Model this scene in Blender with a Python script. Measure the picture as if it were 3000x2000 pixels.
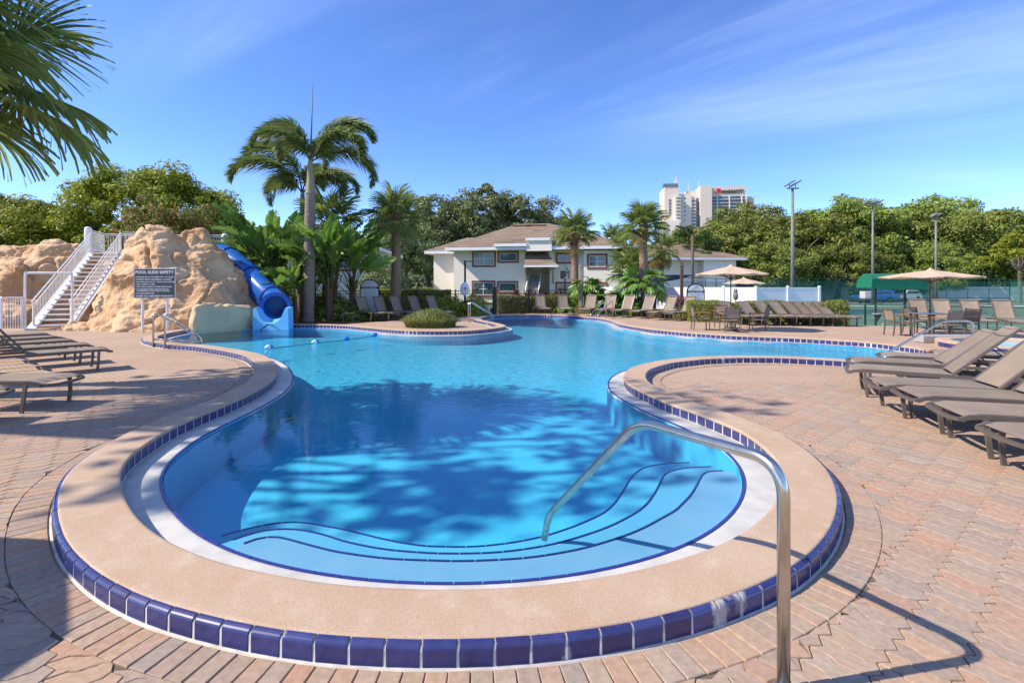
import bpy, bmesh, math, random
import numpy as np
from mathutils import Vector, Matrix, noise
from mathutils.geometry import tessellate_polygon

R = math.radians
PI = math.pi
rng = np.random.default_rng(7)
random.seed(7)
scene = bpy.context.scene
for o in list(bpy.data.objects):
    bpy.data.objects.remove(o)
COL = scene.collection

# ------------------------------------------------------------------ camera
EYE = 1.604
cam_d = bpy.data.cameras.new('camera')
cam_d.lens = 18.0
cam_d.sensor_width = 36.0
cam_d.shift_y = -0.054
cam_d.clip_start = 0.05
cam_d.clip_end = 3000
cam = bpy.data.objects.new('camera', cam_d)
COL.objects.link(cam)
cam.location = (0, 0, EYE)
cam.rotation_euler = (R(90), 0, 0)
scene.camera = cam

# ------------------------------------------------------------------ light
SUN_DIR = Vector((-0.944, -0.183, 0.845)).normalized()      # towards the sun
SUN_EL = math.asin(SUN_DIR.z)
SUN_AZ = math.atan2(SUN_DIR.x, SUN_DIR.y)
world = bpy.data.worlds.new('World')
scene.world = world
world.use_nodes = True
wn, wl = world.node_tree.nodes, world.node_tree.links
wn.clear()
w_out = wn.new('ShaderNodeOutputWorld')
w_bg = wn.new('ShaderNodeBackground')
w_bg.inputs[1].default_value = 0.15
sky = wn.new('ShaderNodeTexSky')
sky.sky_type = 'NISHITA'
sky.sun_disc = False
sky.sun_elevation = SUN_EL
sky.sun_rotation = SUN_AZ
sky.altitude = 10
sky.air_density = 0.68
sky.dust_density = 0.0
sky.ozone_density = 4.5
# thin cirrus: streaks on a high flat layer
tc = wn.new('ShaderNodeTexCoord')
sep = wn.new('ShaderNodeSeparateXYZ'); wl.new(tc.outputs['Generated'], sep.inputs[0])
def wmath(op, a, b=None, clamp=False):
    n = wn.new('ShaderNodeMath'); n.operation = op; n.use_clamp = clamp
    for k, v in enumerate((a, b)):
        if v is None: continue
        if isinstance(v, (int, float)): n.inputs[k].default_value = v
        else: wl.new(v, n.inputs[k])
    return n.outputs[0]
zc = wmath('MAXIMUM', wmath('ADD', sep.outputs[2], 0.10), 0.03)
cx, cy = wmath('DIVIDE', sep.outputs[0], zc), wmath('DIVIDE', sep.outputs[1], zc)
comb = wn.new('ShaderNodeCombineXYZ'); wl.new(cx, comb.inputs[0]); wl.new(cy, comb.inputs[1])
def wmap(src, rz, sc, loc=(0, 0, 0)):
    m = wn.new('ShaderNodeMapping'); wl.new(src, m.inputs[0])
    m.inputs['Rotation'].default_value = (0, 0, rz); m.inputs['Scale'].default_value = sc
    m.inputs['Location'].default_value = loc
    return m.outputs[0]
def wnoise(vec, scale, detail, dist):
    n = wn.new('ShaderNodeTexNoise'); wl.new(vec, n.inputs['Vector'])
    n.inputs['Scale'].default_value = scale; n.inputs['Detail'].default_value = detail
    n.inputs['Distortion'].default_value = dist; n.inputs['Roughness'].default_value = 0.6
    return n.outputs[0]
streak = wnoise(wmap(wmap(comb.outputs[0], R(38), (1, 1, 1)), 0, (0.16, 0.85, 1), (1.3, 0.15, 0)), 1.0, 10, 0.7)
patch = wnoise(wmap(comb.outputs[0], R(38), (0.22, 0.45, 1), (7.7, 3.3, 0)), 0.8, 2, 0.2)
def wramp(fac, a, b):
    r = wn.new('ShaderNodeMapRange'); r.interpolation_type = 'SMOOTHSTEP'
    wl.new(fac, r.inputs[0]); r.inputs[1].default_value = a; r.inputs[2].default_value = b
    return r.outputs[0]
cl = wmath('MULTIPLY', wramp(streak, 0.36, 0.80), wramp(patch, 0.36, 0.60))
cl = wmath('MULTIPLY', cl, 0.42)
hs = wn.new('ShaderNodeHueSaturation'); wl.new(sky.outputs[0], hs.inputs['Color'])
hs.inputs['Hue'].default_value = 0.511; hs.inputs['Saturation'].default_value = 1.12; hs.inputs['Value'].default_value = 1.0
mixc = wn.new('ShaderNodeMix'); mixc.data_type = 'RGBA'
wl.new(cl, mixc.inputs['Factor'])
wl.new(hs.outputs[0], mixc.inputs['A']); mixc.inputs['B'].default_value = (4.6, 5.6, 7.4, 1)
wl.new(mixc.outputs['Result'], w_bg.inputs[0])
wl.new(w_bg.outputs[0], w_out.inputs[0])

sun_d = bpy.data.lights.new('sun', 'SUN')
sun_d.energy = 3.8
sun_d.angle = R(0.53)
sun_d.color = (1.0, 0.90, 0.76)
sun = bpy.data.objects.new('sun', sun_d)
COL.objects.link(sun)
sun.rotation_euler = SUN_DIR.to_track_quat('Z', 'Y').to_euler()
sun.location = SUN_DIR * 60

scene.view_settings.view_transform = 'Standard'
scene.view_settings.look = 'None'
scene.view_settings.gamma = 1.0
scene.view_settings.exposure = 1.0
cy_ = scene.cycles
cy_.max_bounces = 8
cy_.diffuse_bounces = 3
cy_.glossy_bounces = 4
cy_.transmission_bounces = 6
cy_.transparent_max_bounces = 24
cy_.volume_bounces = 0
cy_.caustics_reflective = False
cy_.caustics_refractive = False
cy_.use_denoising = True
cy_.sample_clamp_indirect = 6

# ------------------------------------------------------------------ survey: image point -> place on the ground
F = 1500.0; HOR = 838.0
def G(x, y, z=0.0):
    d = F * (EYE - z) / (y - HOR)
    return ((x - 1500) / F * d, d, z)
def P(x, y, d):
    return ((x - 1500) / F * d, d, EYE - (y - HOR) / F * d)

# ------------------------------------------------------------------ materials
MATS = {}
def mk(name, col, col2=None, scale=6.0, detail=5, rough=0.7, metal=0.0, bump=0.0, bscale=None, rnd=None,
       island=False, transl=0.0, spec=0.3, world_co=False, ramp=(0.35, 0.65), stretch=None, hue=0.0, coat=0.0, objvar=0.0):
    """col/col2 mixed by noise; rnd = list of colours picked per object or per piece."""
    m = bpy.data.materials.new(name); m.use_nodes = True
    n, l = m.node_tree.nodes, m.node_tree.links
    b = n['Principled BSDF']; out = n['Material Output']
    b.inputs['Roughness'].default_value = rough
    b.inputs['Metallic'].default_value = metal
    b.inputs['Specular IOR Level'].default_value = spec
    b.inputs['Coat Weight'].default_value = coat
    if world_co:
        g = n.new('ShaderNodeNewGeometry'); vec = g.outputs['Position']
    else:
        t = n.new('ShaderNodeTexCoord'); vec = t.outputs['Object']
    if stretch:
        mp = n.new('ShaderNodeMapping'); l.new(vec, mp.inputs[0]); mp.inputs['Scale'].default_value = stretch
        vec = mp.outputs[0]
    def nz(sc, det):
        x = n.new('ShaderNodeTexNoise'); l.new(vec, x.inputs['Vector'])
        x.inputs['Scale'].default_value = sc; x.inputs['Detail'].default_value = det
        return x.outputs[0]
    cur = None
    if rnd:
        if island:
            g2 = n.new('ShaderNodeNewGeometry'); rv = g2.outputs['Random Per Island']
        else:
            oi = n.new('ShaderNodeObjectInfo'); rv = oi.outputs['Random']
        cr = n.new('ShaderNodeValToRGB'); l.new(rv, cr.inputs[0])
        cr.color_ramp.interpolation = 'LINEAR'
        els = cr.color_ramp.elements
        while len(els) < len(rnd): els.new(0.5)
        for k, c in enumerate(rnd):
            els[k].position = k / (len(rnd) - 1); els[k].color = (*c, 1)
        cur = cr.outputs[0]
    if col2 is not None or cur is None:
        if col2 is None:
            b.inputs['Base Color'].default_value = (*col, 1)
        else:
            mr = n.new('ShaderNodeMapRange'); l.new(nz(scale, detail), mr.inputs[0])
            mr.inputs[1].default_value, mr.inputs[2].default_value = ramp
            mx = n.new('ShaderNodeMix'); mx.data_type = 'RGBA'; l.new(mr.outputs[0], mx.inputs['Factor'])
            if cur is None:
                mx.inputs['A'].default_value = (*col, 1); mx.inputs['B'].default_value = (*col2, 1)
            else:
                mx.blend_type = 'MULTIPLY'
                m2 = n.new('ShaderNodeMix'); m2.data_type = 'RGBA'; l.new(mr.outputs[0], m2.inputs['Factor'])
                m2.inputs['A'].default_value = (*col, 1); m2.inputs['B'].default_value = (*col2, 1)
                mx.inputs['Factor'].default_value = 1.0
                l.remove(mx.inputs['Factor'].links[0])
                l.new(cur, mx.inputs['A']); l.new(m2.outputs['Result'], mx.inputs['B'])
            cur = mx.outputs['Result']
    if objvar and cur is not None:
        oi2 = n.new('ShaderNodeObjectInfo'); hv = n.new('ShaderNodeHueSaturation'); l.new(cur, hv.inputs['Color'])
        for sock, lo, hi in (('Hue', 0.5 - 0.012 * objvar, 0.5 + 0.022 * objvar), ('Value', 1 - 0.16 * objvar, 1 + 0.38 * objvar)):
            mq = n.new('ShaderNodeMapRange'); l.new(oi2.outputs['Random'], mq.inputs[0]); mq.inputs[3].default_value = lo; mq.inputs[4].default_value = hi; l.new(mq.outputs[0], hv.inputs[sock])
        cur = hv.outputs[0]
    if cur is not None: l.new(cur, b.inputs['Base Color'])
    if bump > 0:
        bp = n.new('ShaderNodeBump'); bp.inputs['Strength'].default_value = 1.0
        bp.inputs['Distance'].default_value = bump
        l.new(nz(bscale or scale * 4, 6), bp.inputs['Height']); l.new(bp.outputs[0], b.inputs['Normal'])
    if transl > 0:
        tr = n.new('ShaderNodeBsdfTranslucent')
        if cur is not None: l.new(cur, tr.inputs[0])
        else: tr.inputs[0].default_value = (*col, 1)
        ms = n.new('ShaderNodeMixShader'); ms.inputs[0].default_value = transl
        l.new(b.outputs[0], ms.inputs[1]); l.new(tr.outputs[0], ms.inputs[2]); l.new(ms.outputs[0], out.inputs[0])
    MATS[name] = m
    return m

PAV = [(0.409, 0.265, 0.188), (0.353, 0.279, 0.219), (0.437, 0.288, 0.192), (0.312, 0.256, 0.210), (0.428, 0.256, 0.174), (0.391, 0.302, 0.233), (0.335, 0.246, 0.188)]
mk('paver', (1, 1, 1), (0.80, 0.79, 0.77), 30, 6, 0.9, rnd=PAV, bump=0.0016, bscale=220, world_co=True)
mk('paver_mass', (1, 1, 1), (0.80, 0.79, 0.77), 30, 6, 0.9, rnd=PAV, island=True, bump=0.0016, bscale=220, world_co=True)
mk('grout', (0.56, 0.53, 0.48), (0.44, 0.41, 0.36), 12, 4, 0.9, world_co=True)
mk('plaster_ledge', (0.53, 0.515, 0.48), (0.41, 0.40, 0.375), 5, 7, 0.6, bump=0.001, bscale=120, world_co=True, ramp=(0.4, 0.72))
mk('pool_plaster', (0.055, 0.50, 0.76), (0.045, 0.47, 0.74), 3, 4, 0.7, world_co=True)  # light lost in the water is put into the plaster's blue
mk('step_high', (0.17, 0.40, 0.60), (0.14, 0.37, 0.58), 3, 5, 0.7, world_co=True)  # step blues deepen downwards: the water's loss of light put into the colour
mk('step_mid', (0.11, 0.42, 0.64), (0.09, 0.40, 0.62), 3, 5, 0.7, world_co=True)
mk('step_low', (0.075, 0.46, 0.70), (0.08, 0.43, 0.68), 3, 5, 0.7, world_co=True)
mk('trim_blue', (0.02, 0.03, 0.20), rough=0.3, spec=0.5)
mk('white_paint', (0.78, 0.77, 0.75), (0.68, 0.67, 0.64), 3, 4, 0.45)
mk('white_vinyl', (0.80, 0.81, 0.83), (0.74, 0.75, 0.77), 2, 3, 0.4)
mk('steel', (0.60, 0.57, 0.52), (0.48, 0.45, 0.40), 9, 5, 0.24, 1.0, world_co=True)
mk('lounger_frame', (0.115, 0.09, 0.07), (0.095, 0.075, 0.06), 6, 3, 0.42, 0.0, spec=0.5)
mk('table_metal', (0.07, 0.06, 0.052), rough=0.45, spec=0.5)
mk('umbrella_cloth', (0.62, 0.47, 0.335), (0.56, 0.42, 0.30), 4, 4, 0.85, transl=0.22)
mk('umbrella_metal', (0.085, 0.06, 0.045), rough=0.45)
mk('arm_wood', (0.38, 0.19, 0.085), (0.28, 0.13, 0.06), 14, 4, 0.5, stretch=(1, 6, 6))
mk('wood_slat', (0.50, 0.30, 0.17), (0.42, 0.24, 0.13), 10, 4, 0.6)
mk('table_top', (0.13, 0.125, 0.12), rough=0.3, spec=0.5)
mk('slide_blue', (0.014, 0.105, 0.40), (0.011, 0.085, 0.34), 2, 3, 0.22, spec=0.5)
mk('slide_light', (0.20, 0.52, 0.80), (0.15, 0.45, 0.76), 2, 3, 0.25, spec=0.5)
mk('slide_dark', (0.006, 0.04, 0.24), rough=0.3, spec=0.5)
mk('rock', (0.47, 0.27, 0.135), (0.60, 0.405, 0.24), 0.9, 11, 0.95, bump=0.05, bscale=9, world_co=True, ramp=(0.36, 0.62))
mk('rock_plaster', (0.60, 0.45, 0.27), (0.50, 0.385, 0.24), 2.2, 9, 0.95, bump=0.02, bscale=22, world_co=True)
mk('stucco', (0.83, 0.77, 0.65), (0.80, 0.74, 0.625), 1.2, 4, 0.9, bump=0.003, bscale=90, world_co=True)
mk('stucco_white', (0.74, 0.72, 0.67), (0.70, 0.68, 0.63), 1.2, 4, 0.9, world_co=True)
mk('trim_rust', (0.28, 0.085, 0.045), (0.25, 0.075, 0.04), 3, 3, 0.7)
mk('fascia', (0.76, 0.76, 0.76), rough=0.6)
mk('roof_shingle', (1, 1, 1), (0.86, 0.84, 0.82), 6, 6, 0.95, rnd=[(0.235, 0.17, 0.118), (0.275, 0.203, 0.145), (0.205, 0.148, 0.104), (0.29, 0.215, 0.155)], island=True, bump=0.006, bscale=40, world_co=True)
mk('vent_brown', (0.10, 0.055, 0.035), rough=0.7)
mk('window_glass', (0.05, 0.085, 0.095), (0.09, 0.13, 0.14), 0.8, 3, 0.06, spec=0.8, world_co=True)
mk('tan_wood', (0.40, 0.33, 0.25), rough=0.8)
mk('hotel_wall', (0.66, 0.55, 0.47), (0.63, 0.525, 0.45), 0.06, 4, 0.9, world_co=True)
mk('hotel_white', (0.72, 0.63, 0.55), (0.69, 0.60, 0.525), 0.06, 4, 0.9, world_co=True)
mk('hotel_glass', (1, 1, 1), rough=0.12, spec=0.7, rnd=[(0.055, 0.10, 0.13), (0.09, 0.16, 0.20), (0.045, 0.075, 0.095), (0.13, 0.20, 0.23)])
mk('hotel_tile', (0.05, 0.07, 0.10), (0.09, 0.11, 0.15), 0.5, 2, 0.5)
mk('letter_dark', (0.07, 0.055, 0.055), rough=0.6)
mk('letter_red', (0.62, 0.02, 0.04), rough=0.5)
mk('sign_dark', (0.045, 0.055, 0.065), (0.05, 0.06, 0.07), 5, 3, 0.45)
mk('sign_white', (0.72, 0.73, 0.75), rough=0.5)
mk('print_grey', (0.34, 0.36, 0.40), rough=0.6)
mk('black_metal', (0.014, 0.014, 0.015), rough=0.45, spec=0.4)
mk('pole_grey', (0.20, 0.20, 0.185), (0.155, 0.155, 0.145), 4, 4, 0.6)
mk('pole_brown', (0.12, 0.085, 0.06), (0.09, 0.065, 0.05), 5, 4, 0.7)
mk('lamp_glass', (0.55, 0.55, 0.5), rough=0.2, spec=0.6)
mk('sail_cloth', (0.022, 0.025, 0.045), (0.03, 0.034, 0.06), 4, 3, 0.8, transl=0.1)
mk('awning_green', (0.012, 0.17, 0.10), (0.010, 0.14, 0.085), 5, 4, 0.8, transl=0.08)
mk('fence_green', (0.012, 0.085, 0.06), rough=0.5, spec=0.4)
mk('court', (0.095, 0.165, 0.11), (0.075, 0.14, 0.095), 0.8, 6, 0.9, world_co=True)
mk('court_blue', (0.02, 0.075, 0.095), (0.025, 0.085, 0.1), 0.8, 6, 0.9, world_co=True)
mk('court_line', (0.62, 0.66, 0.62), rough=0.8)
mk('asphalt', (0.16, 0.155, 0.145), (0.12, 0.12, 0.115), 3, 6, 0.95, world_co=True)
mk('mulch', (0.105, 0.05, 0.028), (0.16, 0.085, 0.05), 22, 7, 0.98, bump=0.02, bscale=45, world_co=True)
mk('lawn', (0.10, 0.135, 0.028), (0.065, 0.095, 0.02), 6, 7, 0.95, bump=0.02, bscale=60, world_co=True)
mk('car_blue', (0.012, 0.085, 0.36), rough=0.2, spec=0.6, coat=1.0)
mk('car_white', (0.72, 0.72, 0.72), rough=0.25, spec=0.6, coat=0.6)
mk('car_glass', (0.012, 0.016, 0.02), rough=0.05, spec=0.8)
mk('tyre', (0.012, 0.012, 0.013), rough=0.8)
mk('rim_metal', (0.55, 0.56, 0.58), rough=0.3, metal=1.0)
mk('light_red', (0.4, 0.01, 0.01), rough=0.2)
mk('cone_orange', (0.75, 0.12, 0.02), rough=0.5)
mk('tennis_ball', (0.52, 0.66, 0.05), rough=0.9)
mk('owl', (0.10, 0.10, 0.10), (0.22, 0.21, 0.19), 18, 4, 0.7)
mk('float_white', (0.75, 0.78, 0.80), rough=0.35, spec=0.5)
mk('float_blue', (0.02, 0.16, 0.52), rough=0.35, spec=0.5)
mk('rope', (0.05, 0.11, 0.16), rough=0.8)
mk('ring_box', (0.62, 0.65, 0.72), rough=0.4)
mk('ring_orange', (0.55, 0.22, 0.12), rough=0.6)
mk('concrete_grey', (0.36, 0.35, 0.335), (0.29, 0.285, 0.28), 3, 6, 0.9, world_co=True)
# plants
mk('palm_trunk', (0.28, 0.225, 0.185), (0.17, 0.135, 0.11), 6, 6, 0.95, bump=0.012, bscale=18, stretch=(1, 1, 5))
mk('sabal_trunk', (0.32, 0.205, 0.135), (0.19, 0.12, 0.08), 7, 6, 0.95, bump=0.015, bscale=20, stretch=(1, 1, 4))
mk('boot', (0.20, 0.105, 0.055), (0.30, 0.18, 0.10), 9, 4, 0.95)
mk('crownshaft', (0.24, 0.22, 0.14), (0.30, 0.24, 0.16), 5, 4, 0.7, stretch=(1, 1, 0.3))
mk('foxtail_leaf', (1, 1, 1), rough=0.5, island=True, rnd=[(0.1, 0.16, 0.05), (0.16, 0.23, 0.065), (0.22, 0.27, 0.07), (0.26, 0.26, 0.06)], transl=0.42, spec=0.4)
mk('sabal_leaf', (1, 1, 1), rough=0.5, island=True, rnd=[(0.138, 0.201, 0.046), (0.218, 0.282, 0.063), (0.310, 0.345, 0.081), (0.115, 0.172, 0.046)], transl=0.45, spec=0.4)
mk('sabal_dead', (1, 1, 1), rough=0.8, island=True, rnd=[(0.30, 0.20, 0.07), (0.24, 0.17, 0.05), (0.36, 0.25, 0.10)], transl=0.2)
mk('sabal_stem', (0.10, 0.115, 0.03), rough=0.5)
mk('stem_brown', (0.15, 0.09, 0.05), (0.10, 0.065, 0.04), 6, 4, 0.9)
mk('oak_bark', (0.10, 0.085, 0.07), (0.15, 0.13, 0.11), 4, 6, 0.95)
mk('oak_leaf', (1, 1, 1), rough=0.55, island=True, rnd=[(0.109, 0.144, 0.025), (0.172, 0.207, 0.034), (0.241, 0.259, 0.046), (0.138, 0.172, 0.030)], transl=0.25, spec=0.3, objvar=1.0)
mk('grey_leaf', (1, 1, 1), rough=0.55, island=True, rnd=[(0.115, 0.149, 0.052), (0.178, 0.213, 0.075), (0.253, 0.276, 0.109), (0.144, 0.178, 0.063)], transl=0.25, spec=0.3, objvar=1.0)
mk('bright_leaf', (1, 1, 1), rough=0.55, island=True, rnd=[(0.15, 0.2, 0.018), (0.26, 0.3, 0.024), (0.36, 0.36, 0.03), (0.19, 0.23, 0.02)], transl=0.3, spec=0.3, objvar=0.5)
mk('pine_leaf', (1, 1, 1), rough=0.55, island=True, rnd=[(0.046, 0.098, 0.017), (0.092, 0.149, 0.023)], transl=0.25)
mk('myrtle_leaf', (1, 1, 1), rough=0.6, island=True, rnd=[(0.12, 0.135, 0.025), (0.19, 0.17, 0.035), (0.16, 0.18, 0.03), (0.22, 0.14, 0.05)], transl=0.3)
mk('myrtle_flower', (0.50, 0.07, 0.10), rough=0.7, transl=0.3)
mk('hedge_leaf', (1, 1, 1), rough=0.5, island=True, rnd=[(0.098, 0.144, 0.023), (0.196, 0.236, 0.034), (0.287, 0.305, 0.041), (0.138, 0.184, 0.028)], transl=0.2, spec=0.4)
mk('lime_leaf', (1, 1, 1), rough=0.5, island=True, rnd=[(0.196, 0.253, 0.023), (0.345, 0.380, 0.030), (0.437, 0.437, 0.034), (0.172, 0.218, 0.023)], transl=0.25, spec=0.4)
mk('shrub_leaf', (1, 1, 1), rough=0.5, island=True, rnd=[(0.092, 0.127, 0.025), (0.196, 0.207, 0.052), (0.265, 0.230, 0.063), (0.115, 0.167, 0.029)], transl=0.2, spec=0.4)
mk('croton_leaf', (1, 1, 1), rough=0.45, island=True, rnd=[(0.13, 0.2, 0.02), (0.22, 0.28, 0.025), (0.5, 0.4, 0.03), (0.12, 0.18, 0.02), (0.36, 0.36, 0.03)], transl=0.25, spec=0.4)
mk('banana_leaf', (1, 1, 1), (0.82, 0.86, 0.8), 8, 4, 0.42, rnd=[(0.103, 0.207, 0.046), (0.161, 0.276, 0.046), (0.241, 0.356, 0.052), (0.127, 0.230, 0.069)], transl=0.40, spec=0.5)
mk('philodendron_leaf', (1, 1, 1), (0.85, 0.88, 0.85), 6, 4, 0.4, rnd=[(0.060, 0.150, 0.022), (0.105, 0.217, 0.027), (0.165, 0.285, 0.030)], transl=0.25, spec=0.5)
mk('ti_leaf', (1, 1, 1), rough=0.45, rnd=[(0.115, 0.021, 0.025), (0.218, 0.052, 0.046), (0.086, 0.034, 0.034), (0.276, 0.103, 0.069)], transl=0.2, spec=0.5)
mk('far_leaf', (1, 1, 1), rough=0.8, island=True, rnd=[(0.05, 0.075, 0.03), (0.09, 0.12, 0.045), (0.13, 0.155, 0.06)], transl=0.15)
mk('grass_blade', (1, 1, 1), rough=0.5, island=True, rnd=[(0.127, 0.172, 0.029), (0.207, 0.241, 0.046), (0.310, 0.310, 0.103), (0.098, 0.144, 0.023)], transl=0.3, spec=0.4)

def coping_mat():
    # trowelled sand finish: broad blotches, worn pale patches and dark grit
    m = mk('coping', (0.409, 0.277, 0.183), (0.461, 0.343, 0.246), 1.7, 10, 0.88, bump=0.0014, bscale=330, world_co=True, ramp=(0.32, 0.68))
    n, l = m.node_tree.nodes, m.node_tree.links; b = n['Principled BSDF']; src = b.inputs['Base Color'].links[0].from_socket
    g = n.new('ShaderNodeNewGeometry')
    for sc, a, bb, col, amt in ((7.0, 0.52, 0.80, (0.56, 0.46, 0.37), 0.5), (3.1, 0.50, 0.78, (0.40, 0.24, 0.13), 0.45), (150.0, 0.56, 0.66, (0.24, 0.155, 0.10), 0.55), (95.0, 0.58, 0.70, (0.58, 0.46, 0.35), 0.5)):
        x = n.new('ShaderNodeTexNoise'); l.new(g.outputs['Position'], x.inputs['Vector']); x.inputs['Scale'].default_value = sc; x.inputs['Detail'].default_value = 8 if sc < 20 else 2
        r = n.new('ShaderNodeMapRange'); l.new(x.outputs[0], r.inputs[0]); r.inputs[1].default_value = a; r.inputs[2].default_value = bb; r.inputs[4].default_value = amt
        mx = n.new('ShaderNodeMix'); mx.data_type = 'RGBA'; l.new(r.outputs[0], mx.inputs['Factor']); l.new(src, mx.inputs['A']); mx.inputs['B'].default_value = (*col, 1); src = mx.outputs['Result']
    l.new(src, b.inputs['Base Color'])
coping_mat()
def sling_mat():
    m = mk('sling', (1, 1, 1), (0.86, 0.86, 0.86), 3, 5, 0.8, rnd=[(0.29, 0.228, 0.17), (0.25, 0.20, 0.152), (0.32, 0.255, 0.195), (0.27, 0.21, 0.155)], transl=0.12)
    n, l = m.node_tree.nodes, m.node_tree.links
    t = n.new('ShaderNodeTexCoord'); w = n.new('ShaderNodeTexWave'); w.inputs['Scale'].default_value = 90
    l.new(t.outputs['Object'], w.inputs['Vector'])
    b = n.new('ShaderNodeBump'); b.inputs['Distance'].default_value = 0.0006
    l.new(w.outputs['Fac'], b.inputs['Height']); l.new(b.outputs[0], n['Principled BSDF'].inputs['Normal'])
sling_mat()

def tile_mat():
    # glazed cobalt tile with lime bloom creeping in from its edges on some pieces
    m = mk('tile', (1, 1, 1), (0.75, 0.75, 0.8), 14, 4, 0.26, rnd=[(0.026, 0.032, 0.125), (0.038, 0.044, 0.16), (0.034, 0.030, 0.115), (0.046, 0.055, 0.18), (0.028, 0.034, 0.135)], spec=0.6, world_co=True)
    n, l = m.node_tree.nodes, m.node_tree.links
    b = n['Principled BSDF']
    src = b.inputs['Base Color'].links[0].from_socket
    oi = n.new('ShaderNodeObjectInfo')
    tc_ = n.new('ShaderNodeTexCoord'); sp = n.new('ShaderNodeSeparateXYZ'); l.new(tc_.outputs['Object'], sp.inputs[0])
    def mth(op, a, bb):
        q = n.new('ShaderNodeMath'); q.operation = op
        for k, v in enumerate((a, bb)):
            if isinstance(v, (int, float)): q.inputs[k].default_value = v
            else: l.new(v, q.inputs[k])
        return q.outputs[0]
    ax = mth('MULTIPLY', mth('ABSOLUTE', sp.outputs[0], 0), 9.0)
    az = mth('MULTIPLY', mth('SUBTRACT', sp.outputs[2], 0.075), 14.0)
    edge = mth('MAXIMUM', ax, az)
    nzt = n.new('ShaderNodeTexNoise'); nzt.inputs['Scale'].default_value = 28; nzt.inputs['Detail'].default_value = 6
    g = n.new('ShaderNodeNewGeometry'); l.new(g.outputs['Position'], nzt.inputs['Vector'])
    zone = n.new('ShaderNodeTexNoise'); zone.inputs['Scale'].default_value = 1.3; zone.inputs['Detail'].default_value = 2
    l.new(g.outputs['Position'], zone.inputs['Vector'])
    zr = n.new('ShaderNodeMapRange'); l.new(zone.outputs[0], zr.inputs[0])
    zr.inputs[1].default_value = 0.52; zr.inputs[2].default_value = 0.72
    v = mth('ADD', mth('MULTIPLY', edge, 0.75), mth('MULTIPLY', nzt.outputs[0], 0.7))
    v = mth('ADD', v, mth('SUBTRACT', mth('MULTIPLY', zr.outputs[0], 0.95), 0.50))
    r = n.new('ShaderNodeMapRange'); l.new(v, r.inputs[0]); r.inputs[1].default_value = 0.82; r.inputs[2].default_value = 1.05
    mx = n.new('ShaderNodeMix'); mx.data_type = 'RGBA'; l.new(r.outputs[0], mx.inputs['Factor'])
    l.new(src, mx.inputs['A']); mx.inputs['B'].default_value = (0.36, 0.34, 0.33, 1)
    l.new(mx.outputs['Result'], b.inputs['Base Color'])
    rr = n.new('ShaderNodeMapRange'); l.new(r.outputs[0], rr.inputs[0]); rr.inputs[3].default_value = 0.26; rr.inputs[4].default_value = 0.7
    l.new(rr.outputs[0], b.inputs['Roughness'])
tile_mat()
mk('tile_mass', (1, 1, 1), (0.75, 0.75, 0.8), 14, 4, 0.16, rnd=[(0.022, 0.03, 0.19), (0.034, 0.045, 0.24), (0.025, 0.03, 0.16), (0.04, 0.055, 0.26)], island=True, spec=0.6, world_co=True)

def deck_mat():
    m = mk('deck_sheet', (0.381, 0.265, 0.186), (0.428, 0.321, 0.228), 0.7, 6, 0.95, world_co=True, ramp=(0.3, 0.7))
    n, l = m.node_tree.nodes, m.node_tree.links
    b = n['Principled BSDF']; src = b.inputs['Base Color'].links[0].from_socket
    g = n.new('ShaderNodeNewGeometry')
    mp = n.new('ShaderNodeMapping'); l.new(g.outputs['Position'], mp.inputs[0]); mp.inputs['Rotation'].default_value = (0, 0, R(40))
    br = n.new('ShaderNodeTexBrick'); l.new(mp.outputs[0], br.inputs['Vector'])
    br.inputs['Scale'].default_value = 1.0; br.inputs['Brick Width'].default_value = 0.2; br.inputs['Row Height'].default_value = 0.1
    br.inputs['Mortar Size'].default_value = 0.004; br.inputs['Color1'].default_value = (1.05, 0.98, 0.95, 1)
    br.inputs['Color2'].default_value = (0.9, 0.92, 0.95, 1); br.inputs['Mortar'].default_value = (0.45, 0.42, 0.38, 1)
    mx = n.new('ShaderNodeMix'); mx.data_type = 'RGBA'; mx.blend_type = 'MULTIPLY'; mx.inputs['Factor'].default_value = 1
    l.new(src, mx.inputs['A']); l.new(br.outputs['Color'], mx.inputs['B']); l.new(mx.outputs['Result'], b.inputs['Base Color'])
deck_mat()
mk('joint_sand', (0.16, 0.125, 0.092), (0.11, 0.088, 0.066), 40, 4, 1.0, world_co=True)

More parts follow.
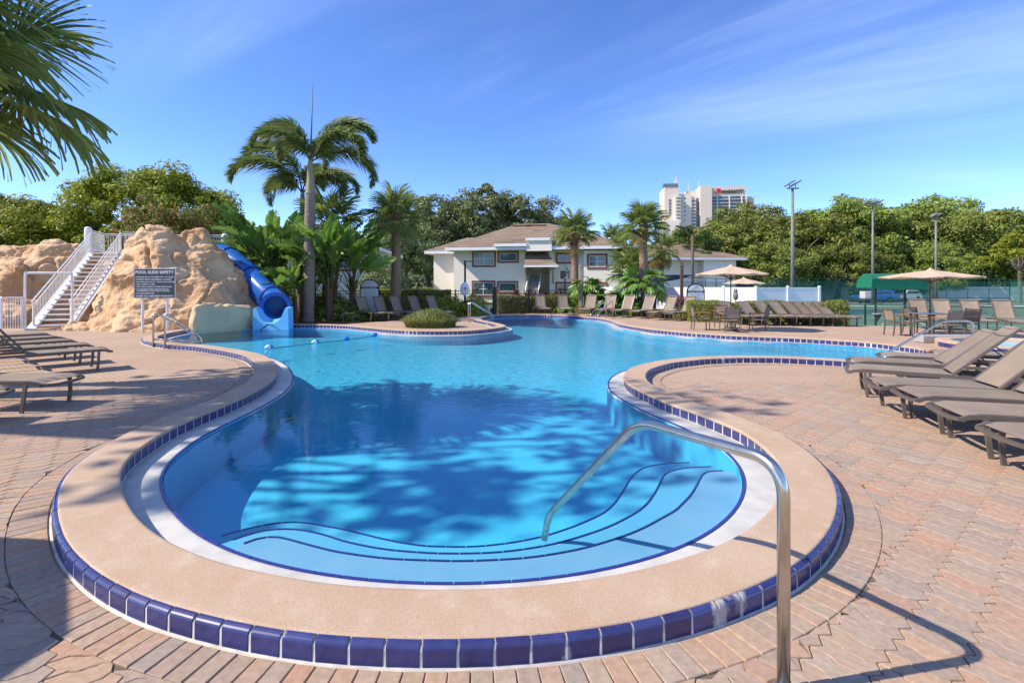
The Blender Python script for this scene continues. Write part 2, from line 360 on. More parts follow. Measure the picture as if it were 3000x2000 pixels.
def water_mat():
    m = bpy.data.materials.new('water'); m.use_nodes = True; MATS['water'] = m
    n, l = m.node_tree.nodes, m.node_tree.links; n.clear()
    out = n.new('ShaderNodeOutputMaterial')
    g = n.new('ShaderNodeNewGeometry')
    def nz(sc, det, stretch):
        mp = n.new('ShaderNodeMapping'); l.new(g.outputs['Position'], mp.inputs[0]); mp.inputs['Scale'].default_value = stretch
        x = n.new('ShaderNodeTexNoise'); l.new(mp.outputs[0], x.inputs['Vector'])
        x.inputs['Scale'].default_value = sc; x.inputs['Detail'].default_value = det; x.inputs['Distortion'].default_value = 0.6
        return x.outputs[0]
    b1 = n.new('ShaderNodeBump'); b1.inputs['Distance'].default_value = 0.010; b1.inputs['Strength'].default_value = 1
    # the near lobe lies calm, the open middle is ruffled
    sp = n.new('ShaderNodeSeparateXYZ'); l.new(g.outputs['Position'], sp.inputs[0])
    calm = n.new('ShaderNodeMapRange'); calm.interpolation_type = 'SMOOTHSTEP'; l.new(sp.outputs[1], calm.inputs[0])
    calm.inputs[1].default_value = 5.5; calm.inputs[2].default_value = 11.5; calm.inputs[3].default_value = 0.0011; calm.inputs[4].default_value = 0.013
    l.new(calm.outputs[0], b1.inputs['Distance'])
    l.new(nz(5.5, 4, (1, 1.25, 1)), b1.inputs['Height'])
    fr = n.new('ShaderNodeFresnel'); fr.inputs[0].default_value = 1.26; l.new(b1.outputs[0], fr.inputs['Normal'])
    gl = n.new('ShaderNodeBsdfGlossy'); gl.inputs['Roughness'].default_value = 0.02; l.new(b1.outputs[0], gl.inputs['Normal'])
    tr = n.new('ShaderNodeBsdfTransparent'); tr.inputs[0].default_value = (0.95, 0.985, 1, 1)
    ms = n.new('ShaderNodeMixShader'); l.new(fr.outputs[0], ms.inputs[0]); l.new(tr.outputs[0], ms.inputs[1]); l.new(gl.outputs[0], ms.inputs[2])
    l.new(ms.outputs[0], out.inputs['Surface'])
water_mat()

def screen_mat():
    # open-weave windscreen: half of the light passes between the threads
    m = bpy.data.materials.new('windscreen'); m.use_nodes = True; MATS['windscreen'] = m
    n, l = m.node_tree.nodes, m.node_tree.links
    b = n['Principled BSDF']; b.inputs['Base Color'].default_value = (0.02, 0.17, 0.12, 1); b.inputs['Roughness'].default_value = 0.9
    t = n.new('ShaderNodeBsdfTransparent'); s = n.new('ShaderNodeMixShader'); s.inputs[0].default_value = 0.36
    l.new(t.outputs[0], s.inputs[1]); l.new(b.outputs[0], s.inputs[2]); l.new(s.outputs[0], n['Material Output'].inputs[0])
screen_mat()

# ------------------------------------------------------------------ mesh helpers
class MB:
    def __init__(s): s.v = []; s.f = []; s.mi = []; s.cur = 0
    def add(s, vs, fs, M=None):
        o = len(s.v)
        s.v += [tuple(M @ Vector(p)) if M is not None else tuple(p) for p in vs]
        s.f += [tuple(o + i for i in f) for f in fs]; s.mi += [s.cur] * len(fs)
        return s
    def box(s, c, d, rz=0.0, M=None, bev=0.0):
        x, y, z = d[0] / 2, d[1] / 2, d[2] / 2
        T = Matrix.Translation(c) @ Matrix.Rotation(rz, 4, 'Z')
        if M is not None: T = M @ T
        if bev <= 0:
            vs = [(sx * x, sy * y, sz * z) for sz in (-1, 1) for sy in (-1, 1) for sx in (-1, 1)]
            return s.add(vs, [(0, 2, 3, 1), (4, 5, 7, 6), (0, 1, 5, 4), (2, 6, 7, 3), (0, 4, 6, 2), (1, 3, 7, 5)], T)
        b = min(bev, x * 0.9, y * 0.9, z * 0.9)
        vs = []
        for zz, ins in ((-z, b), (-z + b, 0), (z - b, 0), (z, b)):
            vs += [(-x + ins, -y + ins, zz), (x - ins, -y + ins, zz), (x - ins, y - ins, zz), (-x + ins, y - ins, zz)]
        fs = [(3, 2, 1, 0), (12, 13, 14, 15)]
        for k in range(3):
            for j in range(4):
                a = k * 4 + j; c2 = k * 4 + (j + 1) % 4
                fs.append((a, c2, c2 + 4, a + 4))
        return s.add(vs, fs, T)
    def tube(s, pts, r, n=8, caps=True, flat=None, up=(0, 0, 1), rads=None):
        """sweep a round (or rectangular: flat=(w,h)) section along pts"""
        pts = [Vector(p) for p in pts]; o = len(s.v); m = len(pts)
        prevx = None
        for k, p in enumerate(pts):
            t = (pts[min(k + 1, m - 1)] - pts[max(k - 1, 0)])
            if t.length < 1e-9: t = Vector((0, 0, 1))
            t.normalize()
            if prevx is None:
                u = Vector(up)
                if abs(u.dot(t)) > 0.97: u = Vector((1, 0, 0)) if abs(t.x) < 0.9 else Vector((0, 1, 0))
                x = u.cross(t).normalized()
            else:
                x = (prevx - t * prevx.dot(t)).normalized()
            prevx = x; y = t.cross(x)
            if flat:
                w, h = flat[0] / 2, flat[1] / 2
                for a, b in ((-w, -h), (w, -h), (w, h), (-w, h)): s.v.append(tuple(p + x * a + y * b))
            else:
                rr = rads[k] if rads is not None else r
                for j in range(n):
                    a = 2 * PI * j / n; s.v.append(tuple(p + x * (rr * math.cos(a)) + y * (rr * math.sin(a))))
        if flat: n = 4
        cnt = 0
        for k in range(m - 1):
            for j in range(n):
                a = o + k * n + j; b = o + k * n + (j + 1) % n
                s.f.append((a, b, b + n, a + n)); cnt += 1
        if caps:
            s.f.append(tuple(o + j for j in reversed(range(n)))); s.f.append(tuple(o + (m - 1) * n + j for j in range(n))); cnt += 2
        s.mi += [s.cur] * cnt
        return s
    def lathe(s, prof, n=16, c=(0, 0, 0), caps=True):
        o = len(s.v); m = len(prof); cnt = 0
        for r, z in prof:
            for j in range(n):
                a = 2 * PI * j / n; s.v.append((c[0] + r * math.cos(a), c[1] + r * math.sin(a), c[2] + z))
        for k in range(m - 1):
            for j in range(n):
                a = o + k * n + j; b = o + k * n + (j + 1) % n
                s.f.append((a, b, b + n, a + n)); cnt += 1
        if caps:
            s.f.append(tuple(o + j for j in reversed(range(n)))); s.f.append(tuple(o + (m - 1) * n + j for j in range(n))); cnt += 2
        s.mi += [s.cur] * cnt
        return s
    def prism(s, poly, z0, z1, M=None):
        n = len(poly)
        vs = [(x, y, z0) for x, y in poly] + [(x, y, z1) for x, y in poly]
        fs = [tuple(reversed(range(n))), tuple(range(n, 2 * n))] + [(i, (i + 1) % n, n + (i + 1) % n, n + i) for i in range(n)]
        return s.add(vs, fs, M)
    def sphere(s, c, r, nu=12, nv=8):
        if isinstance(r, (int, float)): r = (r, r, r)
        o = len(s.v); cnt = 0
        for k in range(nv + 1):
            th = PI * k / nv
            for j in range(nu):
                a = 2 * PI * j / nu
                s.v.append((c[0] + r[0] * math.sin(th) * math.cos(a), c[1] + r[1] * math.sin(th) * math.sin(a), c[2] + r[2] * math.cos(th)))
        for k in range(nv):
            for j in range(nu):
                a = o + k * nu + j; b = o + k * nu + (j + 1) % nu
                s.f.append((a, a + nu, b + nu, b)); cnt += 1
        s.mi += [s.cur] * cnt
        return s
    def build(s, name, mat, parent=None, smooth=False, kind=None):
        me = bpy.data.meshes.new(name)
        me.from_pydata(s.v, [], s.f)
        for mm in (mat if isinstance(mat, (list, tuple)) else [mat]): me.materials.append(MATS[mm])
        if len(me.materials) > 1: me.polygons.foreach_set('material_index', s.mi)
        if smooth: me.polygons.foreach_set('use_smooth', [True] * len(me.polygons))
        me.validate(clean_customdata=False); me.update()
        return link(name, me, parent, kind)

def link(name, me, parent=None, kind=None):
    o = bpy.data.objects.new(name, me); COL.objects.link(o)
    if parent is not None: o.parent = parent
    if kind: o['kind'] = kind
    return o
def npmesh(name, V, Fc, mat, parent=None, smooth=False, kind=None):
    """V (n,3); Fc (m,k) all faces with k corners"""
    V = np.asarray(V, np.float32); Fc = np.asarray(Fc, np.int32)
    me = bpy.data.meshes.new(name)
    me.vertices.add(len(V)); me.vertices.foreach_set('co', V.ravel())
    k = Fc.shape[1]
    me.loops.add(Fc.size); me.loops.foreach_set('vertex_index', Fc.ravel())
    me.polygons.add(len(Fc)); me.polygons.foreach_set('loop_start', np.arange(0, Fc.size, k, dtype=np.int32))
    me.polygons.foreach_set('loop_total', np.full(len(Fc), k, np.int32))
    if smooth: me.polygons.foreach_set('use_smooth', np.ones(len(Fc), bool))
    if not smooth: me.shade_flat()
    me.materials.append(MATS[mat]); me.update(calc_edges=True)
    return link(name, me, parent, kind)
def tag(o, label, cat, group=None, kind=None):
    o['label'] = label
    o['category'] = cat
    if group: o['group'] = group
    if kind: o['kind'] = kind
    return o
def struct(o, label, cat):
    o['kind'] = 'structure'; o['label'] = label; o['category'] = cat
    return o
def thing(name, label, cat, loc=(0, 0, 0), rz=0.0, group=None):
    o = bpy.data.objects.new(name, None); COL.objects.link(o)
    o.location = loc; o.rotation_euler = (0, 0, rz); o.empty_display_size = 0.2
    return tag(o, label, cat, group)
KIDS = {}
def copy_tree(root, loc, rz, label, group=None, scale=None):
    r = root.copy(); COL.objects.link(r); r.location = loc; r.rotation_euler = (0, 0, rz)
    r['label'] = label
    if group: r['group'] = group
    if scale: r.scale = (scale,) * 3 if isinstance(scale, (int, float)) else scale
    if root.name not in KIDS:
        KIDS[root.name] = [(c, list(c.children)) for c in root.children]
    for c, gs in KIDS[root.name]:
        k = c.copy(); COL.objects.link(k); k.parent = r
        for g in gs:
            q = g.copy(); COL.objects.link(q); q.parent = k
    return r
def crom(pts, n=8, closed=False):
    """Catmull-Rom through pts"""
    P_ = [Vector(p) for p in pts]; m = len(P_); out = []
    rg = range(m) if closed else range(m - 1)
    for i in rg:
        if closed: p0, p1, p2, p3 = P_[(i - 1) % m], P_[i], P_[(i + 1) % m], P_[(i + 2) % m]
        else: p0, p1, p2, p3 = P_[max(i - 1, 0)], P_[i], P_[i + 1], P_[min(i + 2, m - 1)]
        for k in range(n):
            t = k / n
            out.append(0.5 * ((2 * p1) + (p2 - p0) * t + (2 * p0 - 5 * p1 + 4 * p2 - p3) * t * t + (3 * p1 - p0 - 3 * p2 + p3) * t ** 3))
    if not closed: out.append(P_[-1])
    return out
def text(name, s, size, loc, rot, mat, parent=None, ext=0.002, align='LEFT', bold=0.0, width=None):
    """flat lettering as a mesh"""
    c = bpy.data.curves.new(name, 'FONT'); c.body = s; c.size = size; c.extrude = ext; c.align_x = align; c.align_y = 'BOTTOM_BASELINE'
    c.offset = bold; c.resolution_u = 3
    t = bpy.data.objects.new('tmp', c); me = bpy.data.meshes.new_from_object(t); bpy.data.objects.remove(t)
    me.materials.clear(); me.materials.append(MATS[mat])
    if width:
        xs = [v.co.x for v in me.vertices]; k = width / (max(xs) - min(xs))
        for v in me.vertices: v.co.x *= k
    o = link(name, me, parent); o.location = loc; o.rotation_euler = rot
    return o

# ------------------------------------------------------------------ the pool: its inner coping edge, surveyed as a closed line
def c1(l): return [(a / 2.24, 1300 + b / 2.24) for a, b in l]
def c2(l): return [(1000 + a / 2.24, 1300 + b / 2.24) for a, b in l]
def c3(l): return [(2000 + a / 2.24, 1300 + b / 2.24) for a, b in l]
def c5(l): return [(1500 + a / 2.352, 900 + b / 2.352) for a, b in l]
def c7(l): return [(a / 2.613, 880 + b / 2.613) for a, b in l]
CH = 0.105       # coping height above the deck
edge_px = (c7([(2118, 520), (2110, 575), (2060, 625), (1980, 675), (1860, 735), (1720, 795), (1600, 840), (1470, 895), (1330, 955), (1220, 1015), (1110, 1090), (1000, 1165), (930, 1240)])
    + c1([(770, 190), (775, 270), (800, 360), (880, 490), (970, 570), (1100, 650), (1200, 700), (1400, 775), (1600, 825), (1800, 865), (2000, 900)])
    + c2([(0, 935), (230, 948), (440, 957), (650, 962), (850, 960), (1050, 952), (1250, 940), (1460, 918), (1650, 890), (1820, 862), (2000, 825), (2100, 800)])
    + c3([(0, 755), (100, 725), (240, 675), (350, 625), (480, 540), (580, 450), (640, 360), (670, 270), (665, 190), (640, 120), (600, 70), (550, 20)])
    + c5([(1700, 920), (1580, 840), (1460, 795), (1340, 745), (1230, 705), (1130, 675), (1040, 640), (980, 615), (910, 580), (840, 550), (795, 520), (770, 480), (785, 440), (830, 410), (900, 390), (1000, 366), (1250, 340), (1500, 330), (1800, 332), (2100, 345), (2350, 360)])
    + [(2550, 1057), (2620, 1060), (2700, 1059), (2750, 1051), (2774, 1042), (2762, 1036), (2741, 1030.5), (2719, 1026), (2695, 1021), (2649, 1014), (2602, 1008), (2550, 1002), (2439, 995), (2347, 989.7), (2245, 986), (2150, 982), (2104, 979), (2019, 973.5), (1955, 968), (1913, 964), (1870, 958), (1838, 953), (1817, 949), (1806, 944.5), (1796, 940), (1781, 936), (1753, 931), (1721, 928.5), (1700, 927), (1657, 924), (1603, 922), (1538, 921.7), (1487, 922.5), (1453, 924), (1430, 926), (1410, 931), (1409, 936), (1422, 939), (1444, 943), (1463, 947), (1479, 951.5), (1483, 955), (1470, 957.5), (1448, 961), (1409, 965), (1366, 968), (1310, 969), (1266, 969), (1223, 968.4), (1181, 966.6), (1143, 964.5), (1109, 961.6), (1082, 959), (1048, 956), (1019, 953.5), (980, 951.5), (955, 951), (904, 950), (863, 950), (800, 950.5), (741, 952), (690, 955), (640, 958.5), (600, 961), (558, 964), (533, 967), (507, 972), (482, 977), (465, 982), (458, 987), (466, 993), (499, 1001), (533, 1005), (592, 1008.4), (635, 1013.5), (703, 1024), (754, 1034), (780, 1043), (803, 1059)])
edge_w = np.array([G(x, y, CH)[:2] for x, y in edge_px])
def resample_closed(p, step):
    q = np.vstack([p, p[:1]]); d = np.r_[0, np.cumsum(np.hypot(*np.diff(q, axis=0).T))]
    n = int(d[-1] / step); s = np.linspace(0, d[-1], n, endpoint=False)
    return np.c_[np.interp(s, d, q[:, 0]), np.interp(s, d, q[:, 1])]
def smooth_closed(p, sig):
    n = len(p); k = np.arange(n); k = np.minimum(k, n - k)
    w = np.exp(-0.5 * (k / sig) ** 2); w /= w.sum()
    Fw = np.fft.rfft(w)
    return np.c_[np.fft.irfft(np.fft.rfft(p[:, 0]) * Fw, n), np.fft.irfft(np.fft.rfft(p[:, 1]) * Fw, n)]
STEP = 0.05
C = smooth_closed(resample_closed(edge_w, STEP), 3.6)
C = resample_closed(C, STEP)
def normals(c):
    t = np.roll(c, -1, 0) - np.roll(c, 1, 0); t /= np.hypot(*t.T)[:, None]
    return np.c_[t[:, 1], -t[:, 0]]
area = 0.5 * np.sum(C[:, 0] * np.roll(C[:, 1], -1) - C[:, 1] * np.roll(C[:, 0], -1))
if area < 0: C = C[::-1].copy()
N = normals(C)
ns = smooth_closed(N, 3.0); N = ns / np.hypot(*ns.T)[:, None]
NP = len(C)
def off(d): return C + N * d
def clean_offset(d, sig=4):
    """offset line with its folds taken out"""
    o = off(d)
    D2 = np.empty(NP)
    for a in range(0, NP, 200):
        D2[a:a + 200] = np.sqrt(((o[a:a + 200, None] - C[None]) ** 2).sum(2)).min(1)
    keep = D2 > abs(d) * 0.97
    return smooth_closed(resample_closed(o[keep], STEP), sig)
COPW = 0.36
LEDGE = 0.28
pool = thing('swimming_pool', 'large free-form swimming pool with sand-coloured coping and cobalt blue edge tiles', 'swimming pool')

def ring(name, prof, mat, parent, smooth=True):
    k = len(prof)
    V = np.concatenate([np.c_[off(d), np.full(NP, z)] for d, z in prof])
    i = np.arange(NP); j = (i + 1) % NP
    Fc = np.concatenate([np.c_[a * NP + i, a * NP + j, (a + 1) * NP + j, (a + 1) * NP + i] for a in range(k - 1)])
    return npmesh(name, V, Fc[:, ::-1], mat, parent, smooth)
ring('coping', [(-0.012, CH - 0.032), (-0.018, CH - 0.024), (-0.018, CH - 0.012), (-0.008, CH - 0.002), (0.006, CH), (0.012, CH), (0.02, CH), (COPW - 0.040, CH), (COPW - 0.030, CH), (COPW - 0.024, CH - 0.001), (COPW - 0.018, CH - 0.005), (COPW - 0.016, CH - 0.02)], 'coping', pool)
ring('grout_band', [(COPW - 0.022, CH - 0.009), (COPW - 0.012, CH - 0.016), (COPW + 0.003, CH - 0.024), (COPW + 0.0105, CH - 0.036), (COPW + 0.0115, 0.0), (COPW + 0.014, -0.005), (COPW + 0.024, -0.008), (COPW + 0.030, -0.03)], 'grout', pool)
ring('grout_band', [(0.003, CH - 0.026), (-0.009, CH - 0.034), (-0.009, -0.026), (-0.018, -0.0285)], 'grout', pool)
ring('ledge', [(0.004, -0.034), (-0.03, -0.032), (-0.04, -0.0315), (-LEDGE + 0.04, -0.026), (-LEDGE + 0.03, -0.026), (-LEDGE + 0.006, -0.028), (-LEDGE, -0.032), (-LEDGE - 0.008, -0.040), (-LEDGE - 0.008, -0.06)], 'plaster_ledge', pool)

# pool basin: wall, cove and floor
rim = clean_offset(-LEDGE - 0.01)
def floor_z(y): return -np.clip(0.60 - 0.022 * (y - 3.0), 0.36, 0.62)
def offset_of(c, d, sig=4):
    a = 0.5 * np.sum(c[:, 0] * np.roll(c[:, 1], -1) - c[:, 1] * np.roll(c[:, 0], -1))
    n_ = normals(c); o = c + n_ * (d if a > 0 else -d)
    D2 = np.array([np.sqrt(((q - c) ** 2).sum(1)).min() for q in o])
    return smooth_closed(resample_closed(o[D2 > abs(d) * 0.96], STEP * 2), sig)
def fill(loops, zf):
    pv = [[Vector((x, y, 0)) for x, y in lp] for lp in loops]
    tris = tessellate_polygon(pv)
    allp = np.concatenate([np.asarray(lp) for lp in loops])
    return np.c_[allp, zf(allp)], np.array(tris)
nr = len(rim); i = np.arange(nr); j = (i + 1) % nr
fz = floor_z(rim[:, 1])
V = np.concatenate([np.c_[rim, np.full(nr, -0.036)], np.c_[rim, fz]])
npmesh('wall', V, np.c_[i, j, nr + j, nr + i], 'pool_plaster', pool, True)
V, T = fill([rim[::2]], lambda p: floor_z(p[:, 1]))
T = np.array([t if np.cross(V[t[1]][:2] - V[t[0]][:2], V[t[2]][:2] - V[t[0]][:2]) > 0 else t[::-1] for t in T])
npmesh('floor', V, T, 'pool_plaster', pool)

# entry steps in the near lobe
def openline(pts, z):
    w = [G(x, y, z)[:2] for x, y in pts]
    p = np.array([(q.x, q.y) for q in crom([(a, b, 0) for a, b in w], 6)])
    k = np.ones(7) / 7
    q = np.c_[np.convolve(np.pad(p[:, 0], 3, 'edge'), k, 'valid'), np.convolve(np.pad(p[:, 1], 3, 'edge'), k, 'valid')]
    return q
steps = [
    (-0.12, c1([(1590, 660), (1660, 632), (1740, 615), (1825, 612), (1950, 645), (2120, 690)]) + c2([(0, 716), (260, 752), (430, 762), (600, 768), (760, 772), (930, 768), (1090, 760), (1250, 747), (1400, 724), (1540, 698), (1670, 665), (1790, 628), (1900, 590), (2000, 545), (2100, 490), (2200, 435)]) + c5([(1120, 1405), (1210, 1320), (1260, 1250), (1300, 1170), (1330, 1140), (1390, 1128), (1520, 1128)])),
    (-0.25, c1([(1510, 637), (1620, 598), (1700, 578), (1770, 565), (1920, 560), (2050, 580), (2160, 608)]) + c2([(0, 637), (170, 675), (310, 697), (450, 710), (600, 720), (750, 722), (900, 720), (1050, 712), (1190, 695), (1330, 672), (1450, 645), (1570, 610), (1690, 570), (1790, 530), (1860, 493), (1930, 455), (1990, 410), (2040, 350), (2080, 280), (2110, 215), (2140, 190), (2240, 160)]) + c5([(1380, 1098), (1480, 1104)])),
    (-0.38, c1([(1440, 612), (1530, 582), (1680, 545), (1820, 520), (1960, 515), (2100, 535), (2190, 552)]) + c2([(0, 560), (180, 603), (300, 632), (420, 655), (555, 673), (690, 677), (835, 678), (975, 668), (1105, 652), (1230, 630), (1350, 602), (1460, 566), (1560, 530), (1650, 490), (1720, 455), (1780, 405), (1830, 340), (1880, 255), (1920, 200), (1980, 160), (2080, 135), (2240, 125)]) + c5([(1290, 1070), (1400, 1072)])),
]
under = off(-0.10)
for z, pts in steps:
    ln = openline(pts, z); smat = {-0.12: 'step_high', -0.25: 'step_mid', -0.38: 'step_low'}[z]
    a = int(((under - ln[0]) ** 2).sum(1).argmin()); b = int(((under - ln[-1]) ** 2).sum(1).argmin())
    # go back under the ledge along the near end of the pool
    p1 = [under[k % NP] for k in range(b, b + (a - b) % NP + 1)]; p2 = [under[k % NP] for k in range(b, b - (b - a) % NP - 1, -1)]
    back = p1 if np.mean([q[1] for q in p1]) < np.mean([q[1] for q in p2]) else p2
    poly = np.vstack([ln, np.array(back)[::3]])
    V, T = fill([poly], lambda p: np.full(len(p), z))
    T = np.array([t if np.cross(V[t[1]][:2] - V[t[0]][:2], V[t[2]][:2] - V[t[0]][:2]) > 0 else t[::-1] for t in T])
    m = len(ln); V2 = np.vstack([V, np.c_[ln, np.full(m, z)], np.c_[ln, np.full(m, -0.9)]])
    q = len(V) + np.arange(m - 1)
    rf = np.c_[q, q + 1, q + 1 + m, q + m]
    o = npmesh('step', V2, rf, smat, pool)
    o2 = npmesh('tread', V, T, smat, o)
    # dark nosing tiles
    mb = MB(); d = np.r_[0, np.cumsum(np.hypot(*np.diff(ln, axis=0).T))]
    for s in np.arange(0, d[-1] - 0.15, 0.15):
        g = [(np.interp(u, d, ln[:, 0]), np.interp(u, d, ln[:, 1]), z + 0.004) for u in (s + 0.003, s + 0.075, s + 0.147)]
        mb.tube(g, 0, flat=(0.011, 0.010))
    mb.build('nosing_tile', 'trim_blue', o, kind='stuff')

# narrow blue trim tiles where the ledge meets the water
mb = MB(); rr = clean_offset(-LEDGE + 0.008)
dd = np.r_[0, np.cumsum(np.hypot(*np.diff(np.vstack([rr, rr[:1]]), axis=0).T))]; rq = np.vstack([rr, rr[:1]])
for s in np.arange(0, dd[-1] - 0.16, 0.16):
    g = [(np.interp(u, dd, rq[:, 0]), np.interp(u, dd, rq[:, 1]), -0.027) for u in (s + 0.003, s + 0.08, s + 0.157)]
    mb.tube(g, 0, flat=(0.022, 0.012))
mb.build('rim_tile', 'trim_blue', pool, kind='stuff')

# glazed edge tiles: one mesh for the deck side, one for the pool side
def tile_mesh(name, prof, w, mat):
    b = 0.004; k = len(prof); h = w / 2; mb_ = MB()
    xs = [(-h, 1), (-h + b, 0), (h - b, 0), (h, 1)]
    for x, ins in xs:
        for (y, z) in prof: mb_.v.append((x, y - (0.003 if ins else 0), z))
    for a in range(3):
        for c in range(k - 1):
            p = a * k + c; mb_.f.append((p, p + k, p + k + 1, p + 1)); mb_.mi.append(0)
    me = bpy.data.meshes.new(name); me.from_pydata(mb_.v, [], mb_.f); me.materials.append(MATS[mat])
    me.update()
    return me
PITCH = 0.155
prof_out = [(-0.004, -0.012), (0.010, -0.010), (0.013, 0.0), (0.013, CH - 0.036), (0.0118, CH - 0.028), (0.008, CH - 0.020), (0.002, CH - 0.014), (-0.008, CH - 0.009), (-0.018, CH - 0.006)]
prof_in = [(-0.002, -0.026), (0.009, -0.025), (0.011, -0.020), (0.011, CH - 0.038), (0.009, CH - 0.033), (-0.002, CH - 0.031)]
me_out = tile_mesh('edge_tile', prof_out, PITCH - 0.010, 'tile')
me_in = tile_mesh('waterline_tile', prof_in, PITCH - 0.010, 'tile')
def tile_spots(dist, sign):
    c = off(dist); q = np.vstack([c, c[:1]]); d = np.r_[0, np.cumsum(np.hypot(*np.diff(q, axis=0).T))]
    n = int(round(d[-1] / PITCH)); out = []
    for s in (np.arange(n) + 0.5) * d[-1] / n:
        x, y = np.interp(s, d, q[:, 0]), np.interp(s, d, q[:, 1])
        xa, ya = np.interp((s - 0.03) % d[-1], d, q[:, 0]), np.interp((s - 0.03) % d[-1], d, q[:, 1])
        xb, yb = np.interp((s + 0.03) % d[-1], d, q[:, 0]), np.interp((s + 0.03) % d[-1], d, q[:, 1])
        ang = math.atan2(yb - ya, xb - xa) + (PI if sign > 0 else 0)
        nx, ny = -math.sin(ang), math.cos(ang)
        tovw = nx * (0 - x) + ny * (0 - y) > 0
        out.append((math.hypot(x, y), x, y, ang, tovw))
    return out
for dist, sign, me, nm in ((COPW, 1, me_out, 'edge_tile'), (0.0, -1, me_in, 'waterline_tile')):
    sp = tile_spots(dist, sign)
    vis = sorted([s for s in sp if s[4]])[:190]; vs = set(id(s) for s in vis)
    for s in vis:
        o = link(nm, me, pool); o.location = (s[1], s[2], random.uniform(-0.001, 0.001)); o.rotation_euler = (0, random.uniform(-0.006, 0.006), s[3])
    rest = [s for s in sp if id(s) not in vs]
    bv = np.array([v.co[:] for v in me.vertices]); bf = np.array([p.vertices[:] for p in me.polygons])
    VV, FF = [], []
    for k, s in enumerate(rest):
        ca, sa = math.cos(s[3]), math.sin(s[3])
        VV.append(np.c_[bv[:, 0] * ca - bv[:, 1] * sa + s[1], bv[:, 0] * sa + bv[:, 1] * ca + s[2], bv[:, 2]]); FF.append(bf + k * len(bv))
    npmesh(nm + '_row', np.concatenate(VV), np.concatenate(FF), 'tile_mass', pool, False, 'stuff')

mb = MB(); mb.lathe([(0.075, 0), (0.075, 0.02), (0.105, 0.03), (0.105, 0)], 24); pl_ = mb.build('pool_light', 'steel', pool, True); pl_.location = (-3.55, 8.05, float(floor_z(8.05)) + 0.01)
# water, a closed body standing in the basin
wr = clean_offset(-LEDGE + 0.02)[::2]
VT, T = fill([wr], lambda p: np.full(len(p), -0.044))
T = np.array([t if np.cross(VT[t[1]][:2] - VT[t[0]][:2], VT[t[2]][:2] - VT[t[0]][:2]) > 0 else t[::-1] for t in T])
n0 = len(VT); VB = VT.copy(); VB[:, 2] = -1.6
i = np.arange(n0); j = (i + 1) % n0
ccw = 0.5 * np.sum(wr[:, 0] * np.roll(wr[:, 1], -1) - wr[:, 1] * np.roll(wr[:, 0], -1)) > 0
S1 = np.c_[i, n0 + i, n0 + j]; S2 = np.c_[i, n0 + j, j]
if ccw: S1, S2 = S1[:, ::-1], S2[:, ::-1]
S1, S2 = S1[:, ::-1], S2[:, ::-1]
S1, S2 = (S1, S2)
wat = npmesh('water', np.vstack([VT, VB]), np.vstack([T, T[:, ::-1] + n0, S1, S2]), 'water')
bmw = bmesh.new(); bmw.from_mesh(wat.data); bmesh.ops.recalc_face_normals(bmw, faces=bmw.faces[:]); bmw.to_mesh(wat.data); bmw.free()
struct(wat, 'clear blue water filling the free-form pool', 'water')

# ------------------------------------------------------------------ ground, deck and beds
hole = clean_offset(COPW * 0.5)[::4]
def sheet(name, outline, z, mat, label, cat, holed=True):
    loops = [np.array(outline)] + ([hole] if holed else [])
    V, T = fill(loops, lambda p: np.full(len(p), z))
    T = np.array([t if np.cross(V[t[1]][:2] - V[t[0]][:2], V[t[2]][:2] - V[t[0]][:2]) > 0 else t[::-1] for t in T])
    o = npmesh(name, V, T, mat)
    return struct(o, label, cat)
sheet('ground', [(-1500, -300), (14, -300), (17, 10), (19.4, 18.0), (14.7, 21.2), (12.4, 22.8), (12.2, 75), (80, 78), (80, -300), (1500, -300), (1500, 2200), (-1500, 2200)], -0.07, 'lawn', 'green lawn and open ground around the pool', 'ground')
DECK = [(-27, -6), (-27, 19.2), (-9.0, 20.2), (-7.6, 20.6), (-6.6, 22.4), (-5.4, 24.4), (-3.0, 26.2), (-2.2, 28.5), (0.3, 30.2), (3.6, 30.4), (6.4, 27.4), (8.0, 24.8), (9.0, 23.0), (12.2, 22.7), (14.5, 21.0), (16.8, 19.9), (19.3, 17.8), (24, 15.5), (24, -6)]
deck = sheet('pool_deck', DECK, -0.012, 'deck_sheet', 'pinkish paver deck surrounding the pool', 'pool deck')
sheet('planting_bed', [(-27, 19.2), (-9.0, 20.1), (-7.6, 20.5), (-6.6, 22.3), (-5.4, 24.3), (-3.0, 26.1), (-2.2, 28.4), (0.3, 30.1), (3.6, 30.3), (6.4, 27.3), (8.0, 24.7), (9.0, 22.9), (12.2, 22.6), (12.2, 33), (4, 36), (-14, 36), (-27, 32)], -0.040, 'mulch', 'brown mulch bed behind the pool deck', 'planting bed', False)
sheet('planting_bed', [(7.9, 3.5), (7.6, 6.5), (7.0, 6.85), (7.0, 7.45), (8.1, 7.9), (8.1, 9.6), (10.2, 9.9), (12.5, 7.5), (12.5, 3.5)], 0.004, 'mulch', 'mulched bed behind the loungers at the right edge of the deck', 'planting bed', False)
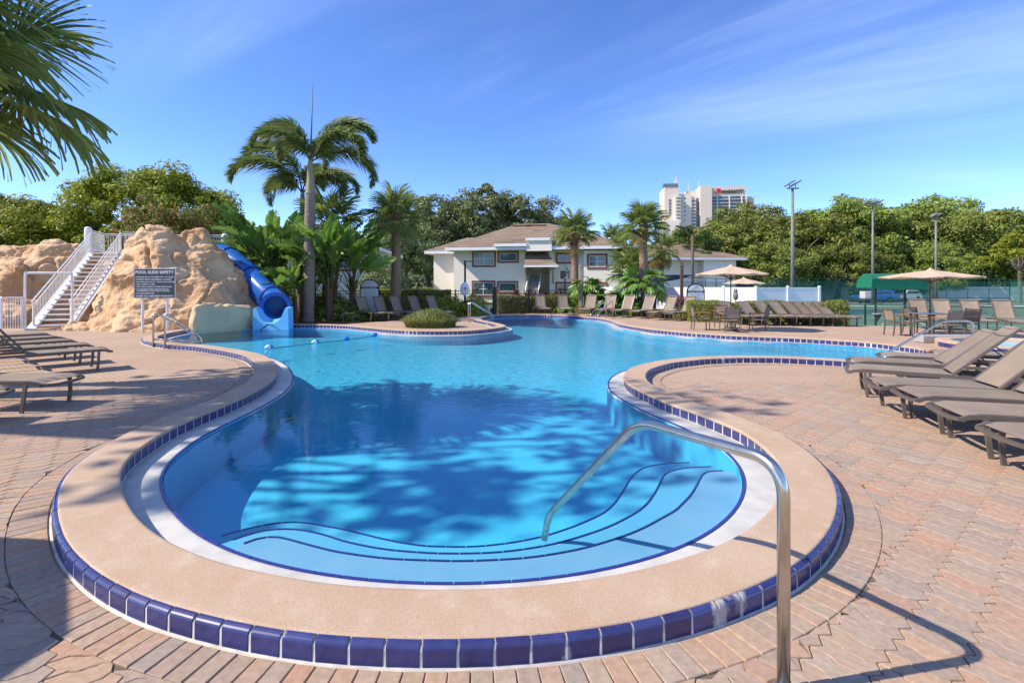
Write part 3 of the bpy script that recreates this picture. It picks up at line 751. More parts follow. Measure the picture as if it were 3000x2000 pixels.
# recessed bed of joint sand under the built pavers
# ---- pavers: rows with arrow-shaped ends and jogged sides
L_, W_ = 0.225, 0.1125
def paver_outline(g):
    """one interlocking paver, all alike; g = joint"""
    d, bj = 0.040, 0.012
    lower = [(0.0, bj), (0.075, bj), (0.100, -bj), (0.200, -bj)]
    low = [(0, 0 + bj), (L_ * 0.36, bj), (L_ * 0.5, -bj), (L_ * 0.86, -bj)]
    pts = low + [(L_, bj), (L_ + d, W_ / 2 + bj * 0.3), (L_, W_ + bj)] + [(L_ * 0.86, W_ - bj), (L_ * 0.5, W_ - bj), (L_ * 0.36, W_ + bj), (0, W_ + bj), (d, W_ / 2 + bj * 0.3)]
    return np.array(pts)
def inset(poly, g):
    n = len(poly); out = []
    for k in range(n):
        p0, p1, p2 = poly[k - 1], poly[k], poly[(k + 1) % n]
        a = p1 - p0; b = p2 - p1; a = a / np.hypot(*a); b = b / np.hypot(*b)
        na, nb = np.array([-a[1], a[0]]), np.array([-b[1], b[0]])
        m = na + nb; L2 = m.dot(m)
        out.append(p1 + (m * (2 * g / L2) if L2 > 0.3 else na * g))
    return np.array(out)
BASE = paver_outline(0)
OUT, TOP = inset(BASE, 0.0026), inset(BASE, 0.0052)
BORD = COPW + 0.232
def sdist(pts):
    """signed distance from the inner coping edge (outside positive), with the nearest line point and normal"""
    d = np.empty(len(pts)); idx = np.empty(len(pts), int)
    Cs = C[::2]
    for a in range(0, len(pts), 400):
        q = ((pts[a:a + 400, None] - Cs[None]) ** 2).sum(2); idx[a:a + 400] = q.argmin(1)
    v = pts - Cs[idx]; nn = N[::2][idx]
    return (v * nn).sum(1), Cs[idx], nn, np.hypot(*v.T)
def lattice(x0, x1, y0, y1, ang, keep):
    ca, sa = math.cos(ang), math.sin(ang); Rm = np.array([[ca, -sa], [sa, ca]])
    corners = np.array([(x0, y0), (x1, y0), (x1, y1), (x0, y1)]) @ Rm
    iu = range(int(corners[:, 0].min() / L_) - 1, int(corners[:, 0].max() / L_) + 2); iv = range(int(corners[:, 1].min() / W_) - 1, int(corners[:, 1].max() / W_) + 2)
    org = np.array([(a * L_, b * W_) for a in iu for b in iv])
    cen = (org + [L_ / 2 + 0.02, W_ / 2]) @ Rm.T
    m = (cen[:, 0] > x0) & (cen[:, 0] < x1) & (cen[:, 1] > y0) & (cen[:, 1] < y1) & keep(cen)
    org, cen = org[m], cen[m]
    sd, _, _, du = sdist(cen)
    m = (sd > BORD - 0.10) & (du > BORD - 0.11)
    return org[m], cen[m], sd[m], Rm
pav = []
lim = 8.6
for (x0, x1, y0, y1, ang, kp) in ((-8.2, 0.0, 1.2, lim, R(38), lambda c: (c[:, 0] < 0.0)), (0.0, 8.2, 1.2, lim, R(-50), lambda c: (c[:, 0] >= 0.0))):
    def kk(c, kp=kp): return kp(c) & (np.abs(c[:, 0]) < 1.06 * c[:, 1] + 0.5)
    org, cen, sd, Rm = lattice(x0, x1, y0, y1, ang, kk)
    for o_, c_, s_ in zip(org, cen, sd):
        pav.append((o_, c_, s_, Rm))
def paver_geo(o_, s_, Rm):
    out = (OUT + o_) @ Rm.T; top = (TOP + o_) @ Rm.T
    if s_ < BORD + 0.2:
        for arr, g in ((out, 0.001), (top, 0.004)):
            sd, cp, nn, du = sdist(arr)
            mk_ = sd < BORD + g
            if mk_.any(): arr[mk_] = cp[mk_] + nn[mk_] * (BORD + g)
        a = 0.5 * abs(np.sum(top[:, 0] * np.roll(top[:, 1], -1) - top[:, 1] * np.roll(top[:, 0], -1)))
        if a < 0.0012: return None
    h = random.uniform(-0.0022, 0.0018); tx, ty = random.uniform(-.006, .006), random.uniform(-.006, .006)
    c = top.mean(0)
    def zz(p, z): return z + (p[:, 0] - c[0]) * tx + (p[:, 1] - c[1]) * ty
    n = len(out)
    V = np.vstack([np.c_[out, np.full(n, -0.03)], np.c_[out, zz(out, h - 0.004)], np.c_[top, zz(top, h)]])
    return V
nB = len(BASE)
fbase = [tuple(range(2 * nB, 3 * nB))] + [(k * nB + a, k * nB + (a + 1) % nB, (k + 1) * nB + (a + 1) % nB, (k + 1) * nB + a) for k in range(2) for a in range(nB)]
pav.sort(key=lambda t: math.hypot(*t[1]))
mass_v, mass_q, mass_t, cntp = [], [], [], 0
tri = [tuple(t) for t in tessellate_polygon([[Vector((x, y, 0)) for x, y in TOP]])]
tri = [t if np.cross(TOP[t[1]] - TOP[t[0]], TOP[t[2]] - TOP[t[0]]) > 0 else t[::-1] for t in tri]
quads = np.array([(k * nB + a, k * nB + (a + 1) % nB, (k + 1) * nB + (a + 1) % nB, (k + 1) * nB + a) for k in range(2) for a in range(nB)])
qt = np.vstack([quads[:, [0, 1, 2]], quads[:, [0, 2, 3]], np.array(tri) + 2 * nB])
nind = 0
for o_, c_, s_, Rm in pav:
    V = paver_geo(o_, s_, Rm)
    if V is None: continue
    if nind < 260:
        cc = V.mean(0); cc[2] = 0
        o = npmesh('paver', V - cc, qt, 'paver', deck); o.location = cc; nind += 1
    else:
        mass_t.append(qt + cntp * len(V)); mass_v.append(V); cntp += 1
npmesh('paver_field', np.concatenate(mass_v), np.concatenate(mass_t), 'paver_mass', deck, kind='stuff')
# dark sand in the joints below the built pavers
gx = np.arange(-8.6, 8.6, 0.1); gy = np.arange(1.0, 8.45, 0.1); GX, GY = np.meshgrid(gx, gy); cc_ = np.c_[GX.ravel(), GY.ravel()]
pc_ = np.array([t[1] for t in pav]); occ = np.zeros((len(gy) + 6, len(gx) + 6), bool)
ix = np.clip(((pc_[:, 0] - gx[0]) / 0.1).astype(int), 1, len(gx) - 2); iy = np.clip(((pc_[:, 1] - gy[0]) / 0.1).astype(int), 1, len(gy) - 2)
for a in (-1, 0, 1):
    for b in (-1, 0, 1): occ[np.clip(iy + a, 0, len(gy) - 1), np.clip(ix + b, 0, len(gx) - 1)] = True
yy_, xx_ = np.nonzero(occ[:len(gy), :len(gx)]); cen_ = np.c_[gx[xx_] + 0.05, gy[yy_] + 0.05]; sd_ = sdist(cen_)
ok_ = (sd_[0] > COPW + 0.08) & (sd_[3] > COPW + 0.08); xx_, yy_ = xx_[ok_], yy_[ok_]
x0_, y0_ = gx[xx_], gy[yy_]; z_ = np.full(len(x0_), -0.0095)
Vg = np.stack([np.c_[x0_, y0_, z_], np.c_[x0_ + 0.1, y0_, z_], np.c_[x0_ + 0.1, y0_ + 0.1, z_], np.c_[x0_, y0_ + 0.1, z_]], 1).reshape(-1, 3)
npmesh('joint_sand', Vg, np.arange(len(Vg)).reshape(-1, 4), 'joint_sand', deck, kind='stuff')
# ---- soldier course of bricks along the coping
bl, bw = 0.198, 0.0965
mbk = MB(); mbk.box((0, 0, -0.014), (bw - 0.005, bl, 0.028), bev=0.004)
me_brick = bpy.data.meshes.new('brick'); me_brick.from_pydata(mbk.v, [], mbk.f); me_brick.materials.append(MATS['paver']); me_brick.update()
cb = off(COPW + 0.032 + bl / 2); q = np.vstack([cb, cb[:1]]); d = np.r_[0, np.cumsum(np.hypot(*np.diff(q, axis=0).T))]
spots = []
for s in np.arange(0, d[-1] - bw, bw):
    x, y = np.interp(s, d, q[:, 0]), np.interp(s, d, q[:, 1]); x2, y2 = np.interp(s + 0.03, d, q[:, 0]), np.interp(s + 0.03, d, q[:, 1])
    spots.append((math.hypot(x, y), x, y, math.atan2(y2 - y, x2 - x)))
spots = [s for s in spots if s[2] < 13 and np.abs(sdist(np.array([[s[1], s[2]]]))[3][0]) > COPW + 0.1]
spots.sort(); ind = [s for s in spots if abs(s[1]) < 1.05 * s[2] + 0.2][:240]; rest = [s for s in spots if s not in set(ind)]
for s in ind:
    o = link('brick', me_brick, deck); o.location = (s[1], s[2], random.uniform(-0.002, 0.0015)); o.rotation_euler = (random.uniform(-.006, .006), random.uniform(-.01, .01), s[3] + random.uniform(-.012, .012))
bv = np.array([v.co[:] for v in me_brick.vertices]); VV, FF = [], []
bmt = bmesh.new(); bmt.from_mesh(me_brick); bmesh.ops.triangulate(bmt, faces=bmt.faces[:]); bft = np.array([[v.index for v in f.verts] for f in bmt.faces]); bmt.free()
for k, s in enumerate(rest):
    ca, sa = math.cos(s[3]), math.sin(s[3])
    VV.append(np.c_[bv[:, 0] * ca - bv[:, 1] * sa + s[1], bv[:, 0] * sa + bv[:, 1] * ca + s[2], bv[:, 2]]); FF.append(bft + k * len(bv))
npmesh('brick_course', np.concatenate(VV), np.concatenate(FF), 'paver_mass', deck, kind='stuff')

# ------------------------------------------------------------------ the artificial rock with the slide tower
def remesh_blobs(blobs, voxel, disp):
    mb = MB()
    for c, r in blobs: mb.sphere(c, r, 20, 14)
    for (bx, by), (rx, ry), (tx, ty), h in cones:
        lv_ = [(-0.3, 1.03), (0.0, 1.0), (0.25, 0.88), (0.5, 0.70), (0.75, 0.46), (0.92, 0.27), (1.0, 0.12)]; o0 = len(mb.v); nn_ = 24
        for t_, q_ in lv_:
            u = max(0, t_)
            for a_ in range(nn_):
                an_ = 2 * PI * a_ / nn_; mb.v.append((bx + (tx - bx) * u + rx * q_ * math.cos(an_), by + (ty - by) * u + ry * q_ * math.sin(an_), h * t_))
        for k_ in range(len(lv_) - 1):
            for a_ in range(nn_): mb.f.append((o0 + k_ * nn_ + a_, o0 + k_ * nn_ + (a_ + 1) % nn_, o0 + (k_ + 1) * nn_ + (a_ + 1) % nn_, o0 + (k_ + 1) * nn_ + a_))
        mb.f.append(tuple(o0 + a_ for a_ in reversed(range(nn_)))); mb.f.append(tuple(o0 + (len(lv_) - 1) * nn_ + a_ for a_ in range(nn_)))
    me = bpy.data.meshes.new('tmp'); me.from_pydata(mb.v, [], mb.f)
    o = bpy.data.objects.new('tmp', me); COL.objects.link(o)
    md = o.modifiers.new('r', 'REMESH'); md.mode = 'VOXEL'; md.voxel_size = voxel
    s = o.modifiers.new('s', 'SMOOTH'); s.iterations = 10; s.factor = 0.6
    dg = bpy.context.evaluated_depsgraph_get()
    me2 = bpy.data.meshes.new_from_object(o.evaluated_get(dg))
    bpy.data.objects.remove(o)
    nv = len(me2.vertices); co = np.empty(nv * 3, np.float32); me2.vertices.foreach_get('co', co); co = co.reshape(-1, 3)
    nn = np.empty(nv * 3, np.float32); me2.vertex_normals.foreach_get('vector', nn); nn = nn.reshape(-1, 3)
    dd_ = np.array([disp(Vector(p)) for p in co])
    me2.vertices.foreach_set('co', (co + nn * dd_[:, None]).astype(np.float32).ravel())
    me2.shade_smooth() if hasattr(me2, 'shade_smooth') else None
    me2.update()
    return me2
def rock_disp(co):
    big = noise.fractal(co * 0.6, 1.0, 2.0, 3) * 0.30
    w = Vector((co.x * 0.8 + 0.35 * co.z, co.y * 0.8, co.z * 1.9))
    rid = noise.ridged_multi_fractal(w * 0.62, 0.85, 2.2, 5, 1.0, 2.0)
    led = noise.turbulence(Vector((co.x * 0.7, co.y * 0.7, co.z * 2.6)), 4, True)
    crk = -0.34 * max(0.0, 0.09 - abs(noise.noise(Vector((co.x * 1.0 + 3, co.y * 0.9, co.z * 0.8))))) / 0.09 * max(0.0, 0.35 + noise.noise(co * 0.6))
    fine = noise.fractal(co * 4.5, 0.8, 2.1, 4) * 0.05
    return big + (rid - 1.2) * 0.10 + (led - 0.5) * 0.09 + crk + fine
blobs = [((-14.75, 21.2, 1.9), (0.85, 1.3, 2.25)), ((-13.55, 22.0, 1.6), (1.0, 1.3, 2.35)), ((-15.6, 18.95, -0.05), (1.3, 0.5, 0.36)), ((-14.9, 19.6, 0.2), (1.0, 0.9, 1.3)),
         ((-11.3, 19.6, -0.1), (0.75, 0.9, 1.05)), ((-22.0, 25.0, 1.2), (2.0, 1.7, 2.75)), ((-22.9, 23.7, 0.8), (1.5, 1.2, 2.2)), ((-25.4, 26.2, 1.0), (2.6, 2.0, 2.9)), ((-19.3, 27.2, 1.0), (3.0, 1.4, 2.9)),
         ((-21.8, 22.3, 0.1), (1.5, 0.9, 0.7)), ((-28.5, 25.5, 0.6), (2.6, 2.0, 3.2)), ((-16.6, 23.4, 0.9), (1.5, 1.5, 2.35)), ((-16.6, 26.0, 1.0), (2.0, 1.5, 2.5)), ((-24.6, 22.8, 0.0), (1.6, 0.9, 1.0)), ((-15.2, 22.6, 0.9), (1.2, 1.5, 2.7))]
cones = [((-13.45, 20.35), (2.75, 2.25), (-14.75, 21.1), 4.0), ((-12.75, 21.3), (2.55, 2.2), (-13.5, 21.9), 3.9), ((-12.2, 20.2), (2.0, 1.7), (-12.9, 20.9), 2.9), ((-14.2, 19.6), (1.9, 1.1), (-14.4, 20.6), 2.6), ((-22.3, 24.4), (2.6, 2.2), (-22.0, 25.0), 3.7), ((-19.6, 26.8), (2.6, 2.0), (-19.4, 27.0), 3.6), ((-26.0, 25.3), (3.2, 2.6), (-26, 26), 3.8)]
rock = thing('rock_mountain', 'tan artificial rock mountain carrying the water slide beside the pool', 'rock', (-14, 20, 0))
def child(o, parent):
    o.parent = parent; o.matrix_parent_inverse = parent.matrix_world.inverted() if False else Matrix.Translation(-Vector(parent.location))
    return o
me = remesh_blobs(blobs, 0.065, rock_disp); me.materials.append(MATS['rock'])
child(link('rock_face', me), rock)
# plain plastered foot at the water's edge
mb = MB()
fp = [(-10.95, 17.62), (-10.5, 18.25), (-10.05, 19.35), (-10.3, 20.4), (-11.3, 20.0), (-11.35, 18.2)]
lv = [(z_, 1.0 - 0.10 * max(0, z_) ** 2) for z_ in np.linspace(-0.35, 0.86, 14)] + [(0.93, 0.84), (0.96, 0.66), (0.97, 0.4)]
cxy = np.mean(fp, 0); dense = [(q.x, q.y) for q in crom([(a, b, 0) for a, b in fp], 14, True)]
vs, fs = [], []
for z, s in lv:
    for a, b in dense:
        pv_ = Vector((a * 1.6, b * 1.6, z * 1.6)); k = noise.fractal(pv_, 0.9, 2.1, 5) * 0.06 + noise.ridged_multi_fractal(pv_ * 1.3, 0.9, 2.0, 4, 1.0, 2.0) * 0.025 - 0.03
        vs.append((cxy[0] + (a - cxy[0]) * (s + k), cxy[1] + (b - cxy[1]) * (s + k), z * (1.0 - 0.16 * max(0.0, min(1.0, (b - 18.2) / 1.6))) + noise.fractal(Vector((a * 2.2, b * 2.2, 3.3)), 1.0, 2.0, 3) * 0.11 * (z > 0.5)))
n = len(dense)
for k in range(len(lv) - 1):
    for a in range(n): fs.append((k * n + a, k * n + (a + 1) % n, (k + 1) * n + (a + 1) % n, (k + 1) * n + a))
fs.append(tuple(range((len(lv) - 1) * n, len(lv) * n)))
mb.add(vs, fs); child(mb.build('plaster_foot', 'rock_plaster', smooth=True), rock)

# ---- white stair up the back of the rock
stair = thing('slide_stair', 'white metal stair with railings climbing the rock mountain to the slide', 'stairs', (-17.1, 19.0, 0), math.atan2(5.0, -1.9))
SW, RUN, RISE, NT = 1.12, 5.30, 3.18, 17
for s in (-1, 1):
    m_ = MB(); m_.tube([(-0.12, s * SW / 2, 0.0), (RUN + 0.05, s * SW / 2, RISE)], 0, flat=(0.07, 0.27), up=(0, 1, 0)); m_.build('stringer', 'white_paint', stair)
for k in range(NT):
    m_ = MB(); m_.box((RUN * (k + 0.55) / NT, 0, RISE * (k + 0.75) / NT), (0.29, SW - 0.075, 0.05)); m_.build('tread', 'white_paint', stair)
for s in (-1, 1):
    y = s * (SW / 2 + 0.0)
    for hh, r in ((0.92, 0.024), (0.80, 0.02), (0.18, 0.016)):
        m_ = MB(); m_.tube([(-0.05 + (0.15 if hh < .9 else 0), y, hh + 0.1), (RUN, y, RISE + hh)], r, 8); m_.build('handrail', 'white_paint', stair)
    m_ = MB()
    for k in range(46):
        t = (k + 0.5) / 46; x = RUN * t; z = RISE * t
        m_.tube([(x, y, z + 0.2), (x, y, z + 0.82)], 0.010, 4, caps=False)
    m_.build('baluster', 'white_paint', stair, kind='stuff')
    for t in (0.02, 1.0):
        m_ = MB(); m_.tube([(RUN * t, y, RISE * t - 0.05), (RUN * t, y, RISE * t + 0.95)], 0.04, 10); m_.build('newel_post', 'white_paint', stair)
for s in (-1, 1):
    m_ = MB(); m_.tube([(3.3, s * 0.52, 0), (3.3, s * 0.52, 1.82)], 0.05, 10); m_.build('support_post', 'white_paint', stair)
    m_ = MB(); m_.tube([(3.3, s * 0.52, 0.75), (2.1, s * 0.52, 1.15)], 0.028, 8); m_.build('brace', 'white_paint', stair)
# gate frame at the foot, platform and its railings on top
m_ = MB(); m_.tube(crom([(-0.1, 0.72, 0), (-0.1, 0.72, 1.95), (-0.1, 0.66, 2.06), (-0.1, 0.5, 2.09), (-0.1, -0.5, 2.09), (-0.1, -0.60, 2.06), (-0.1, -0.66, 1.95), (-0.1, -0.66, 0)], 4), 0.04, 8); m_.build('gate_frame', 'white_paint', stair)
gt = MB(); gt.tube(crom([(-0.16, 0.78, 0.05), (-0.16, 0.78, 1.1), (-0.2, 0.80, 1.18), (-0.7, 1.06, 1.18), (-0.76, 1.1, 1.1), (-0.76, 1.1, 0.05)], 4), 0.035, 8)
gp = gt.build('gate', 'white_paint', stair)
m_ = MB()
for k in range(8):
    t = (k + .5) / 8; m_.tube([(-0.16 - .6 * t, .78 + .32 * t, .1), (-0.16 - .6 * t, .78 + .32 * t, 1.15)], 0.010, 4)
m_.build('baluster', 'white_paint', gp, kind='stuff')
m_ = MB(); m_.box((RUN + 0.95, -0.5, RISE - 0.05), (1.9, 2.4, 0.1)); m_.build('platform', 'white_paint', stair)
def rail_run(parent, pts, h, name='platform_rail'):
    m2 = MB()
    for a, b in zip(pts[:-1], pts[1:]):
        for z in (0.12, h * 0.93, h): m2.tube([(a[0], a[1], a[2] + z), (b[0], b[1], b[2] + z)], 0.02, 6)
        n_ = int(math.dist(a, b) / 0.11)
        for k in range(1, n_):
            t = k / n_; p = [a[i] + (b[i] - a[i]) * t for i in range(3)]
            m2.tube([(p[0], p[1], p[2] + 0.12), (p[0], p[1], p[2] + h * 0.93)], 0.009, 4, caps=False)
    return m2.build(name, 'white_paint', parent)
zt = RISE
rail_run(stair, [(RUN + 0.05, 0.62, zt), (RUN + 1.85, 0.62, zt), (RUN + 1.85, -1.7, zt)], 1.02)
rail_run(stair, [(RUN + 0.05, -0.62, zt), (RUN + 0.3, -1.65, zt)], 0.98)
rail_run(stair, [(RUN + 1.85, -1.75, zt + 0.05), (RUN + 1.5, -4.6, zt + 0.1)], 1.0)
for x, y in ((RUN + 0.1, 0.72), (RUN + 0.35, -1.72), (RUN + 1.3, -4.7)):
    m_ = MB(); m_.lathe([(0.15, 0), (0.15, 1.25), (0.13, 1.33), (0.08, 1.37), (0.0, 1.38)], 14, (x, y, zt - 0.2)); m_.build('round_post', 'white_paint', stair, True)
m_ = MB(); m_.box((RUN + 0.22, -1.15, zt + 0.62), (0.02, 0.42, 0.3)); m_.build('notice', 'sign_white', stair)

# ---- slide: a closed blue tube in flanged sections
slide = thing('water_slide', 'blue tube water slide curving down from the rock into the pool', 'water slide', (-9.2, 20.1, 0))
path = crom([(-14.6, 24.6, 3.45), (-14.0, 24.2, 3.25), (-13.2, 23.7, 3.02), (-11.84, 22.7, 2.31), (-10.55, 21.75, 1.45), (-9.65, 20.95, 1.0), (-9.22, 20.25, 0.84), (-9.12, 19.75, 0.80)], 14)
def seg(a, b): return path[a:b + 1]
L0 = Vector(slide.location)
def tubeshell(pts, r0, r1, n=28):
    """hollow pipe"""
    m2 = MB(); pts = [p - L0 for p in pts]
    m2.tube(pts, r0, n, caps=False); k = len(m2.v)
    m2.tube(pts, r1, n, caps=False)
    last = (len(pts) - 1) * n
    for j in range(n):
        a, b = last + j, last + (j + 1) % n
        m2.f.append((a, b, b + k, a + k)); m2.mi.append(0)
        m2.f.append(((j + 1) % n, j, j + k, (j + 1) % n + k)); m2.mi.append(0)
    return m2
cuts = [4, 30, 46, 64, 80, len(path) - 1]
for a, b in zip(cuts[:-1], cuts[1:]):
    tubeshell(seg(a, b), 0.44, 0.41).build('tube_section', 'slide_blue', slide, True)
for c in cuts[1:-1]:
    p0, p1 = path[c], path[c + 1]; t = (p1 - p0).normalized()
    m2 = MB(); m2.tube([p0 - t * 0.05 - L0, p0 + t * 0.05 - L0], 0.485, 28); fl = m2.build('flange', 'slide_dark', slide)
    m3 = MB(); ax = t.cross(Vector((0, 0, 1))).normalized(); ay = ax.cross(t)
    for k in range(18):
        an = 2 * PI * k / 18; q = p0 + (ax * math.cos(an) + ay * math.sin(an)) * 0.468 + t * 0.055 - L0; m3.box(q, (0.03, 0.03, 0.03))
    m3.build('bolt', 'slide_dark', fl, kind='stuff')
# side keel along the upper sections
m2 = MB(); kp = [p + Vector((-0.14, -0.41, -0.10)) - L0 for p in path[24:66]]; m2.tube(kp, 0, flat=(0.05, 0.06)); m2.build('side_keel', 'slide_dark', slide)
m2 = MB(); m2.tube([p + Vector((-0.05, -0.26, -0.36)) - L0 for p in path[20:62]], 0, flat=(0.42, 0.22)); m2.build('support_beam', 'slide_dark', slide)
m2 = MB(); kp = [p + Vector((0, -0.02, 0.43)) - L0 for p in path[82:96]]; m2.tube(kp, 0, flat=(0.07, 0.08)); m2.build('top_keel', 'slide_dark', slide)
m2 = MB(); e0, e1 = path[-1], path[-2]; t = (e0 - e1).normalized(); m2.tube([e0 - L0 - t * 0.10, e0 - L0 + t * 0.02], 0.575, 32, caps=False)
k = len(m2.v); m2.tube([e0 - L0 - t * 0.10, e0 - L0 + t * 0.02], 0.435, 32, caps=False)
for j in range(32):
    a, b = 32 + j, 32 + (j + 1) % 32; m2.f.append((a, b, b + k, a + k)); m2.mi.append(0)
m2.build('exit_ring', 'slide_blue', slide, False)
m2 = MB(); m2.tube([path[-8] - L0, e0 - L0 - t * 0.06], 0.5, 32, caps=False, rads=[0.445, 0.55]); m2.build('exit_collar', 'slide_blue', slide, True)
for p in (path[34], path[56]):
    m2 = MB(); m2.tube([(p.x - L0.x, p.y - L0.y + 0.1, -0.02), (p.x - L0.x, p.y - L0.y + 0.1, p.z - 0.45)], 0.07, 10); m2.build('support_leg', 'white_paint', slide)
# light-blue splash trough standing in the pool
ex = e0.x - L0.x; ey = e0.y - L0.y; ez = e0.z
m2 = MB()
prof = [(0.66, 0.80), (0.56, 0.82)] + [(0.46 * math.cos(a), ez + 0.46 * math.sin(a)) for a in np.linspace(-0.20, -PI + 0.20, 15)] + [(-0.56, 0.82), (-0.66, 0.80), (-0.69, -0.25), (0.69, -0.25)]
nf = len(prof)
rows = [(0.02, 0.0, 1.0), (-0.12, -0.02, 1.0), (-0.42, -0.16, 1.0)]
vs = []
for dy, dz, s in rows:
    for kx, (x, z) in enumerate(prof):
        inner = 2 <= kx < 17
        zz = z + (dz if inner else 0) * 1.0
        if not inner and z > 0.3 and dy < -0.3: zz = z - 0.04
        vs.append((ex + x, ey + dy, zz))
fs = []
for k in range(len(rows) - 1):
    for a in range(nf): fs.append((k * nf + a, k * nf + (a + 1) % nf, (k + 1) * nf + (a + 1) % nf, (k + 1) * nf + a))
front = (len(rows) - 1) * nf
nn_ = nf - 2
half = nf // 2
bl_, br_ = front + nf - 2, front + nf - 1
for a in range(0, nf - 3):
    mid = front + a
    fs.append((mid, mid + 1, bl_ if vs[mid][0] - ex < 0.0 else br_))
fs.append((front + 9, bl_, br_))
m2.add(vs, fs); m2.build('splash_trough', 'slide_light', slide)

# ---- slide safety sign
sg = thing('slide_safety_sign', 'dark slide safety sign with white lettering on two posts before the rock', 'sign', (-12.42, 17.8, 0))
def panel_text(parent, y, lines, w):
    for (s, size, x, z, al, bold) in lines:
        text('lettering', s, size, (x, y, z), (R(90), 0, 0), 'sign_white', parent, 0.001, al, bold)
m2 = MB(); m2.box((0, 0, 1.70), (1.40, 0.03, 1.0)); pn = m2.build('panel', 'sign_dark', sg)
m2 = MB(); m2.box((0, 0, 1.70), (1.43, 0.02, 1.03)); m2.build('panel_edge', 'sign_white', sg)
for x in (-0.46, 0.40):
    m2 = MB(); m2.tube([(x, 0.05, 0), (x, 0.05, 1.5)], 0.045, 10); m2.build('post', 'white_paint', sg)
title = text('lettering', 'POOL SLIDE SAFETY', 0.142, (0, -0.017, 2.04), (R(90), 0, 0), 'sign_white', pn, 0.001, 'CENTER', 0.003, width=1.33)
zz = 1.93
for s in ('\u2022 MAXIMUM HEIGHT FOR RIDERS IS 60" - NO TALLER!', '\u2022 MAXIMUM WEIGHT FOR RIDERS IS 110 POUNDS.', '\u2022 NO LIFEGUARD ON DUTY - USE AT YOUR OWN RISK.', '\u2022 ONLY 1 RIDER AT A TIME.', '\u2022 WAIT UNTIL LANDING / PLUNGE AREA IS CLEAR.', '\u2022 ALL CHILDREN UNDER TWELVE SHOULD BE', '   ACCOMPANIED AT POOL SIDE BY AN ADULT.', '\u2022 NO SLIDING HEAD FIRST.'):
    text('lettering', s, 0.056, (-0.66, -0.017, zz - 0.03), (R(90), 0, 0), 'sign_white', pn, 0.001, 'LEFT', 0.0012)
    zz -= 0.062 if s.startswith('\u2022 ALL') else 0.084
text('lettering', 'THANK YOU AND ENJOY YOUR STAY', 0.075, (0, -0.017, 1.235), (R(90), 0, 0), 'sign_white', pn, 0.001, 'CENTER', 0.0015, width=1.30)

# ------------------------------------------------------------------ stainless handrails
def bend(pts, r=0.10, n=6):
    """polyline with its corners rounded"""
    P_ = [Vector(p) for p in pts]; out = [P_[0]]
    for a, b, c in zip(P_[:-2], P_[1:-1], P_[2:]):
        u = (a - b); v = (c - b); q = min(r, u.length * 0.45, v.length * 0.45)
        s, e = b + u.normalized() * q, b + v.normalized() * q
        for k in range(n + 1):
            t = k / n; out.append(s * (1 - t) ** 2 + b * 2 * t * (1 - t) + e * t * t)
    out.append(P_[-1]); return out
hr = thing('handrail', 'brushed steel grab rail standing by the near pool steps', 'handrail', (1.077, 2.03, 0))
def loc(p, o): return (p[0] - o[0], p[1] - o[1], p[2])
o_ = hr.location
m2 = MB(); m2.tube(bend([loc(p, o_) for p in ((1.077, 2.03, 0.0), (1.077, 2.03, 0.905), (0.690, 2.80, 0.865), (0.262, 3.655, -0.03), (0.235, 3.72, -0.23))], 0.15, 10), 0.0245, 16); m2.build('rail', 'steel', hr, True)
m2 = MB(); m2.lathe([(0.06, 0), (0.06, 0.006), (0.03, 0.022), (0.026, 0.03)], 20); m2.build('base_plate', 'steel', hr, True)
def stair_rails(label, posts, ends, h, zend=-0.3, group=None):
    c = np.mean([p for p in posts], 0)
    t = thing('handrail', label, 'handrail', (c[0], c[1], 0))
    for (x, y), (x2, y2) in zip(posts, ends):
        m3 = MB(); a = Vector((x, y, 0)); b = Vector((x2, y2, 0)); d = (b - a)
        pts = [(x, y, 0), (x, y, h), (x + d.x * 0.12, y + d.y * 0.12, h), (x2, y2, 0.28 * h), (x2, y2, zend)]
        m3.tube(bend([loc(p, c) for p in pts], 0.10, 6), 0.024, 10); m3.build('rail', 'steel', t, True)
        m3 = MB(); m3.tube([loc((x, y, 0.2), c), loc((x2, y2, 0.14), c)], 0.02, 8); m3.build('lower_bar', 'steel', t, True)
    return t
stair_rails('pair of steel ladder rails entering the pool before the rock', [G(449, 1016)[:2], G(483, 1021.5)[:2]], [(-8.62, 13.95), (-8.22, 13.55)], 0.86)
stair_rails('steel rail pair at the far steps beside the grass clump', [(-1.98, 23.15), (-1.88, 23.0)], [(-1.0, 24.35), (-0.9, 24.2)], 0.86)
stair_rails('steel ladder rails on the far edge before the tan loungers', [(4.72, 25.7), (5.02, 25.45)], [(3.78, 24.75), (4.1, 24.5)], 0.84)
t = thing('handrail', 'steel handrail on the far side of the loungers at the right pool end', 'handrail', (10.8, 12.0, 0))
m3 = MB(); m3.tube(bend([(0, 0, 0), (0, 0, 0.79), (-0.7, 0, 0.78), (-2.05, 0.0, 0.02), (-2.1, 0, -0.3)], 0.16, 8), 0.026, 12); m3.build('rail', 'steel', t, True)

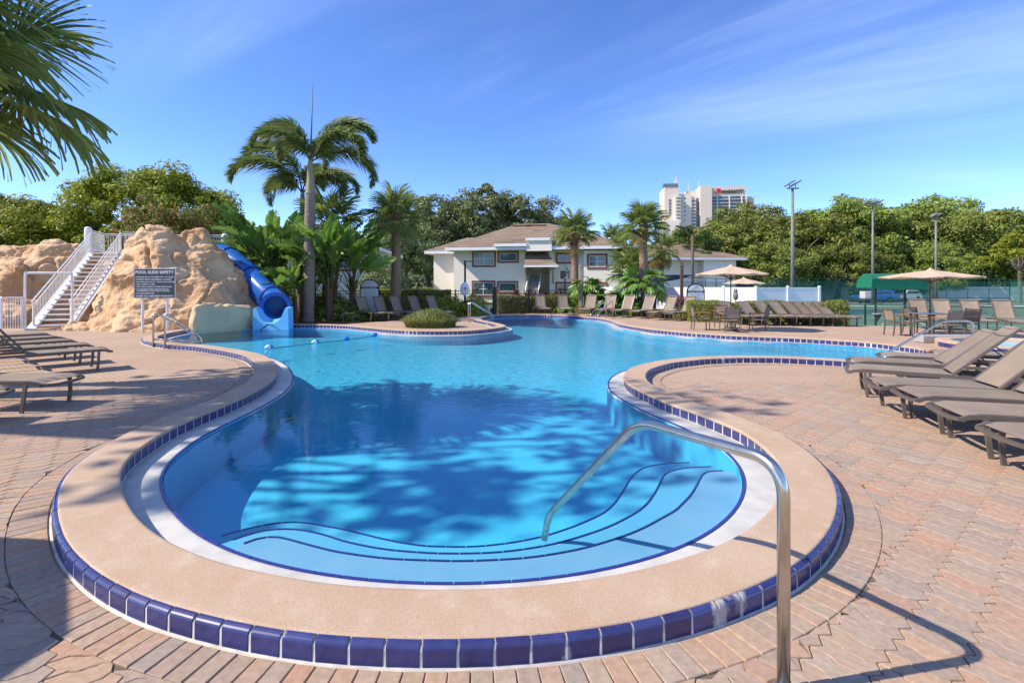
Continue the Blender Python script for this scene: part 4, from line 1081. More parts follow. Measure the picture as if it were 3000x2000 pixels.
# spa rim and low block at the right end
spa = thing('spa', 'round raised spa rim with cobalt tiles behind the right loungers', 'spa', (12.9, 13.2, 0))
m3 = MB(); m3.lathe([(1.55, -0.02), (1.55, 0.15), (1.52, 0.165), (1.22, 0.165), (1.2, 0.15), (1.2, -0.02)], 64, caps=False); m3.build('coping', 'coping', spa)
mt = tile_mesh('edge_tile', prof_out, 0.15, 'tile')
for k in range(62):
    a = 2 * PI * k / 62
    if math.sin(a) > 0.35: continue
    e = link('edge_tile', mt, spa); e.location = (1.553 * math.cos(a), 1.553 * math.sin(a), 0.02); e.rotation_euler = (0, 0, a - PI / 2)
m3 = MB(); m3.lathe([(1.2, 0.05), (0.0, 0.05)], 48, caps=False); m3.build('spa_water', 'slide_light', spa)
lw = thing('low_block', 'low grey concrete block on the deck behind the spa', 'block', (12.55, 14.7, 0))
m3 = MB(); m3.box((0, 0, 0.10), (1.75, 0.35, 0.2), bev=0.01); m3.build('block', 'concrete_grey', lw)

# ------------------------------------------------------------------ loungers
def make_lounger(angle, label):
    t = thing('sun_lounger', label, 'sun lounger')
    S, HW, LS, LB = 0.375, 0.315, 1.16, 0.80
    ca, sa = math.cos(angle), math.sin(angle)
    for s in (-1, 1):
        m = MB(); m.tube([(-0.02, s * HW, S - 0.035), (0.05, s * HW, S - 0.008), (0.14, s * HW, S), (LS, s * HW, S), (1.90, s * HW, S)], 0, flat=(0.032, 0.043)); m.build('side_rail', 'lounger_frame', t)
        m = MB(); m.tube([(LS, s * (HW - 0.04), S + 0.02), (LS + LB * ca, s * (HW - 0.04), S + 0.02 + LB * sa)], 0, flat=(0.03, 0.045), up=(0, 1, 0)); m.build('back_rail', 'lounger_frame', t)
    m = MB(); m.tube([(-0.02, y, S - 0.035 - 0.022 * (1 - (y / HW) ** 2)) for y in np.linspace(-HW, HW, 9)], 0, flat=(0.05, 0.03)); m.build('foot_bar', 'lounger_frame', t)
    bx, bz = LS + LB * ca, S + 0.02 + LB * sa
    m = MB(); m.tube([(bx - 0.02 * sa * (1 - (y / HW) ** 2), y, bz - 0.03 * (1 - (y / HW) ** 2) * ca) for y in np.linspace(-HW + 0.04, HW - 0.04, 9)], 0, flat=(0.045, 0.03)); m.build('head_bar', 'lounger_frame', t)
    m = MB(); m.box((LS, 0, S - 0.012), (0.03, 2 * HW - 0.03, 0.03)); m.box((0.62, 0, S - 0.03), (0.03, 2 * HW - 0.03, 0.02)); m.box((1.88, 0, S), (0.03, 2 * HW - 0.03, 0.03)); m.build('cross_bar', 'lounger_frame', t)
    for x0, dx in ((0.20, -0.07), (1.72, 0.07)):
        for s in (-1, 1):
            m = MB(); m.tube([(x0 + 0.03 * (dx > 0) - 0.03 * (dx < 0), s * (HW - 0.002), S + 0.008), (x0 + dx * 0.30, s * (HW + 0.018), S * 0.72), (x0 + dx * 0.25, s * (HW + 0.028), S * 0.42), (x0 - dx * 0.05, s * (HW + 0.030), 0.0)], 0, flat=(0.042, 0.026), up=(0, 1, 0)); m.build('leg', 'lounger_frame', t)
    # woven sling, slightly sagging
    def sling(name, f, nx):
        m = MB(); ny = 6; k = 0
        for a in range(nx + 1):
            for b in range(ny + 1): m.v.append(f(a / nx, -1 + 2 * b / ny))
        for a in range(nx):
            for b in range(ny):
                p = a * (ny + 1) + b; m.f.append((p, p + ny + 1, p + ny + 2, p + 1)); m.mi.append(0)
        o = len(m.v)
        base = list(m.v)
        m.v += [(x, y, z - 0.004) for x, y, z in base]; m.f += [tuple(reversed([i + o for i in f_])) for f_ in list(m.f)]; m.mi += [0] * (len(m.f) - len(m.mi))
        return m.build(name, 'sling', t, True)
    sling('seat_sling', lambda u, v: (0.02 + (LS - 0.03) * u, v * (HW - 0.014), S + 0.026 - 0.020 * (1 - v * v) * math.sin(PI * min(1, u * 1.1 + 0.05)) - (0.030 * (1 - u / 0.1) ** 2 if u < 0.1 else 0)), 10)
    def bk(u, v):
        d = LB * u; sag = 0.018 * (1 - v * v) * math.sin(PI * u)
        return (LS + 0.01 + d * ca + sag * sa, v * (HW - 0.055), S + 0.048 + d * sa - sag * ca)
    sling('back_sling', bk, 8)
    m = MB(); mx, mz = LS + LB * 0.5 * ca, S + 0.02 + LB * 0.5 * sa
    for s in (-1, 1): m.tube([(mx, s * 0.22, mz - 0.02), (LS + 0.62, s * 0.22, S + 0.0)], 0.011, 6)
    m.tube([(LS + 0.62, -0.28, S), (LS + 0.62, 0.28, S)], 0.011, 6); m.build('back_strut', 'lounger_frame', t)
    return t
LG = {}
lounge_first = {}
def lounger(x, y, dirx, diry, ang, label, group, z=0.0):
    """(x,y) = middle of the foot end; dir points to the head"""
    rz = math.atan2(diry, dirx) + random.gauss(0, 0.035); a = round(ang)
    if a not in LG:
        o = make_lounger(R(ang), label); LG[a] = o
        o.location = (x, y, z); o.rotation_euler = (0, 0, rz); o['group'] = group
        return o
    return copy_tree(LG[a], (x, y, z), rz, label, group)
ORD = ['first', 'second', 'third', 'fourth', 'fifth', 'sixth', 'seventh', 'eighth', 'ninth']
# near right row: (far foot corner, near foot corner) midpoints
g = 'brown loungers on the right deck'
for k, (x, y, dx, dy, an, lb) in enumerate([
    (4.14, 4.28, 0.97, -0.22, 45, 'frontmost brown sling lounger on the right, its back cut off by the frame'),
    (4.36, 5.15, 0.97, -0.25, 45, 'second brown sling lounger from the front in the right deck row'),
    (4.58, 5.95, 0.96, -0.28, 45, 'third brown sling lounger from the front in the right deck row'),
    (4.68, 6.60, 0.95, -0.30, 44, 'fourth brown sling lounger from the front, back raised high, right deck row'),
    (5.12, 7.78, 0.86, -0.50, 44, 'fifth brown sling lounger from the front beside the round side table'),
    (5.68, 8.55, 0.90, -0.42, 40, 'sixth brown lounger from the front in the right row'),
    (6.65, 9.20, 0.93, -0.36, 40, 'seventh brown lounger from the front near the pool steps'),
    (7.85, 9.45, 0.95, -0.30, 40, 'rearmost brown lounger of the right row, mostly hidden behind the others')]):
    lounger(x, y, dx, dy, an, lb, g)
g = 'brown loungers on the left deck'
for k in range(5):
    lb = '%s brown lounger in the left row, counted from the pool rails towards the camera' % ORD[4 - k] if k else 'frontmost of the five angled brown loungers left of the pool rails'
    lounger(-8.00 - 1.02 * k, 10.12 + 0.80 * k, -0.66, -0.75, 52, lb, g)
lounger(-5.98, 6.80, -1.0, -0.03, 48, 'brown lounger at the left edge pointing its foot straight at the pool', g)
lounger(-6.05, 5.92, -1.0, -0.05, 48, 'brown lounger at the left edge nearest the camera, only its foot showing', g)
g = 'grey loungers by the pool rules sign'
for k, px in enumerate((1064, 1114, 1166, 1218, 1270)):
    d = 24.3 + 0.25 * k; hx = (px - 1500) / F * d
    fx, fy = 0.76, -0.65
    lounger(hx + fx * 1.16 + 0.1, d + fy * 1.16, -fx, -fy, 62, '%s lounger from the left in the shaded row beside the pool rules sign' % ORD[k], g)
g = 'tan loungers along the far edge'
for k, (px, d, fx, fy) in enumerate([(1580, 29.6, 0.20, -0.98), (1652, 29.6, -0.02, -1.0), (1728, 28.8, -0.42, -0.9), (1786, 28.2, -0.55, -0.83), (1838, 27.4, -0.68, -0.73), (1900, 26.4, -0.78, -0.62), (1961, 25.2, -0.86, -0.5), (2010, 24.6, -0.88, -0.47)]):
    hx = (px - 1500) / F * d
    lounger(hx + fx * 1.3, d + fy * 1.3 - 0.2, -fx, -fy, 62, '%s tan lounger from the left in the row along the far pool edge' % ORD[k], g)
g = 'brown loungers before the clipped hedge'
for k, px in enumerate((2148, 2204, 2256, 2300, 2340, 2374, 2402, 2432)):
    d = 21.9 - 0.06 * k; hx = (px - 1500) / F * d; fx, fy = 0.29, -0.957
    lounger(hx + fx * 1.16 - 0.05, d + fy * 1.16, -fx, -fy, 41, '%s brown lounger from the left in the row before the clipped hedge' % ORD[k], g)
g = 'tan loungers by the court fence'
for k, (px, d) in enumerate([(2705, 19.9), (2778, 19.5), (2862, 19.2), (2954, 18.9)]):
    hx = (px - 1500) / F * d; fx, fy = -0.42, -0.9
    lounger(hx + fx * 1.16 - 0.1, d + fy * 1.16, -fx, -fy, 58, '%s tan lounger from the left in the row by the low court fence' % ORD[k], g)

# side tables
def side_table(x, y, label, r=0.0, w=0.5, h=0.42, round_=False):
    t = thing('side_table', label, 'side table', (x, y, 0), r)
    m = MB()
    if round_: m.lathe([(w / 2, h - 0.03), (w / 2 + 0.012, h - 0.015), (w / 2, h), (0, h)], 28); m.build('table_top', 'table_top', t)
    else: m.box((0, 0, h - 0.015), (w, w, 0.03), bev=0.008); m.build('table_top', 'lounger_frame', t)
    for sx in (-1, 1):
        for sy in (-1, 1):
            m = MB(); q = w * (0.3 if round_ else 0.45); m.tube([(sx * q, sy * q, h - 0.03), (sx * q * 1.06, sy * q * 1.06, 0)], 0.014, 6); m.build('leg', 'lounger_frame', t)
side_table(6.15, 6.75, 'low round dark side table between the right loungers', round_=True, w=0.75, h=0.36)
side_table(*G(1020, 943)[:2], 'small pale side table at the end of the shaded lounger row', 0.4, 0.5, 0.40)

# ------------------------------------------------------------------ dining sets
def make_chair(label):
    t = thing('dining_chair', label, 'chair')
    hw = 0.27
    for s in (-1, 1):
        m = MB(); m.tube([(0.25, s * hw, 0), (0.24, s * hw, 0.40), (0.22, s * hw, 0.60), (0.18, s * hw, 0.635)], 0, flat=(0.035, 0.025), up=(0, 1, 0)); m.build('leg', 'lounger_frame', t)
        m = MB(); m.tube([(-0.30, s * hw * 0.92, 0), (-0.25, s * hw * 0.92, 0.40), (-0.29, s * hw * 0.92, 0.70), (-0.34, s * hw * 0.92, 0.87)], 0, flat=(0.035, 0.025), up=(0, 1, 0)); m.build('leg', 'lounger_frame', t)
        m = MB(); m.tube([(0.28, s * hw, 0.64), (0.0, s * hw, 0.648), (-0.29, s * hw * 0.95, 0.635)], 0, flat=(0.05, 0.022)); m.build('armrest', 'arm_wood', t)
    m = MB(); m.box((-0.01, 0, 0.41), (0.50, 0.49, 0.016)); m.build('seat', 'sling', t)
    m = MB(); m.box((0.245, 0, 0.40), (0.03, 0.52, 0.03)); m.box((-0.25, 0, 0.40), (0.03, 0.47, 0.03)); m.build('seat_frame', 'lounger_frame', t)
    m = MB()
    pr = [(-0.262, 0.50), (-0.285, 0.66), (-0.325, 0.82)]
    vs = [(x, y, z) for x, z in pr for y in (-0.23, 0, 0.23)]
    m.add(vs, [(0, 1, 4, 3), (1, 2, 5, 4), (3, 4, 7, 6), (4, 5, 8, 7)]); m.build('backrest', 'sling', t, True)
    m = MB(); m.tube([(-0.338, y, 0.865 - 0.02 * (1 - (y / .25) ** 2)) for y in np.linspace(-.25, .25, 7)], 0, flat=(0.03, 0.035)); m.box((-0.262, 0, 0.49), (0.025, 0.49, 0.025)); m.build('back_frame', 'lounger_frame', t)
    return t
chair0 = [None]
def chair(x, y, face, label, group):
    if chair0[0] is None:
        c = make_chair(label); chair0[0] = c; c.location = (x, y, 0); c.rotation_euler = (0, 0, face); c['group'] = group
        return c
    return copy_tree(chair0[0], (x, y, 0), face, label, group)
def dining_table(x, y, label, square=False):
    t = thing('dining_table', label, 'table', (x, y, 0))
    m = MB()
    if square: m.box((0, 0, 0.715), (0.95, 0.95, 0.03), bev=0.01)
    else: m.lathe([(0.0, 0.70), (0.46, 0.70), (0.48, 0.715), (0.46, 0.73), (0.0, 0.73)], 32)
    m.build('table_top', 'table_top', t)
    for k in range(4):
        a = PI / 4 + k * PI / 2; c, s = math.cos(a), math.sin(a)
        m = MB()
        if square: m.tube([(0.40 * c * 1.3, 0.40 * s * 1.3, 0.70), (0.40 * c * 1.3, 0.40 * s * 1.3, 0.0)], 0, flat=(0.055, 0.055))
        else: m.tube(crom([(0.34 * c, 0.34 * s, 0.70), (0.20 * c, 0.20 * s, 0.52), (0.10 * c, 0.10 * s, 0.30), (0.20 * c, 0.20 * s, 0.09), (0.36 * c, 0.36 * s, 0.0)], 5), 0.017, 7)
        m.build('leg', 'table_metal', t)
    m = MB(); m.lathe([(0.26, 0), (0.27, 0.03), (0.24, 0.07), (0.06, 0.09), (0.05, 0.14)], 24); m.build('umbrella_base', 'table_metal', t)
def make_umbrella(x, y, label, r, ze, zt_, ang=0.0, group=None):
    t = thing('umbrella', label, 'umbrella', (x, y, 0), ang, group)
    m = MB(); m.tube([(0, 0, 0.09), (0, 0, zt_ + 0.06)], 0.022, 10); m.build('pole', 'umbrella_metal', t)
    n = 8; V_ = []; m = MB(); rings = 5; fs = []
    for k in range(rings + 1):
        q = k / rings
        for j in range(n * 2):
            a = 2 * PI * j / (n * 2); rr = r * q * (1.0 if j % 2 == 0 else 0.935 + 0.02 * (1 - q))
            zz = zt_ + (ze - zt_) * (q ** 1.12) - (0.035 * q if j % 2 else 0)
            V_.append((rr * math.cos(a), rr * math.sin(a), zz))
    nn2 = n * 2
    for k in range(rings):
        for j in range(nn2): fs.append((k * nn2 + j, (k + 1) * nn2 + j, (k + 1) * nn2 + (j + 1) % nn2, k * nn2 + (j + 1) % nn2))
    for j in range(nn2):
        V_.append((V_[rings * nn2 + j][0] * 0.985, V_[rings * nn2 + j][1] * 0.985, V_[rings * nn2 + j][2] - 0.03))
    for j in range(nn2): fs.append((rings * nn2 + j, (rings + 1) * nn2 + j, (rings + 1) * nn2 + (j + 1) % nn2, rings * nn2 + (j + 1) % nn2))
    m.add(V_, fs); m.build('canopy', 'umbrella_cloth', t)
    m = MB(); m.lathe([(0.14, -0.03), (0.05, 0.03), (0.02, 0.07)], 12, (0, 0, zt_)); m.build('finial', 'umbrella_cloth', t)
    for j in range(n):
        a = 2 * PI * j / n; c, s = math.cos(a), math.sin(a)
        m = MB(); m.tube([(0.03 * c, 0.03 * s, zt_ - 0.04), (r * 0.97 * c, r * 0.97 * s, ze - 0.03)], 0, flat=(0.018, 0.022)); rb = m.build('rib', 'umbrella_metal', t)
        m = MB(); m.tube([(0.04 * c, 0.04 * s, ze - 0.16), (r * 0.52 * c, r * 0.52 * s, zt_ + (ze - zt_) * 0.52 - 0.05)], 0, flat=(0.016, 0.02)); m.build('strut', 'umbrella_metal', rb)
    m = MB(); m.lathe([(0.05, -0.05), (0.055, 0), (0.05, 0.04)], 12, (0, 0, ze - 0.17)); m.build('hub', 'umbrella_metal', t)
g = 'chairs at the umbrella tables'
T1 = (7.95, 18.6)
dining_table(*T1, 'round dark dining table under the left cream umbrella')
make_umbrella(T1[0], T1[1], 'open cream market umbrella over the round table near the hedge loungers', 1.27, 2.04, 2.33, 0.2)
chair(T1[0] - 1.0, T1[1] + 0.25, -0.15, 'dining chair left of the round table, facing right', g)
chair(T1[0] - 0.30, T1[1] - 0.62, PI / 2 - 0.1, 'dining chair at the round table with its back to the pool', g)
chair(T1[0] + 0.88, T1[1] - 0.25, PI - 0.25, 'dining chair right of the round table, facing left', g)
chair(T1[0] + 0.15, T1[1] + 0.95, -PI / 2, 'dining chair behind the round table, mostly hidden', g)
T2 = (13.55, 16.55)
dining_table(*T2, 'square dark dining table under the right cream umbrella', True)
make_umbrella(T2[0] + 0.05, T2[1] + 0.1, 'open cream market umbrella over the square table at the right', 1.42, 1.90, 2.13, 0.35)
chair(T2[0] - 0.95, T2[1] + 0.15, -0.1, 'dining chair with wooden arms left of the square table', g)
chair(T2[0] - 0.18, T2[1] - 0.85, PI / 2, 'dining chair at the square table with its back to the camera', g)
chair(T2[0] + 0.98, T2[1] - 0.1, PI + 0.1, 'dining chair with wooden arms right of the square table', g)
chair(T2[0] + 0.2, T2[1] + 0.85, -PI / 2, 'dining chair behind the square table under its umbrella', g)
p = P(2179, 831, 31); make_umbrella(p[0], p[1], 'cream umbrella rising behind the white vinyl fence', 1.25, 1.76, 2.08, 0.1)
make_umbrella(-5.72, 1.50, 'open cream umbrella outside the left edge shading the front corner', 1.45, 2.05, 2.42, 0.3)

# ------------------------------------------------------------------ float line across the shallow end
fl = thing('float_line', 'rope line with blue and white floats across the pool', 'float line', (0, 0, 0))
fpts = [(470 / 5.88 + 700 - 20, 920 + 640 / 5.88), (700 + 520 / 5.88, 920 + 570 / 5.88), (700 + 1320 / 5.88, 920 + 480 / 5.88), (700 + 1855 / 5.88, 920 + 425 / 5.88), (700 + 2345 / 5.88, 920 + 355 / 5.88)]
fw = [G(x, y, 0.0) for x, y in fpts]; fw = [(-4.9, 9.9, -0.02)] + fw[1:] + [(-4.9, 17.3, -0.02)]
m = MB(); m.tube([(a, b, -0.035) for a, b, c in fw], 0.011, 6); m.build('rope', 'rope', fl)
for k in range(1, 5):
    a = Vector(fw[k]); b = Vector(fw[k + 1] if k < 4 else fw[k - 1]); d = (b - a).normalized() * (1 if k < 4 else -1)
    m = MB(); q = [a + d * s for s in (-0.125, -0.11, -0.06, 0.0)]; m.tube(q, 0.1, 14, rads=[0.012, 0.03, 0.06, 0.072]); f_ = m.build('float', 'float_white' if k != 3 and k != 4 else 'float_blue', fl, True)
    m = MB(); q = [a + d * s for s in (0.002, 0.06, 0.11, 0.125)]; m.tube(q, 0.1, 14, rads=[0.072, 0.06, 0.03, 0.012]); m.build('float_half', 'float_blue', f_, True)

# ------------------------------------------------------------------ foliage tools
def leaves(cent, nrm, size, aspect=0.55, fold=0.0, rs=None):
    """rhombic leaves as quads: cent (n,3), nrm (n,3) rough facing, size (n,)"""
    rs = rs or rng; n = len(cent)
    nrm = nrm / (np.linalg.norm(nrm, axis=1)[:, None] + 1e-9)
    a = rs.normal(size=(n, 3)); u = np.cross(nrm, a); u /= np.linalg.norm(u, axis=1)[:, None] + 1e-9
    v = np.cross(nrm, u); s = size[:, None] * 0.5
    V = np.stack([cent - u * s, cent - v * s * aspect, cent + u * s, cent + v * s * aspect], 1).reshape(-1, 3)
    return V, np.arange(n * 4).reshape(-1, 4)
def clump_crown(radii, nclump, nleaf, crad, lsize, rs, bottom=-0.45, flat=0.75, jitter=0.26, shell=0.72):
    """leaf clumps spread through an uneven crown volume centred on 0"""
    rx, ry, rz = radii
    th = rs.uniform(0, 2 * PI, nclump); zz = rs.uniform(bottom, 1.0, nclump)
    rr = np.sqrt(np.maximum(0, 1 - np.clip(zz, -1, 1) ** 2)); dep = shell + (1 - shell) * rs.random(nclump) ** 0.6
    dep *= 1 + rs.normal(0, jitter, nclump) * 0.6
    cc = np.c_[rr * np.cos(th) * rx, rr * np.sin(th) * ry, zz * rz] * dep[:, None]
    cr = crad * rs.uniform(0.45, 1.4, nclump)
    k = rs.integers(0, nclump, nleaf * nclump)
    d = rs.normal(size=(len(k), 3)); d /= np.linalg.norm(d, axis=1)[:, None]
    d[:, 2] = np.where((d[:, 2] < -0.2) & (rs.random(len(k)) < 0.6), -d[:, 2], d[:, 2])
    q = rs.random(len(k)) ** 0.40
    pos = cc[k] + d * (cr[k] * q)[:, None] * np.array([1, 1, flat])
    nr_ = d + rs.normal(0, 0.55, size=d.shape) + np.array([0, 0, 0.35])
    sz = lsize * rs.uniform(0.6, 1.35, len(k))
    return pos, nr_, sz, cc
def branchy(mb, base, tips, r0, rs, fork=0.35):
    """trunk with limbs reaching for the clumps"""
    b = Vector(base); top = b + Vector((rs.normal(0, .3), rs.normal(0, .3), fork))
    mb.tube(crom([b - Vector((0, 0, 0.3)), b + (top - b) * 0.5 + Vector((rs.normal(0, .12), rs.normal(0, .12), 0)), top], 5), r0, 9, rads=list(np.linspace(r0 * 1.25, r0 * 0.8, 11)))
    for t in tips:
        t = Vector(t); mid = top.lerp(t, 0.5) + Vector((rs.normal(0, .4), rs.normal(0, .4), 0.12 * (t - top).length))
        pts = crom([top, top.lerp(mid, .5) + Vector((0, 0, -.1)), mid, t], 4)
        mb.tube(pts, 1, 6, rads=list(np.linspace(r0 * 0.55, r0 * 0.07, len(pts))))
def make_tree(name, label, cat, loc, H, radii, trunk_h, leafmat, rs, nclump=70, nleaf=330, crad=1.3, lsize=0.34, r0=0.35, group=None, barkmat='oak_bark', bottom=-0.45, ntips=12, flat=0.75, shell=0.72, aspect=0.55, jitter=0.24):
    t = thing(name, label, cat, loc, 0, group)
    pos, nr_, sz, cc = clump_crown(radii, nclump, nleaf, crad, lsize, rs, bottom, flat, jitter, shell)
    cz = H - radii[2]
    V, Q = leaves(pos + [0, 0, cz], nr_, sz, aspect, rs=rs)
    npmesh('crown', V, Q, leafmat, t)
    mb = MB(); branchy(mb, (0, 0, 0), [tuple(c * 0.85 + [0, 0, cz]) for c in cc[:ntips]], r0, rs, trunk_h)
    mb.build('trunk', barkmat, t, True)
    return t

# ------------------------------------------------------------------ palms
def fan_frond(rs, R_=0.95, nseg=40, pet=0.95, spread=2.2, droop=0.42, wd=0.019):
    """costapalmate leaf: petiole along +x, blade beyond it, drooping tips"""
    st = MB(); st.tube([(0, 0, 0), (pet * 0.5, 0, 0.07), (pet, 0, 0.04)], 0.018, 5, rads=[0.028, 0.016, 0.011])
    V, Q = [], []
    for k in range(nseg):
        a = (-0.5 + (k + 0.5) / nseg) * 2 * spread + rs.normal(0, 0.03)
        L = R_ * (0.70 + 0.35 * math.cos(a * 0.55)) * rs.uniform(0.92, 1.08)
        w = wd * R_ / 0.95
        ox = pet + 0.32 * R_ * max(0, math.cos(a)) * 0.5
        ca, sa = math.cos(a), math.sin(a); prev = None
        dr = droop * rs.uniform(0.7, 1.35)
        for j, s in enumerate((0.0, 0.35, 0.62, 0.84, 1.0)):
            ww = w * (0.5, 1.15, 1.0, 0.55, 0.06)[j]
            d = L * s; z = 0.04 + 0.10 * s * (1 - abs(a) / 3) - dr * L * max(0, s - 0.30) ** 2 * 1.25 - 0.15 * s * abs(sa)
            d2 = d * (1 - 0.22 * dr * max(0, s - 0.5))
            zo = 0.02 if k % 2 else -0.02
            p = np.array([ox * 1.0 + d2 * ca, d2 * sa, z]); n_ = np.array([-sa, ca, 0])
            V += [p - n_ * ww + [0, 0, zo * (s > 0)], p + n_ * ww - [0, 0, zo * (s > 0)]]
            c = len(V)
            if prev is not None: Q.append((prev - 2, prev - 1, c - 1, c - 2))
            prev = c
    return st, np.array(V), np.array(Q)
def fan_meshes(n, rs, mat, **kw):
    out = []
    for k in range(n):
        st, V, Q = fan_frond(rs, **kw)
        ns_ = len(st.v)
        me = bpy.data.meshes.new('frond'); me.from_pydata(st.v + [tuple(v) for v in V], [], st.f + [tuple(int(i) + ns_ for i in q) for q in Q])
        me.materials.append(MATS['sabal_stem']); me.materials.append(MATS[mat])
        me.polygons.foreach_set('material_index', [0] * len(st.f) + [1] * len(Q)); me.update(); out.append(me)
    return out
rs = np.random.default_rng(11)
FAN = fan_meshes(4, rs, 'sabal_leaf')
FAN_DEAD = fan_meshes(2, rs, 'sabal_dead', droop=0.9, spread=1.8, nseg=26)
FAN_BIG = fan_meshes(4, rs, 'sabal_leaf', R_=1.15, nseg=66, pet=1.1, droop=0.45, spread=2.4, wd=0.0125)
def sabal(label, loc, H, rs, scale=1.0, n=34, dead=4, tr=0.17, fans=None, group='fan palms', boots=True, low=-0.75, trunkmat='sabal_trunk'):
    t = thing('fan_palm', label, 'palm tree', loc, rs.uniform(0, 6), group)
    pts, rads = [], []
    for k in range(int(H / 0.14) + 1):
        z = k * 0.14; q = z / H
        pts.append((0.05 * math.sin(q * 3), 0.04 * math.sin(q * 2.2), z)); rads.append(tr * (1.12 - 0.2 * q) * (1 + 0.05 * (k % 2)))
    m = MB(); m.tube(pts, tr, 12, rads=rads); m.build('trunk', trunkmat, t, True)
    if boots:
        m = MB()
        for k in range(36):
            a = k * 2.4; z = H - 1.05 + 1.05 * k / 36; r_ = tr * 1.02
            m.tube([(r_ * 0.8 * math.cos(a), r_ * 0.8 * math.sin(a), z - 0.16), (r_ * 1.25 * math.cos(a), r_ * 1.25 * math.sin(a), z), (r_ * 2.0 * math.cos(a), r_ * 2.0 * math.sin(a), z + 0.17)], 0, flat=(0.10, 0.025))
        m.build('boot', 'boot', t, kind='stuff')
    top = Vector(pts[-1])
    for k in range(n + dead):
        d = k >= n
        a = k * 2.39996 + rs.normal(0, .15)
        el = (1.35 - (1.35 - low) * (k / n) ** 0.9 + rs.normal(0, .08)) if not d else rs.uniform(-1.25, -0.85)
        f = link('frond', (FAN_DEAD[k % 2] if d else (fans or FAN)[k % 4]), t)
        f.location = top + Vector((0, 0, -0.25 * (k / (n + dead))))
        f.rotation_euler = Matrix.Rotation(a, 3, 'Z').to_4x4().to_euler()
        f.rotation_euler = (Matrix.Rotation(a, 3, 'Z') @ Matrix.Rotation(-el, 3, 'Y') @ Matrix.Rotation(rs.normal(0, .25), 3, 'X')).to_euler()
        s = scale * rs.uniform(0.88, 1.1); f.scale = (s, s, s)
    return t
def foxtail_frond(rs, L=4.0, n=185):
    """plumose leaf: rachis along +x arching, leaflets all round it"""
    st = MB(); ax = [(0.0, 0, 0.0)]
    for s in np.linspace(0, 1, 12)[1:]:
        a_ = 0.08 - 2.55 * s ** 1.9; ax.append((ax[-1][0] + L / 11 * math.cos(a_), 0, ax[-1][2] + L / 11 * math.sin(a_)))
    # the rachis arches: rise first, then fall
    st.tube(ax, 0.03, 5, rads=list(np.linspace(0.04, 0.006, 12)))
    A = np.array(ax); V, Q = [], []
    for k in range(n):
        s = 0.16 + 0.84 * (k + rs.random()) / n; i_ = s * 11; a_ = int(min(i_, 10)); f_ = i_ - a_
        p = A[a_] * (1 - f_) + A[a_ + 1] * f_; t_ = A[a_ + 1] - A[a_]; t_ = t_ / np.linalg.norm(t_)
        for side in range(3):
            ph = rs.uniform(0, 2 * PI)
            b = np.array([0, math.cos(ph), math.sin(ph)]); b = b - t_ * b.dot(t_); b /= np.linalg.norm(b)
            d = b * 0.86 + t_ * 0.50; Ll = (0.66 * math.sin(PI * min(1, s * 0.80 + 0.16)) + 0.06) * rs.uniform(0.8, 1.15)
            w = np.cross(d, t_); w /= np.linalg.norm(w); w *= 0.028
            m_ = p + d * Ll * 0.5 + np.array([0, 0, -0.03]); e = p + d * Ll + np.array([0, 0, -0.26 * Ll / 0.5])
            c = len(V); V += [p - w * 0.6, p + w * 0.6, m_ + w, m_ - w, e]
            Q += [(c, c + 1, c + 2, c + 3), (c + 3, c + 2, c + 4, c + 4)]
    return st, np.array(V), Q
FOX = []
for k in range(3):
    st, V, Q = foxtail_frond(rs); ns_ = len(st.v)
    me = bpy.data.meshes.new('frond')
    fc = [tuple(int(i) + ns_ for i in q) for q in Q]; fc = [q if q[2] != q[3] else q[:3] for q in fc]
    me.from_pydata(st.v + [tuple(v) for v in V], [], st.f + fc); me.materials.append(MATS['sabal_stem']); me.materials.append(MATS['foxtail_leaf'])
    me.polygons.foreach_set('material_index', [0] * len(st.f) + [1] * len(fc)); me.update(); FOX.append(me)
def foxtail(label, loc, H, fr, r0, rs, spear=0.0):
    t = thing('foxtail_palm', label, 'palm tree', loc, 0, 'foxtail palms')
    n = int(H * 0.80 / 0.09); pts, rads = [], []
    for k in range(n + 1):
        q = k / n; pts.append((0.10 * q, 0, H * 0.80 * q)); rads.append(r0 * (1.12 if q < 0.03 else 1.0 + 0.14 * math.sin(q * 2.6) - 0.20 * q) * (1 + 0.022 * (k % 3 == 0)))
    m = MB(); m.tube(pts, r0, 16, rads=rads); m.build('trunk', 'palm_trunk', t, True)
    m = MB(); m.tube(crom([(0.10, 0, H * 0.79), (0.11, 0, H * 0.86), (0.10, 0, H * 0.94), (0.10, 0, H)], 5), 1, 12, rads=list(np.linspace(r0 * 0.92, r0 * 0.38, 16))); m.build('crownshaft', 'crownshaft', t, True)
    for k, (az, el, sc) in enumerate(fr):
        f = link('frond', FOX[k % 3], t); f.location = (0.10, 0, H - 0.08)
        f.rotation_euler = (Matrix.Rotation(az, 3, 'Z') @ Matrix.Rotation(-el, 3, 'Y') @ Matrix.Rotation(rs.normal(0, .15), 3, 'X')).to_euler(); f.scale = (sc * 1.08,) * 3
    if spear:
        m = MB(); m.tube([(0.10, 0, H - 0.2), (0.16, 0, H + spear * 0.5), (0.22, 0, H + spear)], 1, 6, rads=[0.045, 0.03, 0.006]); m.build('spear_leaf', 'sabal_stem', t, True)
x, y, _ = G(903, 940)
foxtail('tall foxtail palm with smooth grey trunk beside the slide exit', (x, y, -0.05), 7.45, [(0.10, 1.15, 1.0), (PI - 0.25, 1.22, 1.0), (2.4, 1.0, 0.9), (-0.45, 0.80, 0.95), (0.45, 0.55, 0.95), (PI + 0.5, 1.0, 0.8), (1.5, 0.95, 0.9)], 0.245, rs, 3.6)
